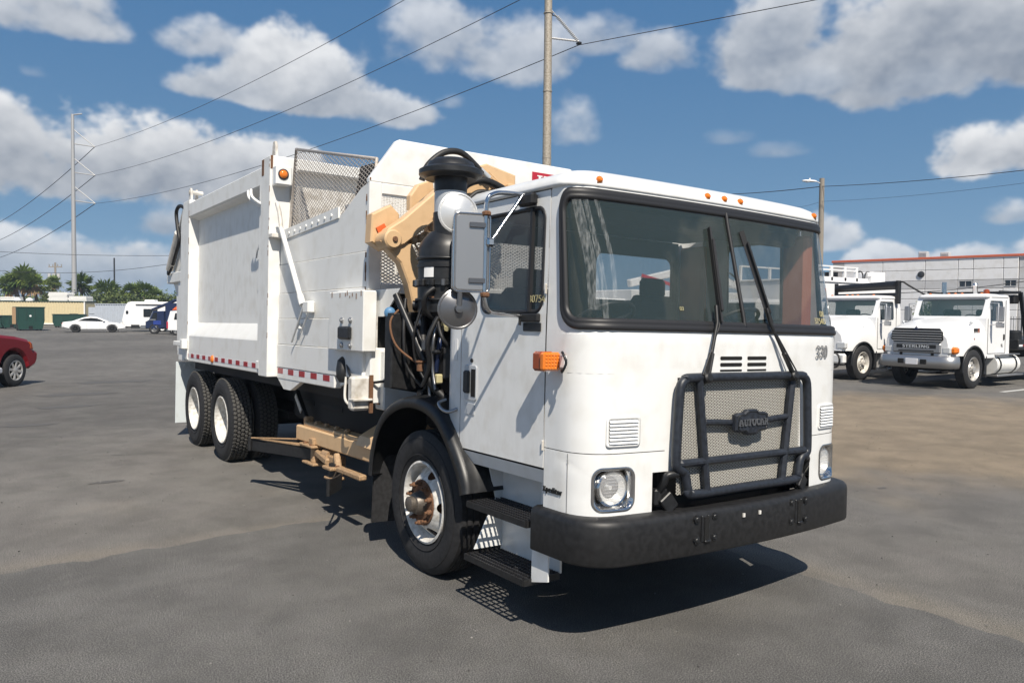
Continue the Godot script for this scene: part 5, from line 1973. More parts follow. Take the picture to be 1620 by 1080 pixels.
func cab_windows() -> void:
	var g := Geo.new()
	# rubber round the windscreen
	var rings := []
	for k in [[-0.012, 0.0], [-0.012, 0.012], [0.0, 0.020], [0.018, 0.021], [0.024, 0.015], [0.032, 0.020], [0.048, 0.016], [0.054, 0.0]]:
		var r := PackedVector3Array()
		for q in rrect(-1.345 + k[0], 1.345 - k[0], 1.752 + k[0], 2.525 - k[0], 0.125 - k[0], 8, 40):
			r.append(cab(q.x, q.y, k[1]))
		rings.append(r)
	g.loft(rings)
	part(truck, "windscreen_rubber", g, mats.gasket)
	g = Geo.new()
	g.sheet(28, 10, func(u, v): return cab(lerpf(-1.31, 1.31, u), lerpf(1.785, 2.492, v), -0.004))
	part(truck, "windscreen", g, mats.windscreen)
	g = Geo.new()
	g.sheet(28, 10, func(u, v): return cab(lerpf(-1.305, 1.305, u), lerpf(1.79, 2.488, v), 0.0015))
	part(truck, "dust_film", g, mats.dust_film)
	for k in [[-1.165, -1.095, 1.85], [-1.085, -1.05, 1.80], [-1.01, -0.98, 1.92]]:
		g = Geo.new()
		g.sheet(3, 12, func(u, v): return cab(lerpf(k[0], k[1], u) + 0.02 * sin(v * 4.0) - 0.05 * v, lerpf(k[2], 2.475, v), 0.003))
		part(truck, "dried_water_run", g, mats.dust_run)
	g = Geo.new()
	var bar := []
	for k in 11:
		bar.append(cab(0, lerpf(1.78, 2.495, k / 10.0), 0.010))
	g.tube(bar, 0.013, 6)
	part(truck, "windscreen_divider", g, mats.gasket)
	# wipers
	for w in [[-0.40, -0.29, -0.335, -0.255], [0.42, 0.21, 0.085, 0.235]]:
		g = Geo.new()
		var base := cab(w[0], 1.475, 0.06)
		var elbow := cab(w[1], 1.80, 0.05)
		g.disc(base, Vector3(0, 0.3, 1), 0.032, 0.05, 12, 0.01)
		g.bar(base, base.lerp(elbow, 0.45), 0.034, 0.022, 0.006)
		g.tube([base.lerp(elbow, 0.45), elbow, cab(lerpf(w[3], w[2], 0.2), 1.90, 0.045)], 0.011, 7)
		g.tube([base + Vector3(0.035 * signf(w[0]), 0.02, 0), elbow + Vector3(0.02, -0.02, 0), cab(lerpf(w[3], w[2], 0.15), 1.88, 0.04)], 0.005, 6)
		var o := part(truck, "wiper", g, mats.black_steel)
		g = Geo.new()
		var b0 := cab(w[3], 1.80, 0.02)
		var b1 := cab(w[2], 2.36, 0.02)
		if w[0] < 0:
			b0 = cab(-0.225, 1.80, 0.02)
			b1 = cab(-0.19, 2.385, 0.02)
		else:
			b0 = cab(0.255, 1.80, 0.02)
			b1 = cab(0.12, 2.39, 0.02)
		g.bar(b0, b1, 0.014, 0.03)
		g.bar(b0.lerp(b1, 0.12) + Vector3(0, 0, 0.022), b0.lerp(b1, 0.88) + Vector3(0, 0, 0.022), 0.018, 0.014, 0.004)
		part(o, "wiper_blade", g, mats.gasket)
	# chalked stock numbers on the glass
	for k in [["08", 0.93, 1.885], ["3754D", 0.89, 1.835], ["03", -0.52, 1.875]]:
		var p := cab(k[1], k[2], 0.004)
		words(truck, "chalked_number", k[0], "Droid Sans", 0.040 if k[1] > 0 else 0.022, 0.002, Transform3D(Basis(Vector3.UP, k[1] * 0.14) * Basis(Vector3.RIGHT, -0.22), p), mats.yellow_marker)


func cab_inside() -> void:
	var g := Geo.new()
	# headliner and dash
	g.span(Vector3(-1.12, 2.50, 0.32), Vector3(1.12, 2.54, 1.55))
	g.span(Vector3(-1.10, 2.38, 1.35), Vector3(1.10, 2.50, 1.48), 0.03)
	part(truck, "headliner", g, mats.cab_trim)
	g = Geo.new()
	g.sheet(20, 5, func(u, v):
		var t := lerpf(-1.2, 1.2, u)
		var p := cab(t, 1.76, -0.03)
		return Vector3(p.x * 0.98, [1.76, 1.765, 1.75, 1.70, 1.6, 1.3][int(round(v * 5))], lerpf(p.z, 1.42, v)))
	part(truck, "dashboard", g, mats.cab_trim)
	# seats: one for either driving position
	for x in [-0.62, 0.62]:
		g = Geo.new()
		g.box(Vector3(x, 1.38, 0.80), Vector3(0.50, 0.16, 0.50), 0.05)
		g.box(Vector3(x, 1.72, 0.50), Vector3(0.48, 0.62, 0.14), 0.05, Basis(Vector3.RIGHT, -0.12))
		g.box(Vector3(x, 2.09, 0.46), Vector3(0.26, 0.16, 0.09), 0.03)
		part(truck, "seat", g, mats.seat_cloth)
		g = Geo.new()
		var cb := Geo.along(Vector3(0, 1, -0.62))
		g.tube(arc(Vector3(x, 1.80, 1.25), cb.x, cb.z, 0.215, 0, TAU, 28).slice(0, 28), 0.015, 7, true)
		for a in [0.5, 2.6, 4.7]:
			g.bar(Vector3(x, 1.78, 1.265), Vector3(x, 1.80, 1.25) + (cb.x * cos(a) + cb.z * sin(a)) * 0.21, 0.03, 0.012)
		g.tube([Vector3(x, 1.78, 1.265), Vector3(x, 1.50, 1.48)], 0.03, 8)
		part(truck, "steering_wheel", g, mats.gasket)
	g = Geo.new()
	g.box(Vector3(0, 1.45, 0.95), Vector3(0.55, 0.5, 0.9), 0.08)
	part(truck, "engine_cover", g, mats.cab_trim)
	# reddish brown pillars beside the far door and between the screens
	for k in [[1.09, 1.47, 0.10, 0.20], [1.12, 0.44, 0.08, 0.26], [-1.12, 0.44, 0.08, 0.2]]:
		g = Geo.new()
		g.box(Vector3(k[0], 1.88, k[1]), Vector3(k[2], 1.16, k[3]), 0.02)
		part(truck, "inner_pillar", g, mats.cab_pillar)
	g = Geo.new()
	for s in [-1.0, 1.0]:
		holed(g, rrect(0.17 if s > 0 else -1.03, 1.03 if s > 0 else -0.17, 1.86, 2.36, 0.07, 5, 4), 0.0 if s > 0 else -1.10, 1.10 if s > 0 else 0.0, 0.92, 2.50, func(p, q): return Vector3(p, q, 0.285), 2)
	part(truck, "rear_lining", g, mats.cab_trim)
	for s in [-1.0, 1.0]:
		g = Geo.new()
		g.sheet(1, 1, func(u, v): return Vector3(s * lerpf(0.15, 1.05, u), lerpf(1.84, 2.38, v), 0.262))
		part(truck, "rear_window", g, mats.cab_glass)


func nose() -> void:
	var g := Geo.new()
	# bumper
	var rings := []
	for k in [[-0.20, 0.455], [-0.02, 0.450], [-0.005, 0.455], [0.0, 0.465], [0.0, 0.665], [-0.005, 0.685], [-0.018, 0.70], [-0.045, 0.708], [-0.13, 0.705]]:
		var r := PackedVector3Array()
		for i in 73:
			var t := lerpf(-1.69, 1.69, i / 72.0)
			var p: Array = plan(t, 1.25, 1.99, 8.0, 0.25)
			r.append(p[0] + p[1] * k[0] + Vector3.UP * (k[1] + 0.012))
		rings.append(r)
	g.loft(rings, false)
	var bumper := part(truck, "bumper", g, mats.black_steel)
	for x in [-0.44, 0.44]:
		g = Geo.new()
		var p: Vector3 = plan(x, 1.25, 1.99, 8.0, 0.25)[0]
		g.box(p + Vector3(0, 0.615, -0.004), Vector3(0.034, 0.13, 0.03))
		part(bumper, "tow_slot", g, mats.dark_hole)
		g = Geo.new()
		for e in [-1.0, 1.0]:
			g.bar(p + Vector3(e * 0.026, 0.54, 0.002), p + Vector3(e * 0.026, 0.69, 0.002), 0.012, 0.02, 0.004)
		g.box(p + Vector3(0.008, 0.542, 0.004), Vector3(0.05, 0.014, 0.03), 0.004)
		part(bumper, "slot_frame", g, mats.black_plastic)
		for e in [-0.075, 0.075]:
			for y in [0.555, 0.675]:
				g = Geo.new()
				g.disc(p + Vector3(e, y, 0.005), Vector3.BACK, 0.017, 0.02, 6, 0.004)
				g.disc(p + Vector3(e, y, 0.002), Vector3.BACK, 0.023, 0.012, 12)
				part(bumper, "bolt", g, mats.black_plastic)
	for x in [-0.12, 0.03]:
		g = Geo.new()
		g.box(Vector3(x, 0.655, 1.994), Vector3(0.018, 0.022, 0.008))
		part(bumper, "screw_patch", g, mats.worn_white)
	# what lies behind the grille
	g = Geo.new()
	g.span(Vector3(-0.74, 0.45, 1.0), Vector3(0.74, 1.47, 1.70))
	part(truck, "radiator", g, mats.dark_chassis)
	g = Geo.new()
	g.expanded(Vector3(-0.58, 0.80, 1.872), Vector3.RIGHT, Vector3.UP, 1.16, 0.67, 0.0275, 0.0180, 0.0060)
	var gm := part(truck, "grille_mesh", g, mats.mesh_metal)
	gm.set_meta("kind", "stuff")
	# guard frame
	var gp := mats.guard_paint as Material
	g = Geo.new()
	var z := 1.908
	var f := [Vector3(0, 1.475, z), Vector3(0.50, 1.475, z), Vector3(0.565, 1.462, z), Vector3(0.60, 1.415, z), Vector3(0.612, 1.25, z), Vector3(0.622, 1.02, z), Vector3(0.610, 0.965, z), Vector3(0.555, 0.935, z), Vector3(0.535, 0.89, z), Vector3(0.520, 0.835, z), Vector3(0.475, 0.80, z), Vector3(0, 0.80, z)]
	var loop := []
	for p in f:
		loop.append(p)
	for i in range(f.size() - 2, 0, -1):
		loop.append(Vector3(-f[i].x, f[i].y, f[i].z))
	var fine := []
	for i in loop.size():
		for k in 4:
			fine.append(loop[i].cubic_interpolate(loop[(i + 1) % loop.size()], loop[(i - 1 + loop.size()) % loop.size()], loop[(i + 2) % loop.size()], k / 4.0))
	g.tube(fine, 0.028, 8, true)
	var guard := part(truck, "grille_guard", g, gp)
	g = Geo.new()
	g.bar(Vector3(-0.60, 0.985, z), Vector3(0.60, 0.985, z), 0.05, 0.046, 0.016)
	part(guard, "cross_bar", g, gp)
	for s in [-1.0, 1.0]:
		g = Geo.new()
		g.bar(Vector3(s * 0.445, 1.48, z), Vector3(s * 0.355, 0.80, z), 0.046, 0.046, 0.014)
		part(guard, "upright", g, gp)
		g = Geo.new()
		g.bar(Vector3(s * 0.40, 1.215, z), Vector3(s * 0.14, 1.20, z), 0.036, 0.036, 0.012)
		part(guard, "badge_bar", g, gp)
		# hinge hooks in the dark corners
		g = Geo.new()
		g.tube(smooth([Vector3(s * 0.67, 0.79, 1.80), Vector3(s * 0.67, 0.87, 1.86), Vector3(s * 0.66, 0.92, 1.88), Vector3(s * 0.60, 0.93, 1.90)]), 0.022, 8)
		g.box(Vector3(s * 0.66, 0.79, 1.82), Vector3(0.10, 0.10, 0.05), 0.012)
		g.bar(Vector3(s * 0.60, 0.72, 1.87), Vector3(s * 0.66, 0.80, 1.86), 0.03, 0.09, 0.006)
		part(truck, "guard_hinge", g, mats.black_plastic)
		g = Geo.new()
		g.sheet(4, 3, func(u, v): return Vector3(s * lerpf(0.60, 0.75, u), lerpf(0.69, 0.95, v), 1.74))
		part(truck, "corner_recess", g, mats.dark_hole)
	# badge
	var plate := []
	for p in [[-0.155, -0.045], [-0.125, -0.058], [-0.075, -0.058], [-0.04, -0.078], [0.04, -0.078], [0.075, -0.058], [0.125, -0.058], [0.155, -0.045]]:
		plate.append(Vector2(p[0], p[1]))
	for i in range(plate.size() - 1, -1, -1):
		plate.append(Vector2(plate[i].x, -plate[i].y))
	g = Geo.new()
	g.prism(plate, 0.04, Transform3D(Basis.IDENTITY, Vector3(0, 1.20, z + 0.002)), 0.008)
	var badge := part(guard, "badge", g, gp)
	g = Geo.new()
	var rim := []
	for p in plate:
		rim.append(Vector3(p.x * 0.86, 1.20 + p.y * 0.82, z + 0.042))
	g.tube(rim, 0.004, 5, true)
	part(guard, "badge_rim", g, mats.black_plastic)
	words(guard, "badge_lettering", "AUTOCAR", "Droid Serif", 0.039, 0.014, Transform3D(Basis.IDENTITY, Vector3(0, 1.20, z + 0.046)), mats.badge_grey, 700)
	# intake slots under the windscreen
	for c in [[-0.232, -0.035], [0.015, 0.205]]:
		for y in [1.587, 1.548, 1.513]:
			g = Geo.new()
			var hi := 0.011 if y > 1.52 else 0.006
			var pil := rrect(c[0], c[1], y - hi, y + hi, hi * 0.95, 4, 2)
			var r0 := PackedVector3Array()
			var r1 := PackedVector3Array()
			for q in pil:
				r0.append(cab(q.x, q.y, 0.002))
				r1.append(cab(q.x, q.y, -0.02))
			g.loft([r1, r0], true, false, true)
			part(truck, "intake_slot", g, mats.dark_hole)
	# louvred plates beside the grille
	for s in [-1.0, 1.0]:
		var tx: float = s * 0.955
		var lp := Node3D.new()
		adopt(truck, lp, "louvre_plate")
		g = Geo.new()
		var ring := []
		for k in [[0.0, 0.0], [0.0, 0.008], [0.016, 0.008], [0.016, 0.002]]:
			var r := PackedVector3Array()
			for q in rrect(tx - 0.112 + k[0], tx + 0.112 - k[0], 1.095 + k[0], 1.265 - k[0], 0.022 - k[0] * 0.6, 4, 4):
				r.append(cab(q.x, q.y, k[1]))
			ring.append(r)
		g.loft(ring)
		part(lp, "louvre_frame", g, mats.white_paint)
		for i in 7:
			g = Geo.new()
			var y := 1.115 + i * 0.0195
			g.sheet(6, 2, func(u, v): return cab(tx + lerpf(-0.094, 0.094, u), y + v * 0.017, 0.003 + 0.013 * (1.0 - v)))
			part(lp, "louvre", g, mats.white_paint)
		g = Geo.new()
		g.sheet(6, 2, func(u, v): return cab(tx + lerpf(-0.096, 0.096, u), lerpf(1.111, 1.255, v), 0.0025))
		part(lp, "louvre_back", g, mats.dark_hole)
	# headlamps
	for s in [-1.0, 1.0]:
		var c := cab(s * 1.005, 0.862, 0.0)
		var n := (cab(s * 1.005, 0.862, 0.1) - c).normalized()
		var hl := Node3D.new()
		adopt(truck, hl, "headlight")
		g = Geo.new()
		var ring := []
		for k in [[-0.006, 0.004], [0.004, 0.008], [0.010, 0.002], [0.020, -0.03], [0.035, -0.075]]:
			var r := PackedVector3Array()
			for q in rrect(0.875 + k[0], 1.135 - k[0], 0.745 + k[0], 0.980 - k[0], 0.06 - k[0] * 0.5, 6, 4):
				r.append(cab(s * q.x, q.y, k[1]))
			ring.append(r)
		g.loft(ring, true, false, true)
		part(hl, "headlight_bezel", g, mats.chrome)
		var look := Geo.along((n + Vector3(0, 0, 0.6)).normalized())
		var cc := c - n * 0.035 + Vector3(-s * 0.012, 0, 0)
		g = Geo.new()
		g.lathe([[0.106, -0.03], [0.106, 0.0], [0.098, 0.008], [0.090, 0.004]], 28, Transform3D(look, cc), false, false)
		part(hl, "headlight_ring", g, mats.chrome)
		g = Geo.new()
		g.lathe([[0.094, 0.0], [0.07, -0.035], [0.03, -0.06], [0.012, -0.06], [0.012, -0.02]], 28, Transform3D(look, cc), false, true)
		part(hl, "reflector_bowl", g, mats.reflector)
		g = Geo.new()
		g.lathe([[0.096, 0.002], [0.085, 0.014], [0.06, 0.024], [0.03, 0.030], [0.004, 0.032]], 28, Transform3D(look, cc), false, true)
		part(hl, "headlight_lens", g, mats.lamp_glass)
		g = Geo.new()
		for i in 9:
			var x := lerpf(-0.075, 0.075, i / 8.0)
			var hh := sqrt(0.085 * 0.085 - x * x) * 0.8
			g.bar(cc + look * Vector3(x, 0.012, -hh), cc + look * Vector3(x, 0.012, hh), 0.003, 0.004)
		part(hl, "lens_fluting", g, mats.lamp_glass)
	# fleet number and script badge
	var fp := cab(0.865, 1.625, 0.003)
	words(truck, "fleet_number", "330", "Droid Serif", 0.085, 0.002, Transform3D(Basis(Vector3.UP, 0.124).scaled(Vector3(0.85, 1, 1)), fp + Vector3(0.0, 0, 0.006)), mats.print_grey, 700)
	words(truck, "script_badge", "Xpeditor", "Droid Sans", 0.030, 0.006, Transform3D(Basis(Vector3.UP, -PI / 2), Vector3(-1.203, 0.825, 1.515)), mats.black_plastic, 700)
	for s in [-1.0, 1.0]:
		g = Geo.new()
		var seam := []
		for k in 9:
			seam.append(cab(s * 1.285, lerpf(0.715, 1.052, k / 8.0), 0.0))
		g.tube(seam, 0.0022, 5)
		part(truck, "corner_seam", g, mats.print_grey)
	# road dirt low on the cab
	g = Geo.new()
	g.sheet(40, 3, func(u, v): return cab(lerpf(-SEAM_T, -0.75, u), lerpf(0.72, 1.05, v), 0.0012))
	g.sheet(40, 3, func(u, v): return cab(lerpf(0.75, SEAM_T, u), lerpf(0.72, 1.05, v), 0.0012))
	g.sheet(60, 4, func(u, v): return cab(lerpf(-SEAM_T, SEAM_T, u), lerpf(1.53, 1.74, v), 0.0012))
	part(truck, "road_film", g, mats.road_film)
	g = Geo.new()
	g.sheet(1, 1, func(u, v): return Vector3(-1.2046, lerpf(0.945, 1.8, u), lerpf(0.51, 1.42, v)))
	part(truck, "road_film", g, mats.road_film)
	# turn lamps on the corners
	for s in [-1.0, 1.0]:
		var tl := Node3D.new()
		adopt(truck, tl, "turn_lamp")
		g = Geo.new()
		g.span(Vector3(s * 1.18, 1.54, 1.57), Vector3(s * 1.23, 1.58, 1.62), 0.008)
		part(tl, "lamp_bracket", g, mats.black_plastic)
		g = Geo.new()
		g.tube(smooth([Vector3(s * 1.22, 1.61, 1.60), Vector3(s * 1.28, 1.61, 1.68), Vector3(s * 1.28, 1.56, 1.71), Vector3(s * 1.28, 1.51, 1.68), Vector3(s * 1.22, 1.51, 1.60)]), 0.008, 6)
		part(tl, "lamp_guard", g, mats.black_plastic)
		g = Geo.new()
		g.span(Vector3(s * 1.235, 1.505, 1.47), Vector3(s * 1.335, 1.615, 1.555), 0.014)
		part(tl, "red_side", g, mats.dark_amber)
		g = Geo.new()
		g.span(Vector3(s * 1.225, 1.508, 1.553), Vector3(s * 1.345, 1.612, 1.60), 0.012)
		for i in 5:
			for j in 5:
				g.disc(Vector3(s * (1.243 + i * 0.021), 1.523 + j * 0.0185, 1.60), Vector3.BACK, 0.0085, 0.008, 6, 0.003)
		part(tl, "amber_lens", g, mats.amber)
		g = Geo.new()
		g.span(Vector3(s * 1.225, 1.525, 1.605), Vector3(s * 1.245, 1.595, 1.655), 0.006)
		part(tl, "clear_side", g, mats.white_paint)


func door(s: float) -> void:
	var g := Geo.new()
	var x := s * 1.203
	var f := func(a, b): return Vector3(x * (1.0 - maxf(0.0, b - 1.7) * 0.018), b, a)
	var hole := rrect(0.74, 1.385, 1.835, 2.455, 0.075, 6, 5)
	holed(g, hole, 0.507, 1.424, 0.94, 2.542, f, 5)
	# turned-in door edge
	for e in [[Vector2(0.507, 0.94), Vector2(0.507, 2.542)], [Vector2(1.424, 0.94), Vector2(1.424, 2.542)], [Vector2(0.507, 0.94), Vector2(1.424, 0.94)]]:
		var a: Vector3 = f.call(e[0].x, e[0].y)
		var b: Vector3 = f.call(e[1].x, e[1].y)
		var k := Vector3(-s * 0.03, 0, 0)
		g.quad(a, b, b + k, a + k)
	var d := part(truck, "door", g, mats.white_paint)
	g = Geo.new()
	g.span(Vector3(s * 1.15, 0.93, 0.50), Vector3(s * 1.165, 1.83, 1.43))
	g.span(Vector3(s * 1.13, 1.0, 0.60), Vector3(s * 1.15, 1.78, 1.36), 0.02)
	part(d, "door_lining", g, mats.cab_trim)
	g = Geo.new()
	var rings := []
	for k in [[-0.006, 0.0], [-0.004, 0.008], [0.012, 0.008], [0.018, -0.004]]:
		var r := PackedVector3Array()
		for q in rrect(0.74 + k[0], 1.385 - k[0], 1.835 + k[0], 2.455 - k[0], 0.075 - k[0], 6, 5):
			r.append(f.call(q.x, q.y) + Vector3(s * k[1], 0, 0))
		rings.append(r)
	g.loft(rings)
	g.bar(f.call(1.265, 1.84) + Vector3(s * 0.002, 0, 0), f.call(1.265, 2.45) + Vector3(s * 0.002, 0, 0), 0.02, 0.028)
	part(d, "window_frame", g, mats.gasket)
	g = Geo.new()
	g.sheet(1, 1, func(u, v): return f.call(lerpf(0.745, 1.38, u), lerpf(1.84, 2.45, v)) - Vector3(s * 0.006, 0, 0))
	part(d, "window", g, mats.side_glass)
	# handle in its recess
	g = Geo.new()
	g.prism(rrect(-0.075, 0.075, -0.115, 0.115, 0.02, 4, 1), 0.008, Transform3D(Basis(Vector3(0, 0, -s), Vector3.UP, Vector3(s, 0, 0)), Vector3(s * 1.204, 1.38, 0.635)), 0.003)
	var h := part(d, "handle", g, mats.galvanised)
	g = Geo.new()
	g.span(Vector3(s * 1.213, 1.29, 0.65), Vector3(s * 1.2145, 1.47, 0.70))
	part(d, "handle_recess", g, mats.dark_hole)
	g = Geo.new()
	g.span(Vector3(s * 1.21, 1.31, 0.575), Vector3(s * 1.235, 1.46, 0.645), 0.012)
	part(d, "handle_paddle", g, mats.black_plastic)
	g = Geo.new()
	g.span(Vector3(s * 1.204, 1.17, 0.585), Vector3(s * 1.2085, 1.245, 0.685), 0.002)
	part(d, "lock_plate", g, mats.galvanised)
	g = Geo.new()
	g.disc(Vector3(s * 1.206, 1.525, 0.645), Vector3(s, 0, 0), 0.013, 0.012, 10)
	part(d, "key_lock", g, mats.black_steel)
	# dark maker's plate and lower mirror bracket plate
	g = Geo.new()
	g.span(Vector3(s * 1.204, 1.725, 1.21), Vector3(s * 1.212, 1.775, 1.385), 0.004)
	part(d, "name_plate", g, mats.black_plastic)
	if s < 0.0:
		words(d, "chalked_number", "30754", "Droid Sans", 0.042, 0.002, Transform3D(Basis(Vector3.UP, -PI / 2), Vector3(-1.206, 1.915, 1.335)), mats.yellow_marker)
	for k in 3:
		g = Geo.new()
		g.bar(Vector3(s * 1.208, 1.04 + k * 0.45, 1.424), Vector3(s * 1.208, 1.10 + k * 0.45, 1.424), 0.012, 0.014, 0.003)
		part(d, "hinge", g, mats.worn_white)
	# the rounded post behind the door, with its grab rail
	g = Geo.new()
	g.tube(smooth([Vector3(s * 1.19, 1.24, 0.29), Vector3(s * 1.25, 1.22, 0.30), Vector3(s * 1.262, 1.185, 0.36), Vector3(s * 1.25, 1.17, 0.43), Vector3(s * 1.2, 1.19, 0.46)]), 0.012, 7)
	part(truck, "grab_rail", g, mats.brushed)
	g = Geo.new()
	g.span(Vector3(s * 1.201, 1.52, 0.415), Vector3(s * 1.2035, 1.66, 0.455))
	part(truck, "warning_sticker", g, mats.print_white)


func side_mirror(s: float) -> void:
	var root := Node3D.new()
	adopt(truck, root, "mirror")
	var g := Geo.new()
	# big flat mirror: brushed steel back towards the front
	var b := Basis(Vector3.UP, s * 0.30)
	var c := Vector3(s * 1.535, 2.17, 1.12)
	g.prism(rrect(-0.108, 0.108, -0.225, 0.225, 0.03, 5, 1), 0.07, Transform3D(b, c - b.z * 0.02), 0.014)
	part(root, "mirror_housing", g, mats.brushed)
	g = Geo.new()
	var edge_pts := []
	for q in rrect(-0.108, 0.108, -0.225, 0.225, 0.03, 5, 1):
		edge_pts.append(c + b * Vector3(q.x, q.y, 0.042))
	g.tube(edge_pts, 0.006, 6, true)
	part(root, "mirror_rim", g, mats.chrome)
	g = Geo.new()
	for yy in [0.16, -0.16]:
		g.box(c + b * Vector3(0.03, yy, 0.056), Vector3(0.10, 0.03, 0.012), 0.003, b)
	part(root, "mirror_clip", g, mats.dull_steel)
	g = Geo.new()
	g.prism(rrect(-0.102, 0.102, -0.218, 0.218, 0.026, 5, 1), 0.006, Transform3D(b, c - b.z * 0.027))
	part(root, "mirror_glass", g, mats.chrome)
	# round convex mirrors above and below
	for k in [[2.40, 0.075, 1], [1.845, 0.065, -1]]:
		g = Geo.new()
		var q: Vector3 = c + b.x * k[1] * s + Vector3(0, k[0] - 2.17, 0.0)
		g.lathe([[0.114, -0.012], [0.119, -0.004], [0.119, 0.004], [0.110, 0.008], [0.104, 0.004], [0.085, 0.012], [0.05, 0.022], [0.028, 0.026], [0.022, 0.05], [0.0001, 0.052]], 30, Transform3D(Geo.along(b.z), q - b.z * 0.01))
		g.bar(q + b.z * 0.03, q + b.z * 0.035 + Vector3(0, -0.10 * k[2], 0.0), 0.03, 0.02, 0.006)
		part(root, "round_mirror", g, mats.bright_steel if k[2] > 0 else mats.dull_steel)
		g = Geo.new()
		g.lathe([[0.112, 0.0], [0.08, -0.010], [0.04, -0.016], [0.002, -0.018]], 30, Transform3D(Geo.along(b.z), q - b.z * 0.024))
		part(root, "round_glass", g, mats.chrome)
	# tubular loop carrying them
	g = Geo.new()
	var zz := 1.19
	g.tube(smooth([Vector3(s * 1.21, 2.535, 1.20), Vector3(s * 1.33, 2.535, zz), Vector3(s * 1.42, 2.52, zz), Vector3(s * 1.47, 2.47, zz), Vector3(s * 1.475, 2.30, zz), Vector3(s * 1.475, 2.05, zz), Vector3(s * 1.475, 1.93, zz), Vector3(s * 1.45, 1.85, zz), Vector3(s * 1.38, 1.825, zz), Vector3(s * 1.22, 1.815, 1.21)], 5), 0.0135, 8)
	g.tube([Vector3(s * 1.235, 2.525, 1.21), Vector3(s * 1.45, 2.235, zz + 0.02)], 0.011, 7)
	g.box(Vector3(s * 1.455, 2.235, zz + 0.01), Vector3(0.05, 0.05, 0.05), 0.01)
	part(root, "mirror_loop", g, mats.chrome)
	g = Geo.new()
	g.box(Vector3(s * 1.215, 2.50, 1.24), Vector3(0.05, 0.07, 0.15), 0.012)
	part(root, "mirror_bracket", g, mats.black_steel)
	g = Geo.new()
	g.box(Vector3(s * 1.215, 1.805, 1.28), Vector3(0.03, 0.05, 0.19), 0.008)
	g.tube([Vector3(s * 1.23, 1.81, 1.205), Vector3(s * 1.23, 1.76, 1.205)], 0.008, 6)
	part(root, "mirror_bracket", g, mats.black_steel)
	g = Geo.new()
	for y in [2.40, 1.93]:
		g.box(Vector3(s * 1.472, y, zz), Vector3(0.045, 0.03, 0.045), 0.008)
	part(root, "clamp", g, mats.rust)


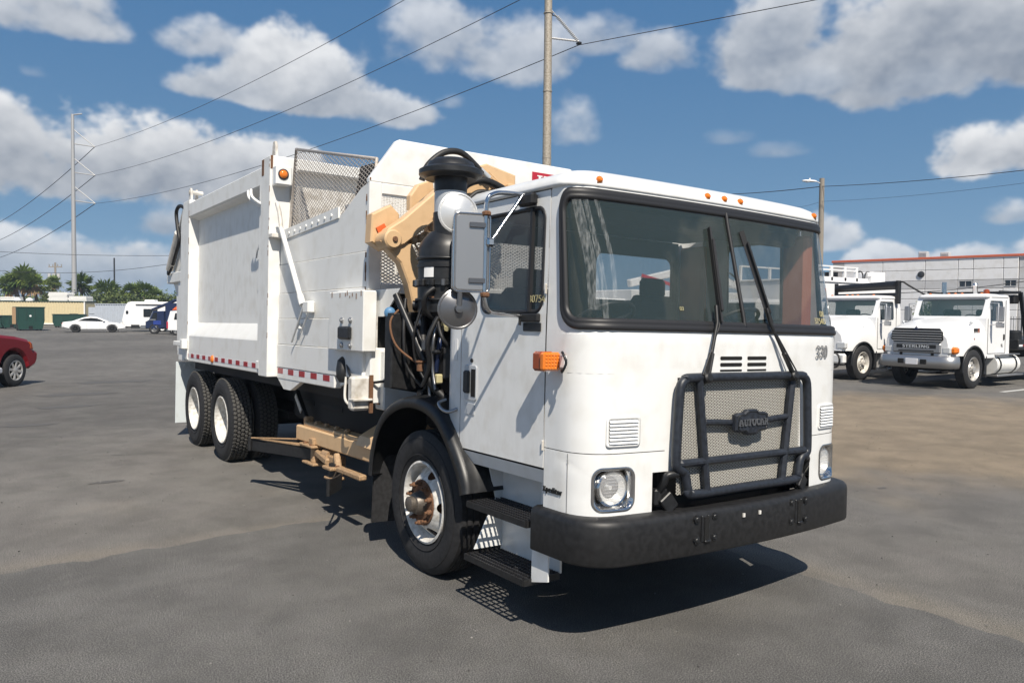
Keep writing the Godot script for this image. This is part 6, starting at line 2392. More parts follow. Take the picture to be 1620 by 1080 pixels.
func steps_and_fender(s: float) -> void:
	var g := Geo.new()
	# arched rubber fender
	var rings := []
	var path := []
	for k in [[-0.80, 0.56], [-0.78, 0.72], [-0.70, 0.92], [-0.56, 1.08], [-0.36, 1.19], [-0.12, 1.245], [0.12, 1.235], [0.32, 1.17], [0.48, 1.04], [0.60, 0.90], [0.68, 0.78], [0.72, 0.67]]:
		path.append(Vector3(0, k[1], k[0]))
	path = smooth(path, 3)
	for i in path.size():
		var a: Vector3 = path[maxi(i - 1, 0)]
		var b: Vector3 = path[mini(i + 1, path.size() - 1)]
		var t := (b - a).normalized()
		var n := Vector3(0, t.z, -t.y)
		var r := PackedVector3Array()
		for k in [[0.80, -0.02], [0.82, 0.0], [1.10, 0.0], [1.17, -0.004], [1.20, -0.018], [1.225, -0.012], [1.262, -0.022], [1.275, -0.045], [1.272, -0.095], [1.262, -0.095], [1.255, -0.045], [0.82, -0.02]]:
			r.append(path[i] + n * k[1] + Vector3(s * k[0], 0, 0))
		rings.append(r)
	g.loft(rings, true, true, true)
	part(truck, "fender", g, mats.black_plastic)
	g = Geo.new()
	g.sheet(5, 8, func(u, v): return Vector3(s * lerpf(0.86, 1.22, u), lerpf(0.16, 0.70, v), -0.79 + 0.03 * v + 0.012 * sin(u * 5.0)))
	g.sheet(5, 8, func(u, v): return Vector3(s * lerpf(0.86, 1.22, u), lerpf(0.16, 0.70, v), -0.772 + 0.03 * v + 0.012 * sin(u * 5.0)))
	g.disc(Vector3(s * 1.12, 0.60, -0.76), Vector3.BACK, 0.015, 0.02, 8)
	part(truck, "mud_flap", g, mats.rubber)
	# step well
	g = Geo.new()
	g.span(Vector3(s * 0.97, 0.27, 0.70), Vector3(s * 0.985, 0.86, 1.33))
	g.prism([Vector2(0.98, 0.30), Vector2(1.20, 0.30), Vector2(1.04, 0.62), Vector2(1.10, 0.85), Vector2(0.98, 0.85)], 0.012, Transform3D(Basis(Vector3(s, 0, 0), Vector3.UP, Vector3.BACK if s > 0 else Vector3.BACK), Vector3(0, 0, 0.70)))
	g.prism([Vector2(0.98, 0.47), Vector2(1.15, 0.47), Vector2(1.15, 0.86), Vector2(0.98, 0.86)], 0.012, Transform3D(Basis(Vector3(s, 0, 0), Vector3.UP, Vector3.BACK), Vector3(0, 0, 1.35)))
	g.prism([Vector2(1.345, 0.26), Vector2(1.50, 0.30), Vector2(1.50, 0.455), Vector2(1.345, 0.455)], 0.01, Transform3D(Basis(Vector3(0, 0, 1), Vector3(0, 1, 0), Vector3(-1, 0, 0)), Vector3(s * 1.2, 0, 0)))
	part(truck, "step_well", g, mats.white_paint)
	for k in [[0.615, 1.00, 1.255], [0.275, 1.00, 1.265]]:
		g = Geo.new()
		var x0: float = k[1]
		var x1: float = k[2]
		var y: float = k[0]
		for i in 8:
			var x := lerpf(x0, x1, i / 7.0)
			g.bar(Vector3(s * x, y - 0.012, 0.70), Vector3(s * x, y - 0.012, 1.345), 0.006, 0.026)
			for j in 26:
				g.box(Vector3(s * x, y + 0.003, 0.71 + j * 0.0245), Vector3(0.008, 0.006, 0.012))
		for j in 10:
			var z := lerpf(0.70, 1.345, j / 9.0)
			g.bar(Vector3(s * x0, y - 0.016, z), Vector3(s * x1, y - 0.016, z), 0.006, 0.018)
		var st := part(truck, "step", g, mats.step_metal)
		g = Geo.new()
		for z in [0.70, 1.345]:
			g.bar(Vector3(s * x0, y - 0.014, z), Vector3(s * x1, y - 0.014, z), 0.008, 0.04)
		g.bar(Vector3(s * (x1 + 0.004), y - 0.014, 0.70), Vector3(s * (x1 + 0.004), y - 0.014, 1.345), 0.008, 0.036)
		part(st, "step_frame", g, mats.black_steel)


func tyre(w_node: Node, r: float, w: float, lugs: bool) -> void:
	var g := Geo.new()
	var h := w / 2.0
	var prof := [[0.292, -h * 0.62], [0.30, -h * 0.78], [0.33, -h * 0.90], [0.40, -h], [0.45, -h * 0.99], [r - 0.035, -h * 0.90], [r - 0.012, -h * 0.82]]
	var grooves := [-0.52, -0.17, 0.17, 0.52]
	var depth := 0.012
	prof.append([r - 0.002, -h * 0.76])
	for q in grooves:
		prof.append([r, h * q - 0.008])
		prof.append([r - depth, h * q - 0.005])
		prof.append([r - depth, h * q + 0.005])
		prof.append([r, h * q + 0.008])
	prof.append([r - 0.002, h * 0.76])
	for k in [[r - 0.012, h * 0.82], [r - 0.035, h * 0.90], [0.45, h * 0.99], [0.40, h], [0.33, h * 0.90], [0.30, h * 0.78], [0.292, h * 0.62]]:
		prof.append(k)
	g.lathe(prof, 56, Transform3D(Basis(Vector3.BACK, -PI / 2), Vector3.ZERO), false, false)
	# raised rings on the sidewall
	for rr in [0.345, r - 0.055]:
		for e in [-1.0, 1.0]:
			g.tube(arc(Vector3(e * (h * (0.945 if rr < 0.4 else 0.95)), 0, 0), Vector3.UP, Vector3.BACK, rr, 0, TAU, 48).slice(0, 48), 0.004, 4, true)
	part(w_node, "tyre", g, mats.rubber)
	if lugs:
		g = Geo.new()
		for i in 62:
			var a := TAU * i / 62
			for j in 5:
				var b := Basis(Vector3.RIGHT, a + (0.05 if j % 2 else 0.0))
				g.box(b * Vector3([-0.66, -0.34, 0.0, 0.34, 0.66][j] * h, r + 0.002, 0), Vector3(h * (0.26 if j in [0, 4] else 0.25), 0.016, 0.036), 0.004, b * Basis(Vector3.UP, 0.35 if j % 2 else -0.35))
		part(w_node, "tread", g, mats.tread_rubber).set_meta("kind", "stuff")


func wheel_part(called: String, at: Vector3, turn := 0.0) -> Node3D:
	var w := Node3D.new()
	adopt(truck, w, called)
	# wheels stand square on the level yard
	w.transform = truck.transform.affine_inverse() * Transform3D(Basis(Vector3.UP, turn), at)
	return w


func wheels() -> void:
	var side := Basis(Vector3.BACK, PI / 2)   # lathe axis y to -x
	# front: convex disc, hand holes, rusty hub
	var w := wheel_part("front_wheel", Vector3(-1.06, 0.52, 0.0))
	tyre(w, 0.52, 0.31, false)
	var g := Geo.new()
	var t := Transform3D(side, Vector3.ZERO)
	g.lathe([[0.292, 0.10], [0.30, 0.135], [0.285, 0.14], [0.272, 0.125], [0.262, 0.06], [0.268, -0.10]], 40, t, false, false)
	# disc between hand holes
	var nh := 5
	for i in nh:
		var a0 := TAU * i / nh + 0.35
		var hole := PackedVector2Array()
		for k in 24:
			var q := TAU * k / 24
			hole.append(Vector2(cos(q) * 0.19, sin(q) * 0.036))
		var bend := func(u: float, v: float) -> Vector3:
			var r := 0.222 + v
			var y := lerpf(0.135, 0.045, smoothstep(0.165, 0.27, r))
			return t * Vector3(cos(a0 + u) * r, y, sin(a0 + u) * r)
		holed(g, hole, -TAU / nh / 2, TAU / nh / 2, -0.052, 0.046, bend, 4)
	g.lathe([[0.171, 0.135], [0.15, 0.136], [0.10, 0.136]], 40, t, false, false)
	part(w, "rim", g, mats.rim_white)
	g = Geo.new()
	g.lathe([[0.268, -0.02], [0.10, -0.02]], 30, t, false, true)
	part(w, "brake_drum", g, mats.rust)
	g = Geo.new()
	g.lathe([[0.166, 0.1365], [0.164, 0.146], [0.12, 0.148], [0.10, 0.15]], 30, t, false, true)
	for i in 10:
		var a := TAU * i / 10
		var c := t * Vector3(cos(a) * 0.143, 0.16, sin(a) * 0.143)
		g.disc(c, Vector3.LEFT, 0.019, 0.035, 6, 0.004)
		g.disc(c + Vector3(-0.02, 0, 0), Vector3.LEFT, 0.011, 0.03, 8)
	part(w, "hub_flange", g, mats.rust)
	g = Geo.new()
	g.lathe([[0.088, 0.145], [0.080, 0.19], [0.070, 0.21], [0.056, 0.216], [0.054, 0.25], [0.042, 0.258], [0.001, 0.26]], 24, t)
	part(w, "hub_cap", g, mats.greasy)
	var far := wheel_part("front_wheel", Vector3(1.06, 0.52, 0.0), PI)
	for c in w.get_children():
		twin(c, far, Transform3D.IDENTITY)
	# rear duals: deep white dish
	w = wheel_part("rear_wheel", Vector3(-1.085, 0.515, -5.25))
	tyre(w, 0.517, 0.275, true)
	g = Geo.new()
	g.lathe([[0.292, 0.09], [0.300, 0.125], [0.288, 0.13], [0.276, 0.115], [0.265, 0.03], [0.262, -0.055], [0.225, -0.085], [0.15, -0.09], [0.145, -0.07], [0.11, -0.06]], 40, t, false, true)
	part(w, "rim", g, mats.rim_white)
	g = Geo.new()
	for i in 10:
		var a := TAU * i / 10
		g.disc(t * Vector3(cos(a) * 0.143, -0.065, sin(a) * 0.143), Vector3.LEFT, 0.018, 0.05, 6)
	g.lathe([[0.09, -0.07], [0.085, 0.02], [0.06, 0.045], [0.001, 0.048]], 20, t)
	part(w, "hub", g, mats.worn_white)
	for k in [[-0.765, -5.25], [-1.085, -6.64], [-0.765, -6.64], [1.085, -5.25], [0.765, -5.25], [1.085, -6.64], [0.765, -6.64]]:
		var c2 := wheel_part("rear_wheel", Vector3(k[0], 0.515, k[1]), 0.0 if k[0] < 0 else PI)
		for c in w.get_children():
			twin(c, c2, Transform3D.IDENTITY)


func chassis() -> void:
	var g := Geo.new()
	for x in [-0.43, 0.43]:
		g.span(Vector3(x - 0.04, 0.78, -7.6), Vector3(x + 0.04, 1.06, 1.5), 0.01)
	for z in [-7.2, -5.95, -4.2, -2.6, -1.1, 0.4]:
		g.span(Vector3(-0.43, 0.82, z - 0.05), Vector3(0.43, 1.0, z + 0.05))
	part(truck, "frame_rails", g, mats.dark_chassis)
	for z in [0.0, -5.25, -6.64]:
		g = Geo.new()
		g.tube([Vector3(-0.9, 0.515, z), Vector3(0.9, 0.515, z)], 0.085, 10)
		if z < -1:
			g.lathe([[0.10, -0.25], [0.2, -0.14], [0.23, 0.0], [0.2, 0.14], [0.10, 0.25]], 14, Transform3D(Basis(Vector3.RIGHT, PI / 2), Vector3(0.05, 0.52, z)))
		for x in [-0.5, 0.5]:
			g.bar(Vector3(x, 0.60, z - 0.6), Vector3(x, 0.60, z + 0.6), 0.09, 0.07)
		part(truck, "axle", g, mats.dark_chassis)
	g = Geo.new()
	# tanks, air bottles and gear hung between the axles
	g.span(Vector3(-0.62, 0.62, -4.3), Vector3(0.85, 1.15, -1.2), 0.05)
	g.span(Vector3(-0.45, 0.40, -1.0), Vector3(0.45, 1.2, 0.95), 0.06)
	g.span(Vector3(-1.02, 1.06, -7.4), Vector3(1.02, 1.22, -1.1))
	for z in [-3.9, -3.1]:
		g.tube([Vector3(-0.5, 0.85, z - 0.3), Vector3(-0.5, 0.85, z + 0.3)], 0.13, 12)
	part(truck, "underbody_gear", g, mats.dark_chassis)
	# white mud flap behind the last wheel, and the strut that leans by the tyre
	g = Geo.new()
	g.box(Vector3(-1.03, 0.70, -7.55), Vector3(0.46, 0.92, 0.014), 0.004)
	for k in 6:
		g.disc(Vector3(-1.2 + k * 0.07, 1.11, -7.535), Vector3.BACK, 0.014, 0.02, 6)
	part(truck, "rear_mud_flap", g, mats.flap_white)
	g = Geo.new()
	g.bar(Vector3(-0.72, 1.10, -4.05), Vector3(-0.72, 0.66, -3.55), 0.05, 0.06, 0.01)
	part(truck, "leaning_strut", g, mats.dark_chassis)
	g = Geo.new()
	g.bar(Vector3(-0.755, 0.93, -3.85), Vector3(-0.755, 0.76, -3.66), 0.01, 0.06)
	part(truck, "strut_tag", g, mats.worn_white)


func behind_cab() -> void:
	var g := Geo.new()
	# air cleaner drum, intake pipe and rain cap
	g.lathe([[0.17, -0.32], [0.21, -0.29], [0.216, -0.10], [0.232, -0.095], [0.232, -0.06], [0.216, -0.055], [0.216, 0.03], [0.224, 0.035], [0.224, 0.06], [0.216, 0.065], [0.214, 0.18], [0.19, 0.235], [0.135, 0.30]], 28, Transform3D(Basis.IDENTITY, Vector3(-0.995, 2.14, -0.06)))
	for y in [-0.2, 0.1]:
		g.tube(arc(Vector3(-0.995, 2.14 + y, -0.06), Vector3.RIGHT, Vector3.BACK, 0.222, 0, TAU, 28).slice(0, 28), 0.012, 6, true)
	var ac := part(truck, "air_cleaner", g, mats.black_plastic)
	g = Geo.new()
	g.sheet(4, 3, func(u, v):
		var a := lerpf(2.55, 2.95, u)
		return Vector3(-0.995 + cos(a) * 0.2185, lerpf(2.10, 2.19, v), -0.06 + sin(a) * 0.2185))
	part(ac, "label", g, mats.print_white)
	for k in 7:
		g = Geo.new()
		var a := 2.2 + k * 0.35
		g.box(Vector3(-0.995 + cos(a) * 0.236, 2.06, -0.06 + sin(a) * 0.236), Vector3(0.03, 0.05, 0.03), 0.006, Basis(Vector3.UP, -a))
		part(ac, "clip", g, mats.dull_steel if k % 3 == 0 else mats.black_steel)
	g = Geo.new()
	g.tube(smooth([Vector3(-1.18, 2.02, 0.08), Vector3(-1.24, 1.96, 0.06), Vector3(-1.22, 1.86, 0.02), Vector3(-1.12, 1.80, 0.0)]), 0.02, 7)
	part(ac, "drain_hose", g, mats.hose)
	g = Geo.new()
	g.lathe([[0.125, -0.1], [0.125, 0.12]], 26, Transform3D(Basis.IDENTITY, Vector3(-1.0, 2.46, -0.02)), false, false)
	part(truck, "intake_boot", g, mats.black_plastic)
	g = Geo.new()
	g.lathe([[0.118, -0.2], [0.118, 0.26]], 28, Transform3D(Basis.IDENTITY, Vector3(-1.0, 2.62, -0.02)), false, false)
	part(truck, "intake_pipe", g, mats.galvanised)
	g = Geo.new()
	g.lathe([[0.122, -0.10], [0.122, 0.0], [0.19, -0.01], [0.205, 0.01], [0.236, 0.02], [0.236, 0.055], [0.20, 0.075], [0.185, 0.078], [0.165, 0.115], [0.12, 0.14], [0.06, 0.152], [0.001, 0.155]], 30, Transform3D(Basis.IDENTITY, Vector3(-1.0, 2.835, -0.02)))
	part(truck, "rain_cap", g, mats.black_plastic)
	# charge cooler / tank in black steel, pipes and plugs round the engine
	g = Geo.new()
	g.prism([Vector2(-1.33, 1.28), Vector2(-0.98, 1.22), Vector2(-0.98, 1.86), Vector2(-1.33, 1.84)], 0.12, Transform3D(Basis.IDENTITY, Vector3(0, 0, -0.40)), 0.012)
	part(truck, "cooler_box", g, mats.black_steel)
	g = Geo.new()
	g.span(Vector3(-0.95, 0.95, -0.45), Vector3(0.95, 2.0, 0.2), 0.04)
	g.span(Vector3(-1.12, 1.35, -0.10), Vector3(-0.9, 1.62, 0.16), 0.03)
	g.tube(smooth([Vector3(-1.10, 1.95, -0.2), Vector3(-1.16, 1.6, -0.1), Vector3(-1.15, 1.35, 0.0), Vector3(-1.05, 1.2, 0.1)]), 0.035, 8)
	g.tube(smooth([Vector3(-1.22, 1.95, -0.28), Vector3(-1.26, 1.7, -0.22), Vector3(-1.24, 1.45, -0.2), Vector3(-1.15, 1.3, -0.12)]), 0.014, 6)
	part(truck, "engine_gear", g, mats.black_steel)
	g = Geo.new()
	g.tube([Vector3(-1.27, 1.98, -0.34), Vector3(-1.17, 1.50, -0.05)], 0.026, 8)
	g.tube([Vector3(-1.20, 1.90, -0.2), Vector3(-1.05, 1.90, -0.1)], 0.035, 8)
	part(truck, "support_pipe", g, mats.black_plastic)
	g = Geo.new()
	g.lathe([[0.04, 0], [0.042, 0.02], [0.042, 0.045], [0.03, 0.06], [0.012, 0.065]], 14, Transform3D(Geo.along(Vector3(-0.4, 0.1, 0.9)), Vector3(-1.29, 1.84, -0.40)))
	part(truck, "blue_cap", g, mats.blue_plastic)
	g = Geo.new()
	g.tube(smooth([Vector3(-1.08, 1.76, 0.05), Vector3(-1.10, 1.78, 0.10), Vector3(-1.12, 1.75, 0.16), Vector3(-1.14, 1.73, 0.2)]), 0.02, 7)
	part(truck, "pale_fitting", g, mats.yellow_marker)
	g = Geo.new()
	g.box(Vector3(-1.14, 1.37, 0.10), Vector3(0.05, 0.07, 0.05), 0.01)
	part(truck, "filter_label", g, mats.yellow_marker)
	g = Geo.new()
	g.lathe([[0.03, 0], [0.03, 0.06], [0.04, 0.062], [0.04, 0.075]], 12, Transform3D(Basis.IDENTITY, Vector3(-1.20, 1.42, -0.06)))
	g.tube(smooth([Vector3(-1.22, 1.9, -0.3), Vector3(-1.34, 1.78, -0.28), Vector3(-1.32, 1.6, -0.22), Vector3(-1.20, 1.47, -0.1)]), 0.009, 6)
	g.tube([Vector3(-1.18, 1.47, -0.1), Vector3(-1.05, 1.5, 0.12)], 0.007, 6)
	part(truck, "small_pipework", g, mats.rust)
	g = Geo.new()
	g.tube(smooth([Vector3(-1.12, 1.66, 0.08), Vector3(-1.15, 1.55, 0.1), Vector3(-1.14, 1.42, 0.06)]), 0.018, 7)
	part(truck, "blue_hose", g, mats.blue_paint)
	var cr := RandomNumberGenerator.new()
	cr.seed = 77
	for i in 11:
		g = Geo.new()
		var a := Vector3(cr.randf_range(-1.22, -1.02), cr.randf_range(1.75, 2.0), cr.randf_range(-0.30, 0.15))
		var b2 := Vector3(cr.randf_range(-1.22, -1.0), cr.randf_range(1.15, 1.45), cr.randf_range(-0.25, 0.18))
		g.tube(smooth([a, a.lerp(b2, 0.35) + Vector3(-0.06, 0, cr.randf_range(-0.12, 0.12)), a.lerp(b2, 0.7) + Vector3(cr.randf_range(-0.05, 0.04), 0, cr.randf_range(-0.1, 0.1)), b2]), cr.randf_range(0.007, 0.018), 6)
		part(truck, "engine_hose", g, [mats.hose, mats.black_plastic, mats.dull_steel, mats.hose][i % 4])
	for i in 9:
		g = Geo.new()
		g.box(Vector3(cr.randf_range(-1.18, -1.0), cr.randf_range(1.2, 1.95), cr.randf_range(-0.2, 0.18)), Vector3(cr.randf_range(0.05, 0.12), cr.randf_range(0.03, 0.11), cr.randf_range(0.04, 0.1)), 0.012)
		part(truck, "engine_fitting", g, [mats.greasy, mats.black_plastic, mats.rust, mats.dull_steel, mats.black_steel][i % 5])
	# flat cover above the engine
	g = Geo.new()
	g.span(Vector3(-1.15, 1.86, -0.3), Vector3(-0.4, 1.9, 0.22), 0.01)
	part(truck, "engine_shelf", g, mats.black_steel)


func hopper() -> void:
	var zy := Transform3D(Basis(Vector3(0, 0, 1), Vector3(0, 1, 0), Vector3(-1, 0, 0)), Vector3.ZERO)   # polygon (z, y) drawn out towards -x
	for s in [-1.0, 1.0]:
		var t := Transform3D(Basis(Vector3(0, 0, 1), Vector3(0, 1, 0), Vector3(s, 0, 0)), Vector3(s * 1.17, 0, 0))
		# stacked plates with small steps between them
		for k in [[1.30, 1.535, 0.028], [1.54, 1.80, 0.022], [1.805, 2.06, 0.016], [2.065, 2.36, 0.010], [2.365, 2.70, 0.004]]:
			var g := Geo.new()
			var y1: float = k[1]
			var poly := [Vector2(-3.15, k[0]), Vector2(-1.03, k[0]), Vector2(-1.03, y1), Vector2(-3.15, y1)]
			if y1 > 2.5:
				poly = [Vector2(-3.15, k[0]), Vector2(-1.03, k[0]), Vector2(-1.03, 2.93), Vector2(-1.17, 2.90), Vector2(-1.52, 2.74), Vector2(-1.60, 2.72), Vector2(-3.15, 2.66)]
			g.prism(poly, 0.02 + k[2], t, 0.004)
			part(truck, "hopper_side_plate", g, mats.white_steel)
		var g2 := Geo.new()
		g2.span(Vector3(s * 1.14, 1.18, -3.15), Vector3(s * 1.215, 1.295, -1.62), 0.008)
		g2.prism([Vector2(-3.15, 1.19), Vector2(-2.95, 1.08), Vector2(-2.75, 1.08), Vector2(-2.45, 1.19)], 0.05, Transform3D(t.basis, Vector3(s * 1.16, 0, 0)))
		part(truck, "hopper_sill", g2, mats.white_steel)
		# bolted rail along the top edge
		g2 = Geo.new()
		g2.bar(Vector3(s * 1.195, 2.665, -3.12), Vector3(s * 1.195, 2.745, -1.62), 0.02, 0.10)
		var rail := part(truck, "hopper_top_rail", g2, mats.white_steel)
		for i in 9:
			g2 = Geo.new()
			var u := 0.06 + i * 0.105
			g2.disc(Vector3(s * 1.208, lerpf(2.66, 2.74, u), lerpf(-3.12, -1.62, u)), Vector3(s, 0, 0), 0.016, 0.014, 6, 0.003)
			part(rail, "bolt", g2, mats.white_steel)
	# red and white tape on the sills
	for i in 10:
		if i % 2 == 0:
			var g := Geo.new()
			g.span(Vector3(-1.2155, 1.235, -3.12 + i * 0.155), Vector3(-1.217, 1.29, -2.965 + i * 0.155))
			part(truck, "red_tape_block", g, mats.red_tape)
	var g3 := Geo.new()
	g3.span(Vector3(-1.2145, 1.235, -3.13), Vector3(-1.2155, 1.29, -1.64))
	part(truck, "white_tape_band", g3, mats.white_tape)
	# front wall of the hopper: posts, mesh window, top hood
	var g := Geo.new()
	g.span(Vector3(-1.20, 2.04, -1.03), Vector3(-1.085, 2.93, -0.985), 0.006)
	g.span(Vector3(1.085, 2.04, -1.03), Vector3(1.20, 2.93, -0.985), 0.006)
	g.span(Vector3(-1.085, 2.84, -1.03), Vector3(1.085, 2.93, -0.987), 0.006)
	g.span(Vector3(-1.085, 2.02, -1.03), Vector3(1.085, 2.10, -0.987), 0.006)
	part(truck, "window_posts", g, mats.white_steel)
	g = Geo.new()
	g.expanded(Vector3(-1.085, 2.10, -1.01), Vector3.RIGHT, Vector3.UP, 2.17, 0.74, 0.052, 0.028, 0.009)
	part(truck, "mesh_window", g, mats.white_steel).set_meta("kind", "stuff")
	g = Geo.new()
	g.prism([Vector2(-1.20, 2.931), Vector2(1.20, 2.931), Vector2(1.20, 2.96), Vector2(0.96, 3.30), Vector2(0.93, 3.315), Vector2(-0.93, 3.315), Vector2(-0.96, 3.30), Vector2(-1.20, 2.96)], 0.06, Transform3D(Basis.IDENTITY, Vector3(0, 0, -1.05)), 0.008)
	part(truck, "hopper_hood", g, mats.white_paint)
	g = Geo.new()
	g.span(Vector3(0.46, 3.05, -0.989), Vector3(1.02, 3.23, -0.985))
	part(truck, "maker_sign", g, mats.red_print)
	words(truck, "sign_lettering", "HEIL", "Droid Serif", 0.13, 0.003, Transform3D(Basis.IDENTITY, Vector3(0.74, 3.135, -0.982)), mats.print_white, 700)
	# lower front wall
	g = Geo.new()
	g.span(Vector3(-1.19, 1.10, -1.05), Vector3(1.19, 1.56, -0.93), 0.01)
	part(truck, "hopper_front_wall", g, mats.white_steel)
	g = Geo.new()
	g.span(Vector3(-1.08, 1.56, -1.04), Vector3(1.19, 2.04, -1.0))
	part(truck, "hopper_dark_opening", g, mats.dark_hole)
	# projecting box with a square lamp
	g = Geo.new()
	g.span(Vector3(-1.285, 1.53, -1.60), Vector3(-1.165, 2.03, -0.88), 0.008)
	g.prism([Vector2(-1.0, 1.82), Vector2(-0.80, 1.82), Vector2(-0.52, 2.04), Vector2(-1.0, 2.04)], 0.012, Transform3D(zy.basis, Vector3(-1.13, 0, 0.0)))
	var box := part(truck, "arm_housing", g, mats.white_steel)
	g = Geo.new()
	g.span(Vector3(-1.32, 1.625, -1.33), Vector3(-1.285, 1.735, -1.09), 0.014)
	part(box, "square_lamp", g, mats.black_plastic)
	for z in [-1.30, -1.12]:
		for y in [1.575, 1.785]:
			g = Geo.new()
			g.disc(Vector3(-1.29, y, z), Vector3.LEFT, 0.026, 0.02, 14, 0.006)
			g.disc(Vector3(-1.30, y, z), Vector3.LEFT, 0.014, 0.014, 8)
			part(box, "lamp_bolt", g, mats.brushed)
	g = Geo.new()
	g.prism([Vector2(-1.6, 1.53), Vector2(-0.95, 1.53), Vector2(-1.05, 1.32), Vector2(-1.6, 1.20)], 0.03, Transform3D(zy.basis, Vector3(-1.14, 0, 0)), 0.005)
	g.span(Vector3(-1.10, 1.05, -1.02), Vector3(-0.60, 1.54, -0.86), 0.01)
	part(truck, "arm_gusset", g, mats.white_steel)
	g = Geo.new()
	g.box(Vector3(-1.27, 1.19, -0.97), Vector3(0.16, 0.28, 0.10), 0.02)
	g.box(Vector3(-1.27, 1.14, -0.93), Vector3(0.17, 0.02, 0.1), 0.005)
	part(truck, "slide_shoe", g, mats.worn_white)
	g = Geo.new()
	g.bar(Vector3(-1.19, 1.34, -0.91), Vector3(-1.19, 1.03, -0.91), 0.02, 0.03)
	g.span(Vector3(-1.12, 1.095, -0.95), Vector3(-0.7, 1.105, -0.925))
	part(truck, "rust_edge", g, mats.rust)
	g = Geo.new()
	g.lathe([[0.03, -0.11], [0.055, -0.07], [0.06, 0.0], [0.05, 0.08], [0.02, 0.11]], 12, Transform3D(Geo.along(Vector3(0.1, 1, -0.2)), Vector3(-1.22, 1.36, -1.42)))
	g.tube(smooth([Vector3(-1.2, 1.42, -1.38), Vector3(-1.25, 1.30, -1.15), Vector3(-1.16, 1.28, -0.9), Vector3(-0.9, 1.36, -0.7)]), 0.012, 6)
	part(truck, "air_fitting", g, mats.black_plastic)
	g = Geo.new()
	g.tube(smooth([Vector3(-1.22, 1.30, -1.35), Vector3(-1.24, 1.12, -1.32), Vector3(-1.22, 1.06, -1.25)]), 0.012, 6)
	part(truck, "rope_hook", g, mats.worn_white)
	# side screen over the hopper: frame and expanded metal
	var o0 := Vector3(-1.12, 2.73, -3.02)
	g = Geo.new()
	var c := [Vector3(-1.12, 2.70, -3.10), Vector3(-1.10, 3.56, -3.0), Vector3(-1.10, 3.14, -1.07), Vector3(-1.12, 2.80, -1.07)]
	g.tube([c[0], c[1], c[2], c[3]], 0.016, 6)
	part(truck, "screen_frame", g, mats.screen_metal)
	g = Geo.new()
	g.expanded(o0 + Vector3(0, 0, 0), Vector3(0, 0, 1), Vector3(0.02, 1, 0), 1.96, 0.84, 0.075, 0.040, 0.0055, PackedVector2Array([Vector2(0, 0), Vector2(1.95, 0), Vector2(1.95, 0.41), Vector2(0.02, 0.82)]))
	part(truck, "side_screen", g, mats.screen_metal).set_meta("kind", "stuff")
	g = Geo.new()
	g.prism([Vector2(-1.62, 2.86), Vector2(-1.08, 2.86), Vector2(-1.08, 3.13), Vector2(-1.5, 3.15)], 0.015, Transform3D(zy.basis, Vector3(-1.04, 0, 0)))
	part(truck, "rubber_flap", g, mats.rubber)
	g = Geo.new()
	g.span(Vector3(1.08, 2.6, -3.1), Vector3(1.12, 3.30, -1.05))
	g.span(Vector3(-1.1, 1.3, -3.2), Vector3(1.1, 3.2, -3.15))
	part(truck, "hopper_inner_wall", g, mats.worn_white)
	g = Geo.new()
	g.span(Vector3(-1.09, 2.70, -1.75), Vector3(-0.80, 2.84, -1.66), 0.01)
	part(truck, "hopper_block", g, mats.galvanised)
	# rust runs on the hopper's front corner
	g = Geo.new()
	var rr := RandomNumberGenerator.new()
	rr.seed = 12
	for i in 11:
		var y := rr.randf_range(2.0, 2.9)
		g.box(Vector3(-1.2025, y, -1.035), Vector3(0.006, rr.randf_range(0.02, 0.08), rr.randf_range(0.008, 0.02)), 0.002)
	for i in 9:
		g.box(Vector3(-1.2865, 2.02 - rr.randf() * 0.05, rr.randf_range(-1.58, -0.92)), Vector3(0.003, rr.randf_range(0.015, 0.05), 0.012), 0.001)
	g.span(Vector3(-1.199, 2.945, -0.9905), Vector3(-1.188, 2.965, -0.986))
	part(truck, "rust_runs", g, mats.rust)


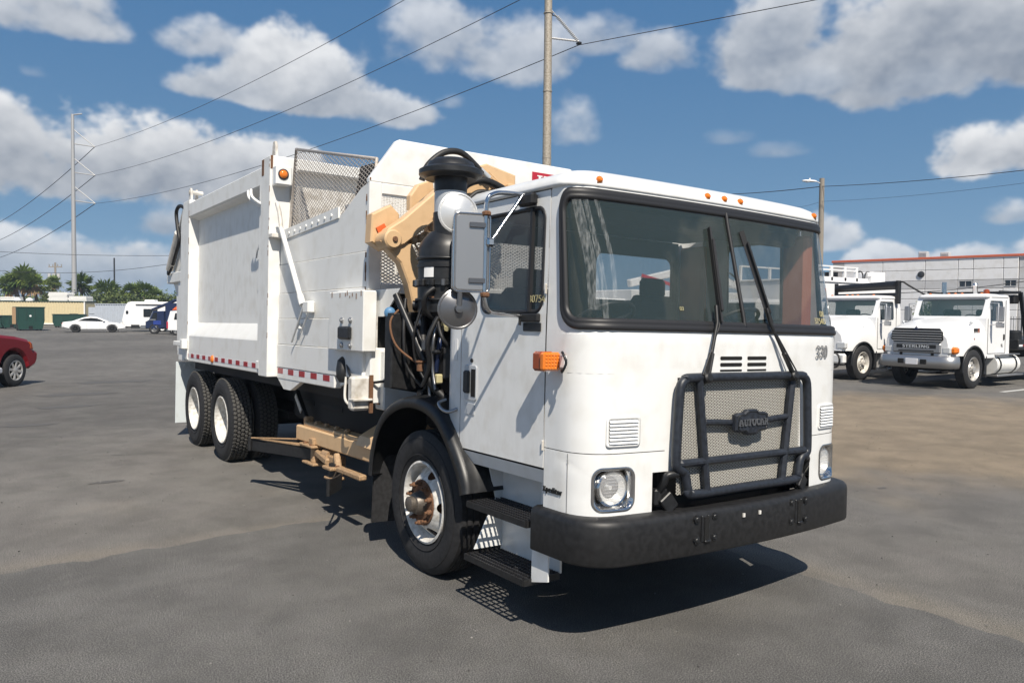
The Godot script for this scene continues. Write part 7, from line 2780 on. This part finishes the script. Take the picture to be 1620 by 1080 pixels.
func packer_body() -> void:
	var W: Material = mats.white_steel
	for s in [-1.0, 1.0]:
		var t := Transform3D(Basis(Vector3(0, 0, 1), Vector3(0, 1, 0), Vector3(s, 0, 0)), Vector3.ZERO)
		var g := Geo.new()
		g.span(Vector3(s * 1.06, 1.3, -7.0), Vector3(s * 1.125, 3.44, -3.3))
		part(truck, "body_panel", g, W)
		# rails framing the recessed panel, slanted towards it
		g = Geo.new()
		g.prism([Vector2(1.08, 3.20), Vector2(1.24, 3.24), Vector2(1.26, 3.26), Vector2(1.26, 3.44), Vector2(1.22, 3.47), Vector2(0.9, 3.47), Vector2(0.9, 3.3)], 3.6, Transform3D(Basis(Vector3(s, 0, 0), Vector3.UP, Vector3.BACK), Vector3(0, 0, -6.95)), 0.006)
		part(truck, "top_rail", g, W)
		g = Geo.new()
		g.prism([Vector2(1.08, 1.82), Vector2(1.235, 1.58), Vector2(1.245, 1.56), Vector2(1.245, 1.21), Vector2(1.23, 1.20), Vector2(0.95, 1.20), Vector2(0.95, 1.5)], 3.72, Transform3D(Basis(Vector3(s, 0, 0), Vector3.UP, Vector3.BACK), Vector3(0, 0, -7.1)), 0.006)
		part(truck, "bottom_rail", g, W)
		# rear post, tapering into the panel
		g = Geo.new()
		g.prism([Vector2(-7.35, 1.22), Vector2(-6.86, 1.22), Vector2(-6.86, 3.50), Vector2(-7.22, 3.50), Vector2(-7.35, 3.2)], 0.26, Transform3D(t.basis, Vector3(s * 1.0, 0, 0)), 0.008)
		part(truck, "rear_post", g, W)
		# front ring post: side face and broad forward face
		g = Geo.new()
		g.span(Vector3(s * 1.02, 1.19, -3.46), Vector3(s * 1.315, 3.50, -3.17), 0.008)
		g.span(Vector3(s * 1.26, 1.22, -3.60), Vector3(s * 1.285, 3.40, -3.44), 0.005)
		part(truck, "front_post", g, W)
	var g := Geo.new()
	g.span(Vector3(-1.0, 1.25, -7.3), Vector3(1.0, 3.45, -3.3))
	part(truck, "body_core", g, W)
	g = Geo.new()
	g.span(Vector3(-1.02, 3.38, -3.44), Vector3(1.02, 3.50, -3.17), 0.008)
	part(truck, "front_header", g, W)
	# lifting eyes on top of the posts
	for z in [-3.32, -6.98]:
		g = Geo.new()
		var eye := [Vector2(-0.07, 0.0), Vector2(0.07, 0.0), Vector2(0.045, 0.15), Vector2(0.02, 0.19), Vector2(-0.02, 0.19), Vector2(-0.045, 0.15)]
		g.prism(eye, 0.03, Transform3D(Basis(Vector3(0, 0, 1), Vector3.UP, Vector3(-1, 0, 0)), Vector3(-1.20, 3.49, z)), 0.004)
		if z < -5:
			g.prism(eye, 0.03, Transform3D(Basis(Vector3(0, 0, 1), Vector3.UP, Vector3(-1, 0, 0)), Vector3(-1.10, 3.49, z - 0.1)), 0.004)
			g.tube([Vector3(-1.24, 3.62, z), Vector3(-1.05, 3.62, z)], 0.03, 8)
		part(truck, "lifting_eye", g, mats.worn_white)
	# round amber lamp on its box, hooks and catches on the front post
	g = Geo.new()
	g.box(Vector3(-1.21, 3.28, -3.10), Vector3(0.17, 0.20, 0.13), 0.012)
	var lb := part(truck, "lamp_box", g, mats.white_paint)
	g = Geo.new()
	g.lathe([[0.044, 0.0], [0.044, 0.010], [0.034, 0.022], [0.015, 0.03], [0.001, 0.031]], 18, Transform3D(Geo.along(Vector3.BACK), Vector3(-1.22, 3.29, -3.035)))
	part(lb, "amber_lamp", g, mats.amber)
	g = Geo.new()
	g.lathe([[0.056, -0.004], [0.056, 0.009], [0.045, 0.011]], 18, Transform3D(Geo.along(Vector3.BACK), Vector3(-1.22, 3.29, -3.035)))
	part(lb, "lamp_grommet", g, mats.gasket)
	g = Geo.new()
	for k in [-3.62, -3.72]:
		g.tube(smooth([Vector3(-1.28, 3.00, k + 0.22), Vector3(-1.32, 3.05, k + 0.1), Vector3(-1.36, 3.12, k), Vector3(-1.36, 3.2, k - 0.04)]), 0.016, 7)
	part(truck, "cable_hook", g, mats.white_steel)
	g = Geo.new()
	g.tube(smooth([Vector3(-1.24, 2.62, -3.72), Vector3(-1.25, 2.55, -3.76), Vector3(-1.24, 2.48, -3.82)]), 0.01, 6)
	part(truck, "small_hook", g, mats.galvanised)
	# lattice shelf at the mesh end of the post
	g = Geo.new()
	g.box(Vector3(-1.20, 2.66, -3.12), Vector3(0.24, 0.05, 0.12), 0.008)
	part(truck, "post_ledge", g, mats.worn_white)
	# strut hanging from the post down to a bracket on the hopper side
	g = Geo.new()
	g.tube([Vector3(-1.30, 2.98, -2.98), Vector3(-1.29, 2.88, -2.93), Vector3(-1.29, 2.70, -2.86)], 0.022, 8)
	part(truck, "strut_head", g, mats.worn_white)
	g = Geo.new()
	g.tube([Vector3(-1.29, 2.72, -2.88), Vector3(-1.27, 1.99, -2.33)], 0.026, 8)
	g.tube([Vector3(-1.27, 2.02, -2.36), Vector3(-1.27, 1.93, -2.28)], 0.034, 8)
	g.box(Vector3(-1.25, 1.91, -2.18), Vector3(0.07, 0.11, 0.14), 0.01)
	g.tube([Vector3(-1.27, 1.92, -2.26), Vector3(-1.25, 1.57, -2.62)], 0.011, 6)
	g.tube([Vector3(-1.26, 1.88, -2.14), Vector3(-1.25, 1.66, -2.38)], 0.008, 6)
	g.box(Vector3(-1.235, 1.73, -2.46), Vector3(0.03, 0.06, 0.07), 0.006)
	part(truck, "prop_strut", g, mats.white_steel)
	g = Geo.new()
	g.sheet(1, 1, func(u, v): return Vector3(-1.1275, lerpf(1.85, 3.2, u), lerpf(-6.84, -3.48, v)))
	g.sheet(1, 1, func(u, v): return Vector3(-1.3165, lerpf(1.22, 3.45, u), lerpf(-3.44, -3.19, v)))
	part(truck, "road_film", g, mats.road_film)
	# marker tape along the bottom rail, catch blocks and an amber reflector
	for i in 22:
		if i % 2 == 0:
			g = Geo.new()
			g.span(Vector3(-1.2475, 1.255, -7.0 + i * 0.155), Vector3(-1.249, 1.31, -6.845 + i * 0.155))
			part(truck, "red_tape_block", g, mats.red_tape)
	g = Geo.new()
	g.span(Vector3(-1.2455, 1.255, -7.04), Vector3(-1.2475, 1.31, -3.5))
	part(truck, "white_tape_band", g, mats.white_tape)
	g = Geo.new()
	g.lathe([[0.05, 0.0], [0.05, 0.015], [0.03, 0.028], [0.001, 0.03]], 16, Transform3D(Geo.along(Vector3.LEFT), Vector3(-1.247, 1.28, -5.55)))
	part(truck, "amber_reflector", g, mats.amber)
	g = Geo.new()
	g.box(Vector3(-1.28, 1.30, -3.52), Vector3(0.06, 0.09, 0.10), 0.008)
	part(truck, "catch_block", g, mats.white_steel)
	g = Geo.new()
	g.bar(Vector3(-1.29, 1.44, -7.5), Vector3(-1.29, 1.44, -6.9), 0.05, 0.07, 0.01)
	g.box(Vector3(-1.30, 1.44, -6.9), Vector3(0.08, 0.14, 0.12), 0.01)
	g.box(Vector3(-1.22, 1.28, -7.2), Vector3(0.1, 0.18, 0.3), 0.01)
	part(truck, "latch_gear", g, mats.white_steel)
	# tailgate: slanted shell behind the body with its ram and hose
	g = Geo.new()
	g.prism([Vector2(-7.36, 1.3), Vector2(-7.36, 3.42), Vector2(-7.46, 3.44), Vector2(-7.75, 3.30), Vector2(-8.35, 2.62), Vector2(-8.35, 2.38), Vector2(-8.1, 2.2), Vector2(-8.0, 1.3)], 2.3, Transform3D(Basis(Vector3(0, 0, 1), Vector3(0, 1, 0), Vector3(1, 0, 0)), Vector3(-1.15, 0, 0)), 0.012)
	part(truck, "tailgate", g, W)
	g = Geo.new()
	g.span(Vector3(-1.22, 2.36, -8.45), Vector3(-1.12, 2.52, -7.35), 0.012)
	g.span(Vector3(-1.20, 1.25, -7.75), Vector3(-1.10, 2.36, -7.36), 0.012)
	part(truck, "tailgate_frame", g, W)
	g = Geo.new()
	g.tube([Vector3(-1.22, 2.58, -8.25), Vector3(-1.22, 3.1, -7.68)], 0.06, 12)
	g.tube([Vector3(-1.22, 3.1, -7.68), Vector3(-1.22, 3.42, -7.30)], 0.03, 10)
	part(truck, "tailgate_ram", g, mats.worn_white)
	g = Geo.new()
	g.tube(smooth([Vector3(-1.24, 3.42, -7.22), Vector3(-1.27, 3.47, -7.42), Vector3(-1.27, 3.40, -7.62), Vector3(-1.26, 3.18, -7.58), Vector3(-1.25, 2.98, -7.50), Vector3(-1.25, 2.82, -7.66), Vector3(-1.24, 2.64, -7.95)]), 0.027, 8)
	g.tube(smooth([Vector3(-1.23, 2.55, -8.32), Vector3(-1.25, 2.50, -8.2), Vector3(-1.24, 2.60, -8.0)]), 0.02, 8)
	part(truck, "hydraulic_hose", g, mats.hose)
	# rust along the post edges
	g = Geo.new()
	var rr := RandomNumberGenerator.new()
	rr.seed = 5
	for i in 18:
		var y := rr.randf_range(1.25, 3.45)
		if y < 2.6 and rr.randf() < 0.6:
			continue
		g.box(Vector3(-1.3155, y, rr.randf_range(-3.2, -3.17)), Vector3(0.004, rr.randf_range(0.015, 0.06), rr.randf_range(0.006, 0.014)), 0.001)
	for i in 10:
		g.box(Vector3(-1.2605, rr.randf_range(1.4, 3.4), -6.868), Vector3(0.004, rr.randf_range(0.02, 0.07), 0.012), 0.001)
	g.box(Vector3(-1.3155, 3.40, -3.40), Vector3(0.004, 0.17, 0.07), 0.001)
	g.span(Vector3(-1.31, 3.36, -3.175), Vector3(-1.285, 3.499, -3.1675))
	part(truck, "rust_flakes", g, mats.rust)


func loading_arm() -> void:
	var T: Material = mats.tan_paint
	var arm := Node3D.new()
	adopt(truck, arm, "loading_arm")
	var z := -0.66
	var xy := func(poly: Array, z0: float, d: float, ch := 0.012) -> Geo:
		var g := Geo.new()
		var p := []
		for q in poly:
			p.append(Vector2(q[0], q[1]))
		g.prism(p, d, Transform3D(Basis.IDENTITY, Vector3(0, 0, z0)), ch)
		return g
	# boom: knuckle low at the left, rising towards the middle of the truck
	part(arm, "upper_boom", xy.call([[-1.285, 2.44], [-1.27, 2.37], [-1.20, 2.34], [-1.10, 2.385], [-0.70, 2.70], [-0.30, 2.90], [-0.05, 2.95], [-0.05, 3.06], [-0.35, 3.12], [-0.62, 3.02], [-1.12, 2.58], [-1.24, 2.50]], z, 0.13), T)
	part(arm, "knuckle_plate", xy.call([[-1.32, 2.40], [-1.31, 2.62], [-1.15, 2.71], [-1.07, 2.64], [-1.07, 2.45], [-1.2, 2.34]], z - 0.15, 0.12), T)
	part(arm, "lower_boom", xy.call([[-1.30, 2.40], [-1.18, 2.41], [-1.02, 2.40], [-0.96, 2.28], [-0.93, 2.12], [-0.87, 1.86], [-0.99, 1.86], [-1.05, 2.08], [-1.12, 2.24]], z - 0.01, 0.11), T)
	part(arm, "stiffener", xy.call([[-0.93, 2.82], [-0.86, 2.92], [-0.72, 2.98], [-0.70, 2.86], [-0.84, 2.72], [-0.93, 2.70]], z - 0.2, 0.08), T)
	part(arm, "rear_link", xy.call([[-0.84, 2.62], [-0.72, 2.66], [-0.42, 2.2], [-0.50, 1.95], [-0.62, 2.1]], z - 0.12, 0.10), mats.worn_tan)
	var g := Geo.new()
	g.disc(Vector3(-1.215, 2.415, z + 0.07), Vector3.BACK, 0.075, 0.18, 22, 0.012)
	var pin := part(arm, "knuckle_boss", g, T)
	g = Geo.new()
	g.disc(Vector3(-1.205, 2.415, z + 0.165), Vector3.BACK, 0.022, 0.02, 10, 0.004)
	part(arm, "pivot_pin", g, mats.rust)
	g = Geo.new()
	g.bar(Vector3(-1.27, 2.49, z - 0.02), Vector3(-1.20, 2.53, z - 0.02), 0.012, 0.05)
	part(arm, "orange_stop", g, mats.orange_paint)
	# fittings under the boom
	for k in [[-1.0, 2.43], [-0.93, 2.45], [-0.87, 2.48]]:
		g = Geo.new()
		g.box(Vector3(k[0], k[1], z + 0.05), Vector3(0.06, 0.06, 0.10), 0.012)
		part(arm, "boom_fitting", g, mats.worn_tan)
	g = Geo.new()
	g.tube(smooth([Vector3(-0.86, 2.62, z + 0.14), Vector3(-0.82, 2.56, z + 0.16), Vector3(-0.83, 2.49, z + 0.15), Vector3(-0.88, 2.46, z + 0.14)]), 0.008, 6)
	part(arm, "boom_pipe", g, mats.worn_tan)
	g = Geo.new()
	g.tube(smooth([Vector3(-1.0, 2.40, z + 0.10), Vector3(-0.97, 2.34, z + 0.12), Vector3(-0.95, 2.32, z + 0.12)]), 0.010, 6)
	part(arm, "boom_pipe", g, mats.worn_tan)
	# hoses looping over the intake cap and their steel pipes
	g = Geo.new()
	g.tube(smooth([Vector3(-0.97, 2.90, -0.52), Vector3(-0.93, 3.02, -0.50), Vector3(-0.80, 3.135, -0.48), Vector3(-0.64, 3.16, -0.48), Vector3(-0.50, 3.08, -0.48), Vector3(-0.43, 3.02, -0.48)]), 0.026, 8)
	g.tube(smooth([Vector3(-0.66, 2.80, -0.46), Vector3(-0.60, 2.90, -0.44), Vector3(-0.46, 2.95, -0.42), Vector3(-0.30, 2.92, -0.42), Vector3(-0.18, 2.86, -0.42)]), 0.030, 8)
	g.tube(smooth([Vector3(-0.62, 2.74, -0.44), Vector3(-0.52, 2.84, -0.42), Vector3(-0.40, 2.85, -0.40), Vector3(-0.28, 2.80, -0.40)]), 0.022, 8)
	part(arm, "hydraulic_hose", g, mats.hose)
	g = Geo.new()
	g.tube([Vector3(-0.45, 3.05, -0.48), Vector3(-0.36, 2.99, -0.48)], 0.024, 8)
	part(arm, "hose_crimp", g, mats.galvanised)
	g = Geo.new()
	for k in 3:
		g.tube([Vector3(-0.40 + k * 0.035, 3.03 + k * 0.012, -0.50 - k * 0.02), Vector3(-0.12 + k * 0.035, 2.83 + k * 0.012, -0.50 - k * 0.02)], 0.014, 7)
	g.box(Vector3(-0.12, 2.93, -0.5), Vector3(0.1, 0.08, 0.06), 0.01)
	part(arm, "hose_pipes", g, T)
	# grabber folded along the chassis
	g = Geo.new()
	g.bar(Vector3(-1.02, 0.645, -2.86), Vector3(-0.98, 0.645, -1.1), 0.17, 0.15, 0.012)
	g.box(Vector3(-0.99, 0.735, -2.05), Vector3(0.15, 0.03, 1.4), 0.006)
	part(arm, "grabber_beam", g, T)
	for k in [[Vector3(-1.0, 0.765, -2.78), Vector3(0.09, 0.08, 0.07)], [Vector3(-0.99, 0.755, -2.55), Vector3(0.07, 0.05, 0.05)], [Vector3(-1.0, 0.765, -2.30), Vector3(0.05, 0.04, 0.05)], [Vector3(-1.0, 0.765, -2.05), Vector3(0.05, 0.04, 0.05)], [Vector3(-1.0, 0.765, -1.8), Vector3(0.05, 0.04, 0.05)]]:
		g = Geo.new()
		g.box(k[0], k[1], 0.013)
		part(arm, "beam_lug", g, mats.worn_tan)
	g = Geo.new()
	g.prism([Vector2(-1.10, 0.70), Vector2(-1.06, 0.78), Vector2(-0.60, 1.02), Vector2(-0.45, 1.02), Vector2(-0.45, 0.80), Vector2(-0.95, 0.64)], 0.42, Transform3D(Basis.IDENTITY, Vector3(0, 0, -1.42)), 0.02)
	part(arm, "swing_plate", g, T)
	# stacked plates and blocks where the fingers hinge
	for k in [[Vector3(-1.05, 0.555, -2.48), Vector3(0.20, 0.025, 0.34)], [Vector3(-1.05, 0.385, -2.44), Vector3(0.18, 0.025, 0.30)], [Vector3(-1.08, 0.60, -2.40), Vector3(0.09, 0.07, 0.10)], [Vector3(-1.13, 0.44, -1.80), Vector3(0.15, 0.03, 0.2)], [Vector3(-1.12, 0.345, -1.80), Vector3(0.14, 0.025, 0.18)], [Vector3(-1.04, 0.47, -1.95), Vector3(0.12, 0.10, 0.16)]]:
		g = Geo.new()
		g.box(k[0], k[1], 0.008)
		part(arm, "hinge_plate", g, mats.worn_tan)
	for z2 in [-2.56, -2.38, -1.86, -1.74]:
		g = Geo.new()
		g.disc(Vector3(-1.12, 0.572 if z2 < -2 else 0.46, z2), Vector3.UP, 0.022, 0.02, 8, 0.004)
		part(arm, "hinge_bolt", g, mats.rust)
	# rear finger: curved plate and its inner strap
	g = Geo.new()
	var ring := []
	for k in 13:
		var u := k / 12.0
		var p := Vector3(lerpf(-0.96, -1.40, u) - 0.10 * sin(u * PI) * -1.0, lerpf(0.52, 0.47, u), lerpf(-2.62, -3.42, u))
		ring.append(PackedVector3Array([p + Vector3(0, 0.06, 0), p + Vector3(0.015, 0.06, -0.012), p + Vector3(0.015, -0.06, -0.012), p + Vector3(0, -0.06, 0)]))
	g.loft(ring, true, true, true, true)
	g.bar(Vector3(-1.07, 0.465, -2.45), Vector3(-1.38, 0.45, -3.40), 0.014, 0.10)
	g.tube([Vector3(-1.40, 0.40, -3.42), Vector3(-1.40, 0.54, -3.42)], 0.022, 8)
	part(arm, "rear_finger", g, mats.black_steel)
	g = Geo.new()
	g.prism([Vector2(-0.98, 2.62), Vector2(-1.20, 3.00), Vector2(-1.36, 3.36), Vector2(-1.22, 2.95), Vector2(-1.08, 2.52)], 0.012, Transform3D(Basis(Vector3(1, 0, 0), Vector3(0, 0, -1), Vector3(0, 1, 0)), Vector3(0, 0.525, 0)))
	g.bar(Vector3(-1.00, 0.585, -2.66), Vector3(-1.39, 0.535, -3.40), 0.02, 0.012)
	part(arm, "finger_web", g, mats.worn_tan)
	# knuckles and front finger
	g = Geo.new()
	g.tube([Vector3(-1.06, 0.40, -2.42), Vector3(-1.06, 0.56, -2.42)], 0.05, 12)
	g.bar(Vector3(-1.06, 0.50, -2.38), Vector3(-1.10, 0.46, -1.98), 0.07, 0.07, 0.015)
	g.tube([Vector3(-1.05, 0.5, -2.2), Vector3(-1.05, 0.5, -2.05)], 0.055, 12)
	g.bar(Vector3(-1.08, 0.54, -1.86), Vector3(-1.12, 0.36, -1.70), 0.06, 0.10, 0.012)
	g.box(Vector3(-1.18, 0.47, -1.30), Vector3(0.07, 0.05, 0.5), 0.012)
	part(arm, "knuckle_links", g, mats.worn_tan)
	g = Geo.new()
	g.tube([Vector3(-1.12, 0.26, -1.80), Vector3(-1.12, 0.48, -1.80)], 0.055, 14)
	ring = []
	for k in 11:
		var u := k / 10.0
		var p := Vector3(lerpf(-1.14, -1.44, u) + 0.08 * sin(u * PI), lerpf(0.37, 0.40, u), lerpf(-1.78, -1.16, u))
		ring.append(PackedVector3Array([p + Vector3(0, 0.065, 0), p + Vector3(0.015, 0.065, 0.012), p + Vector3(0.015, -0.065, 0.012), p + Vector3(0, -0.065, 0)]))
	g.loft(ring, true, true, true, true)
	g.bar(Vector3(-1.12, 0.40, -1.74), Vector3(-1.435, 0.40, -1.16), 0.012, 0.05)
	g.tube([Vector3(-1.44, 0.33, -1.16), Vector3(-1.44, 0.47, -1.16)], 0.02, 8)
	part(arm, "front_finger", g, mats.black_steel)
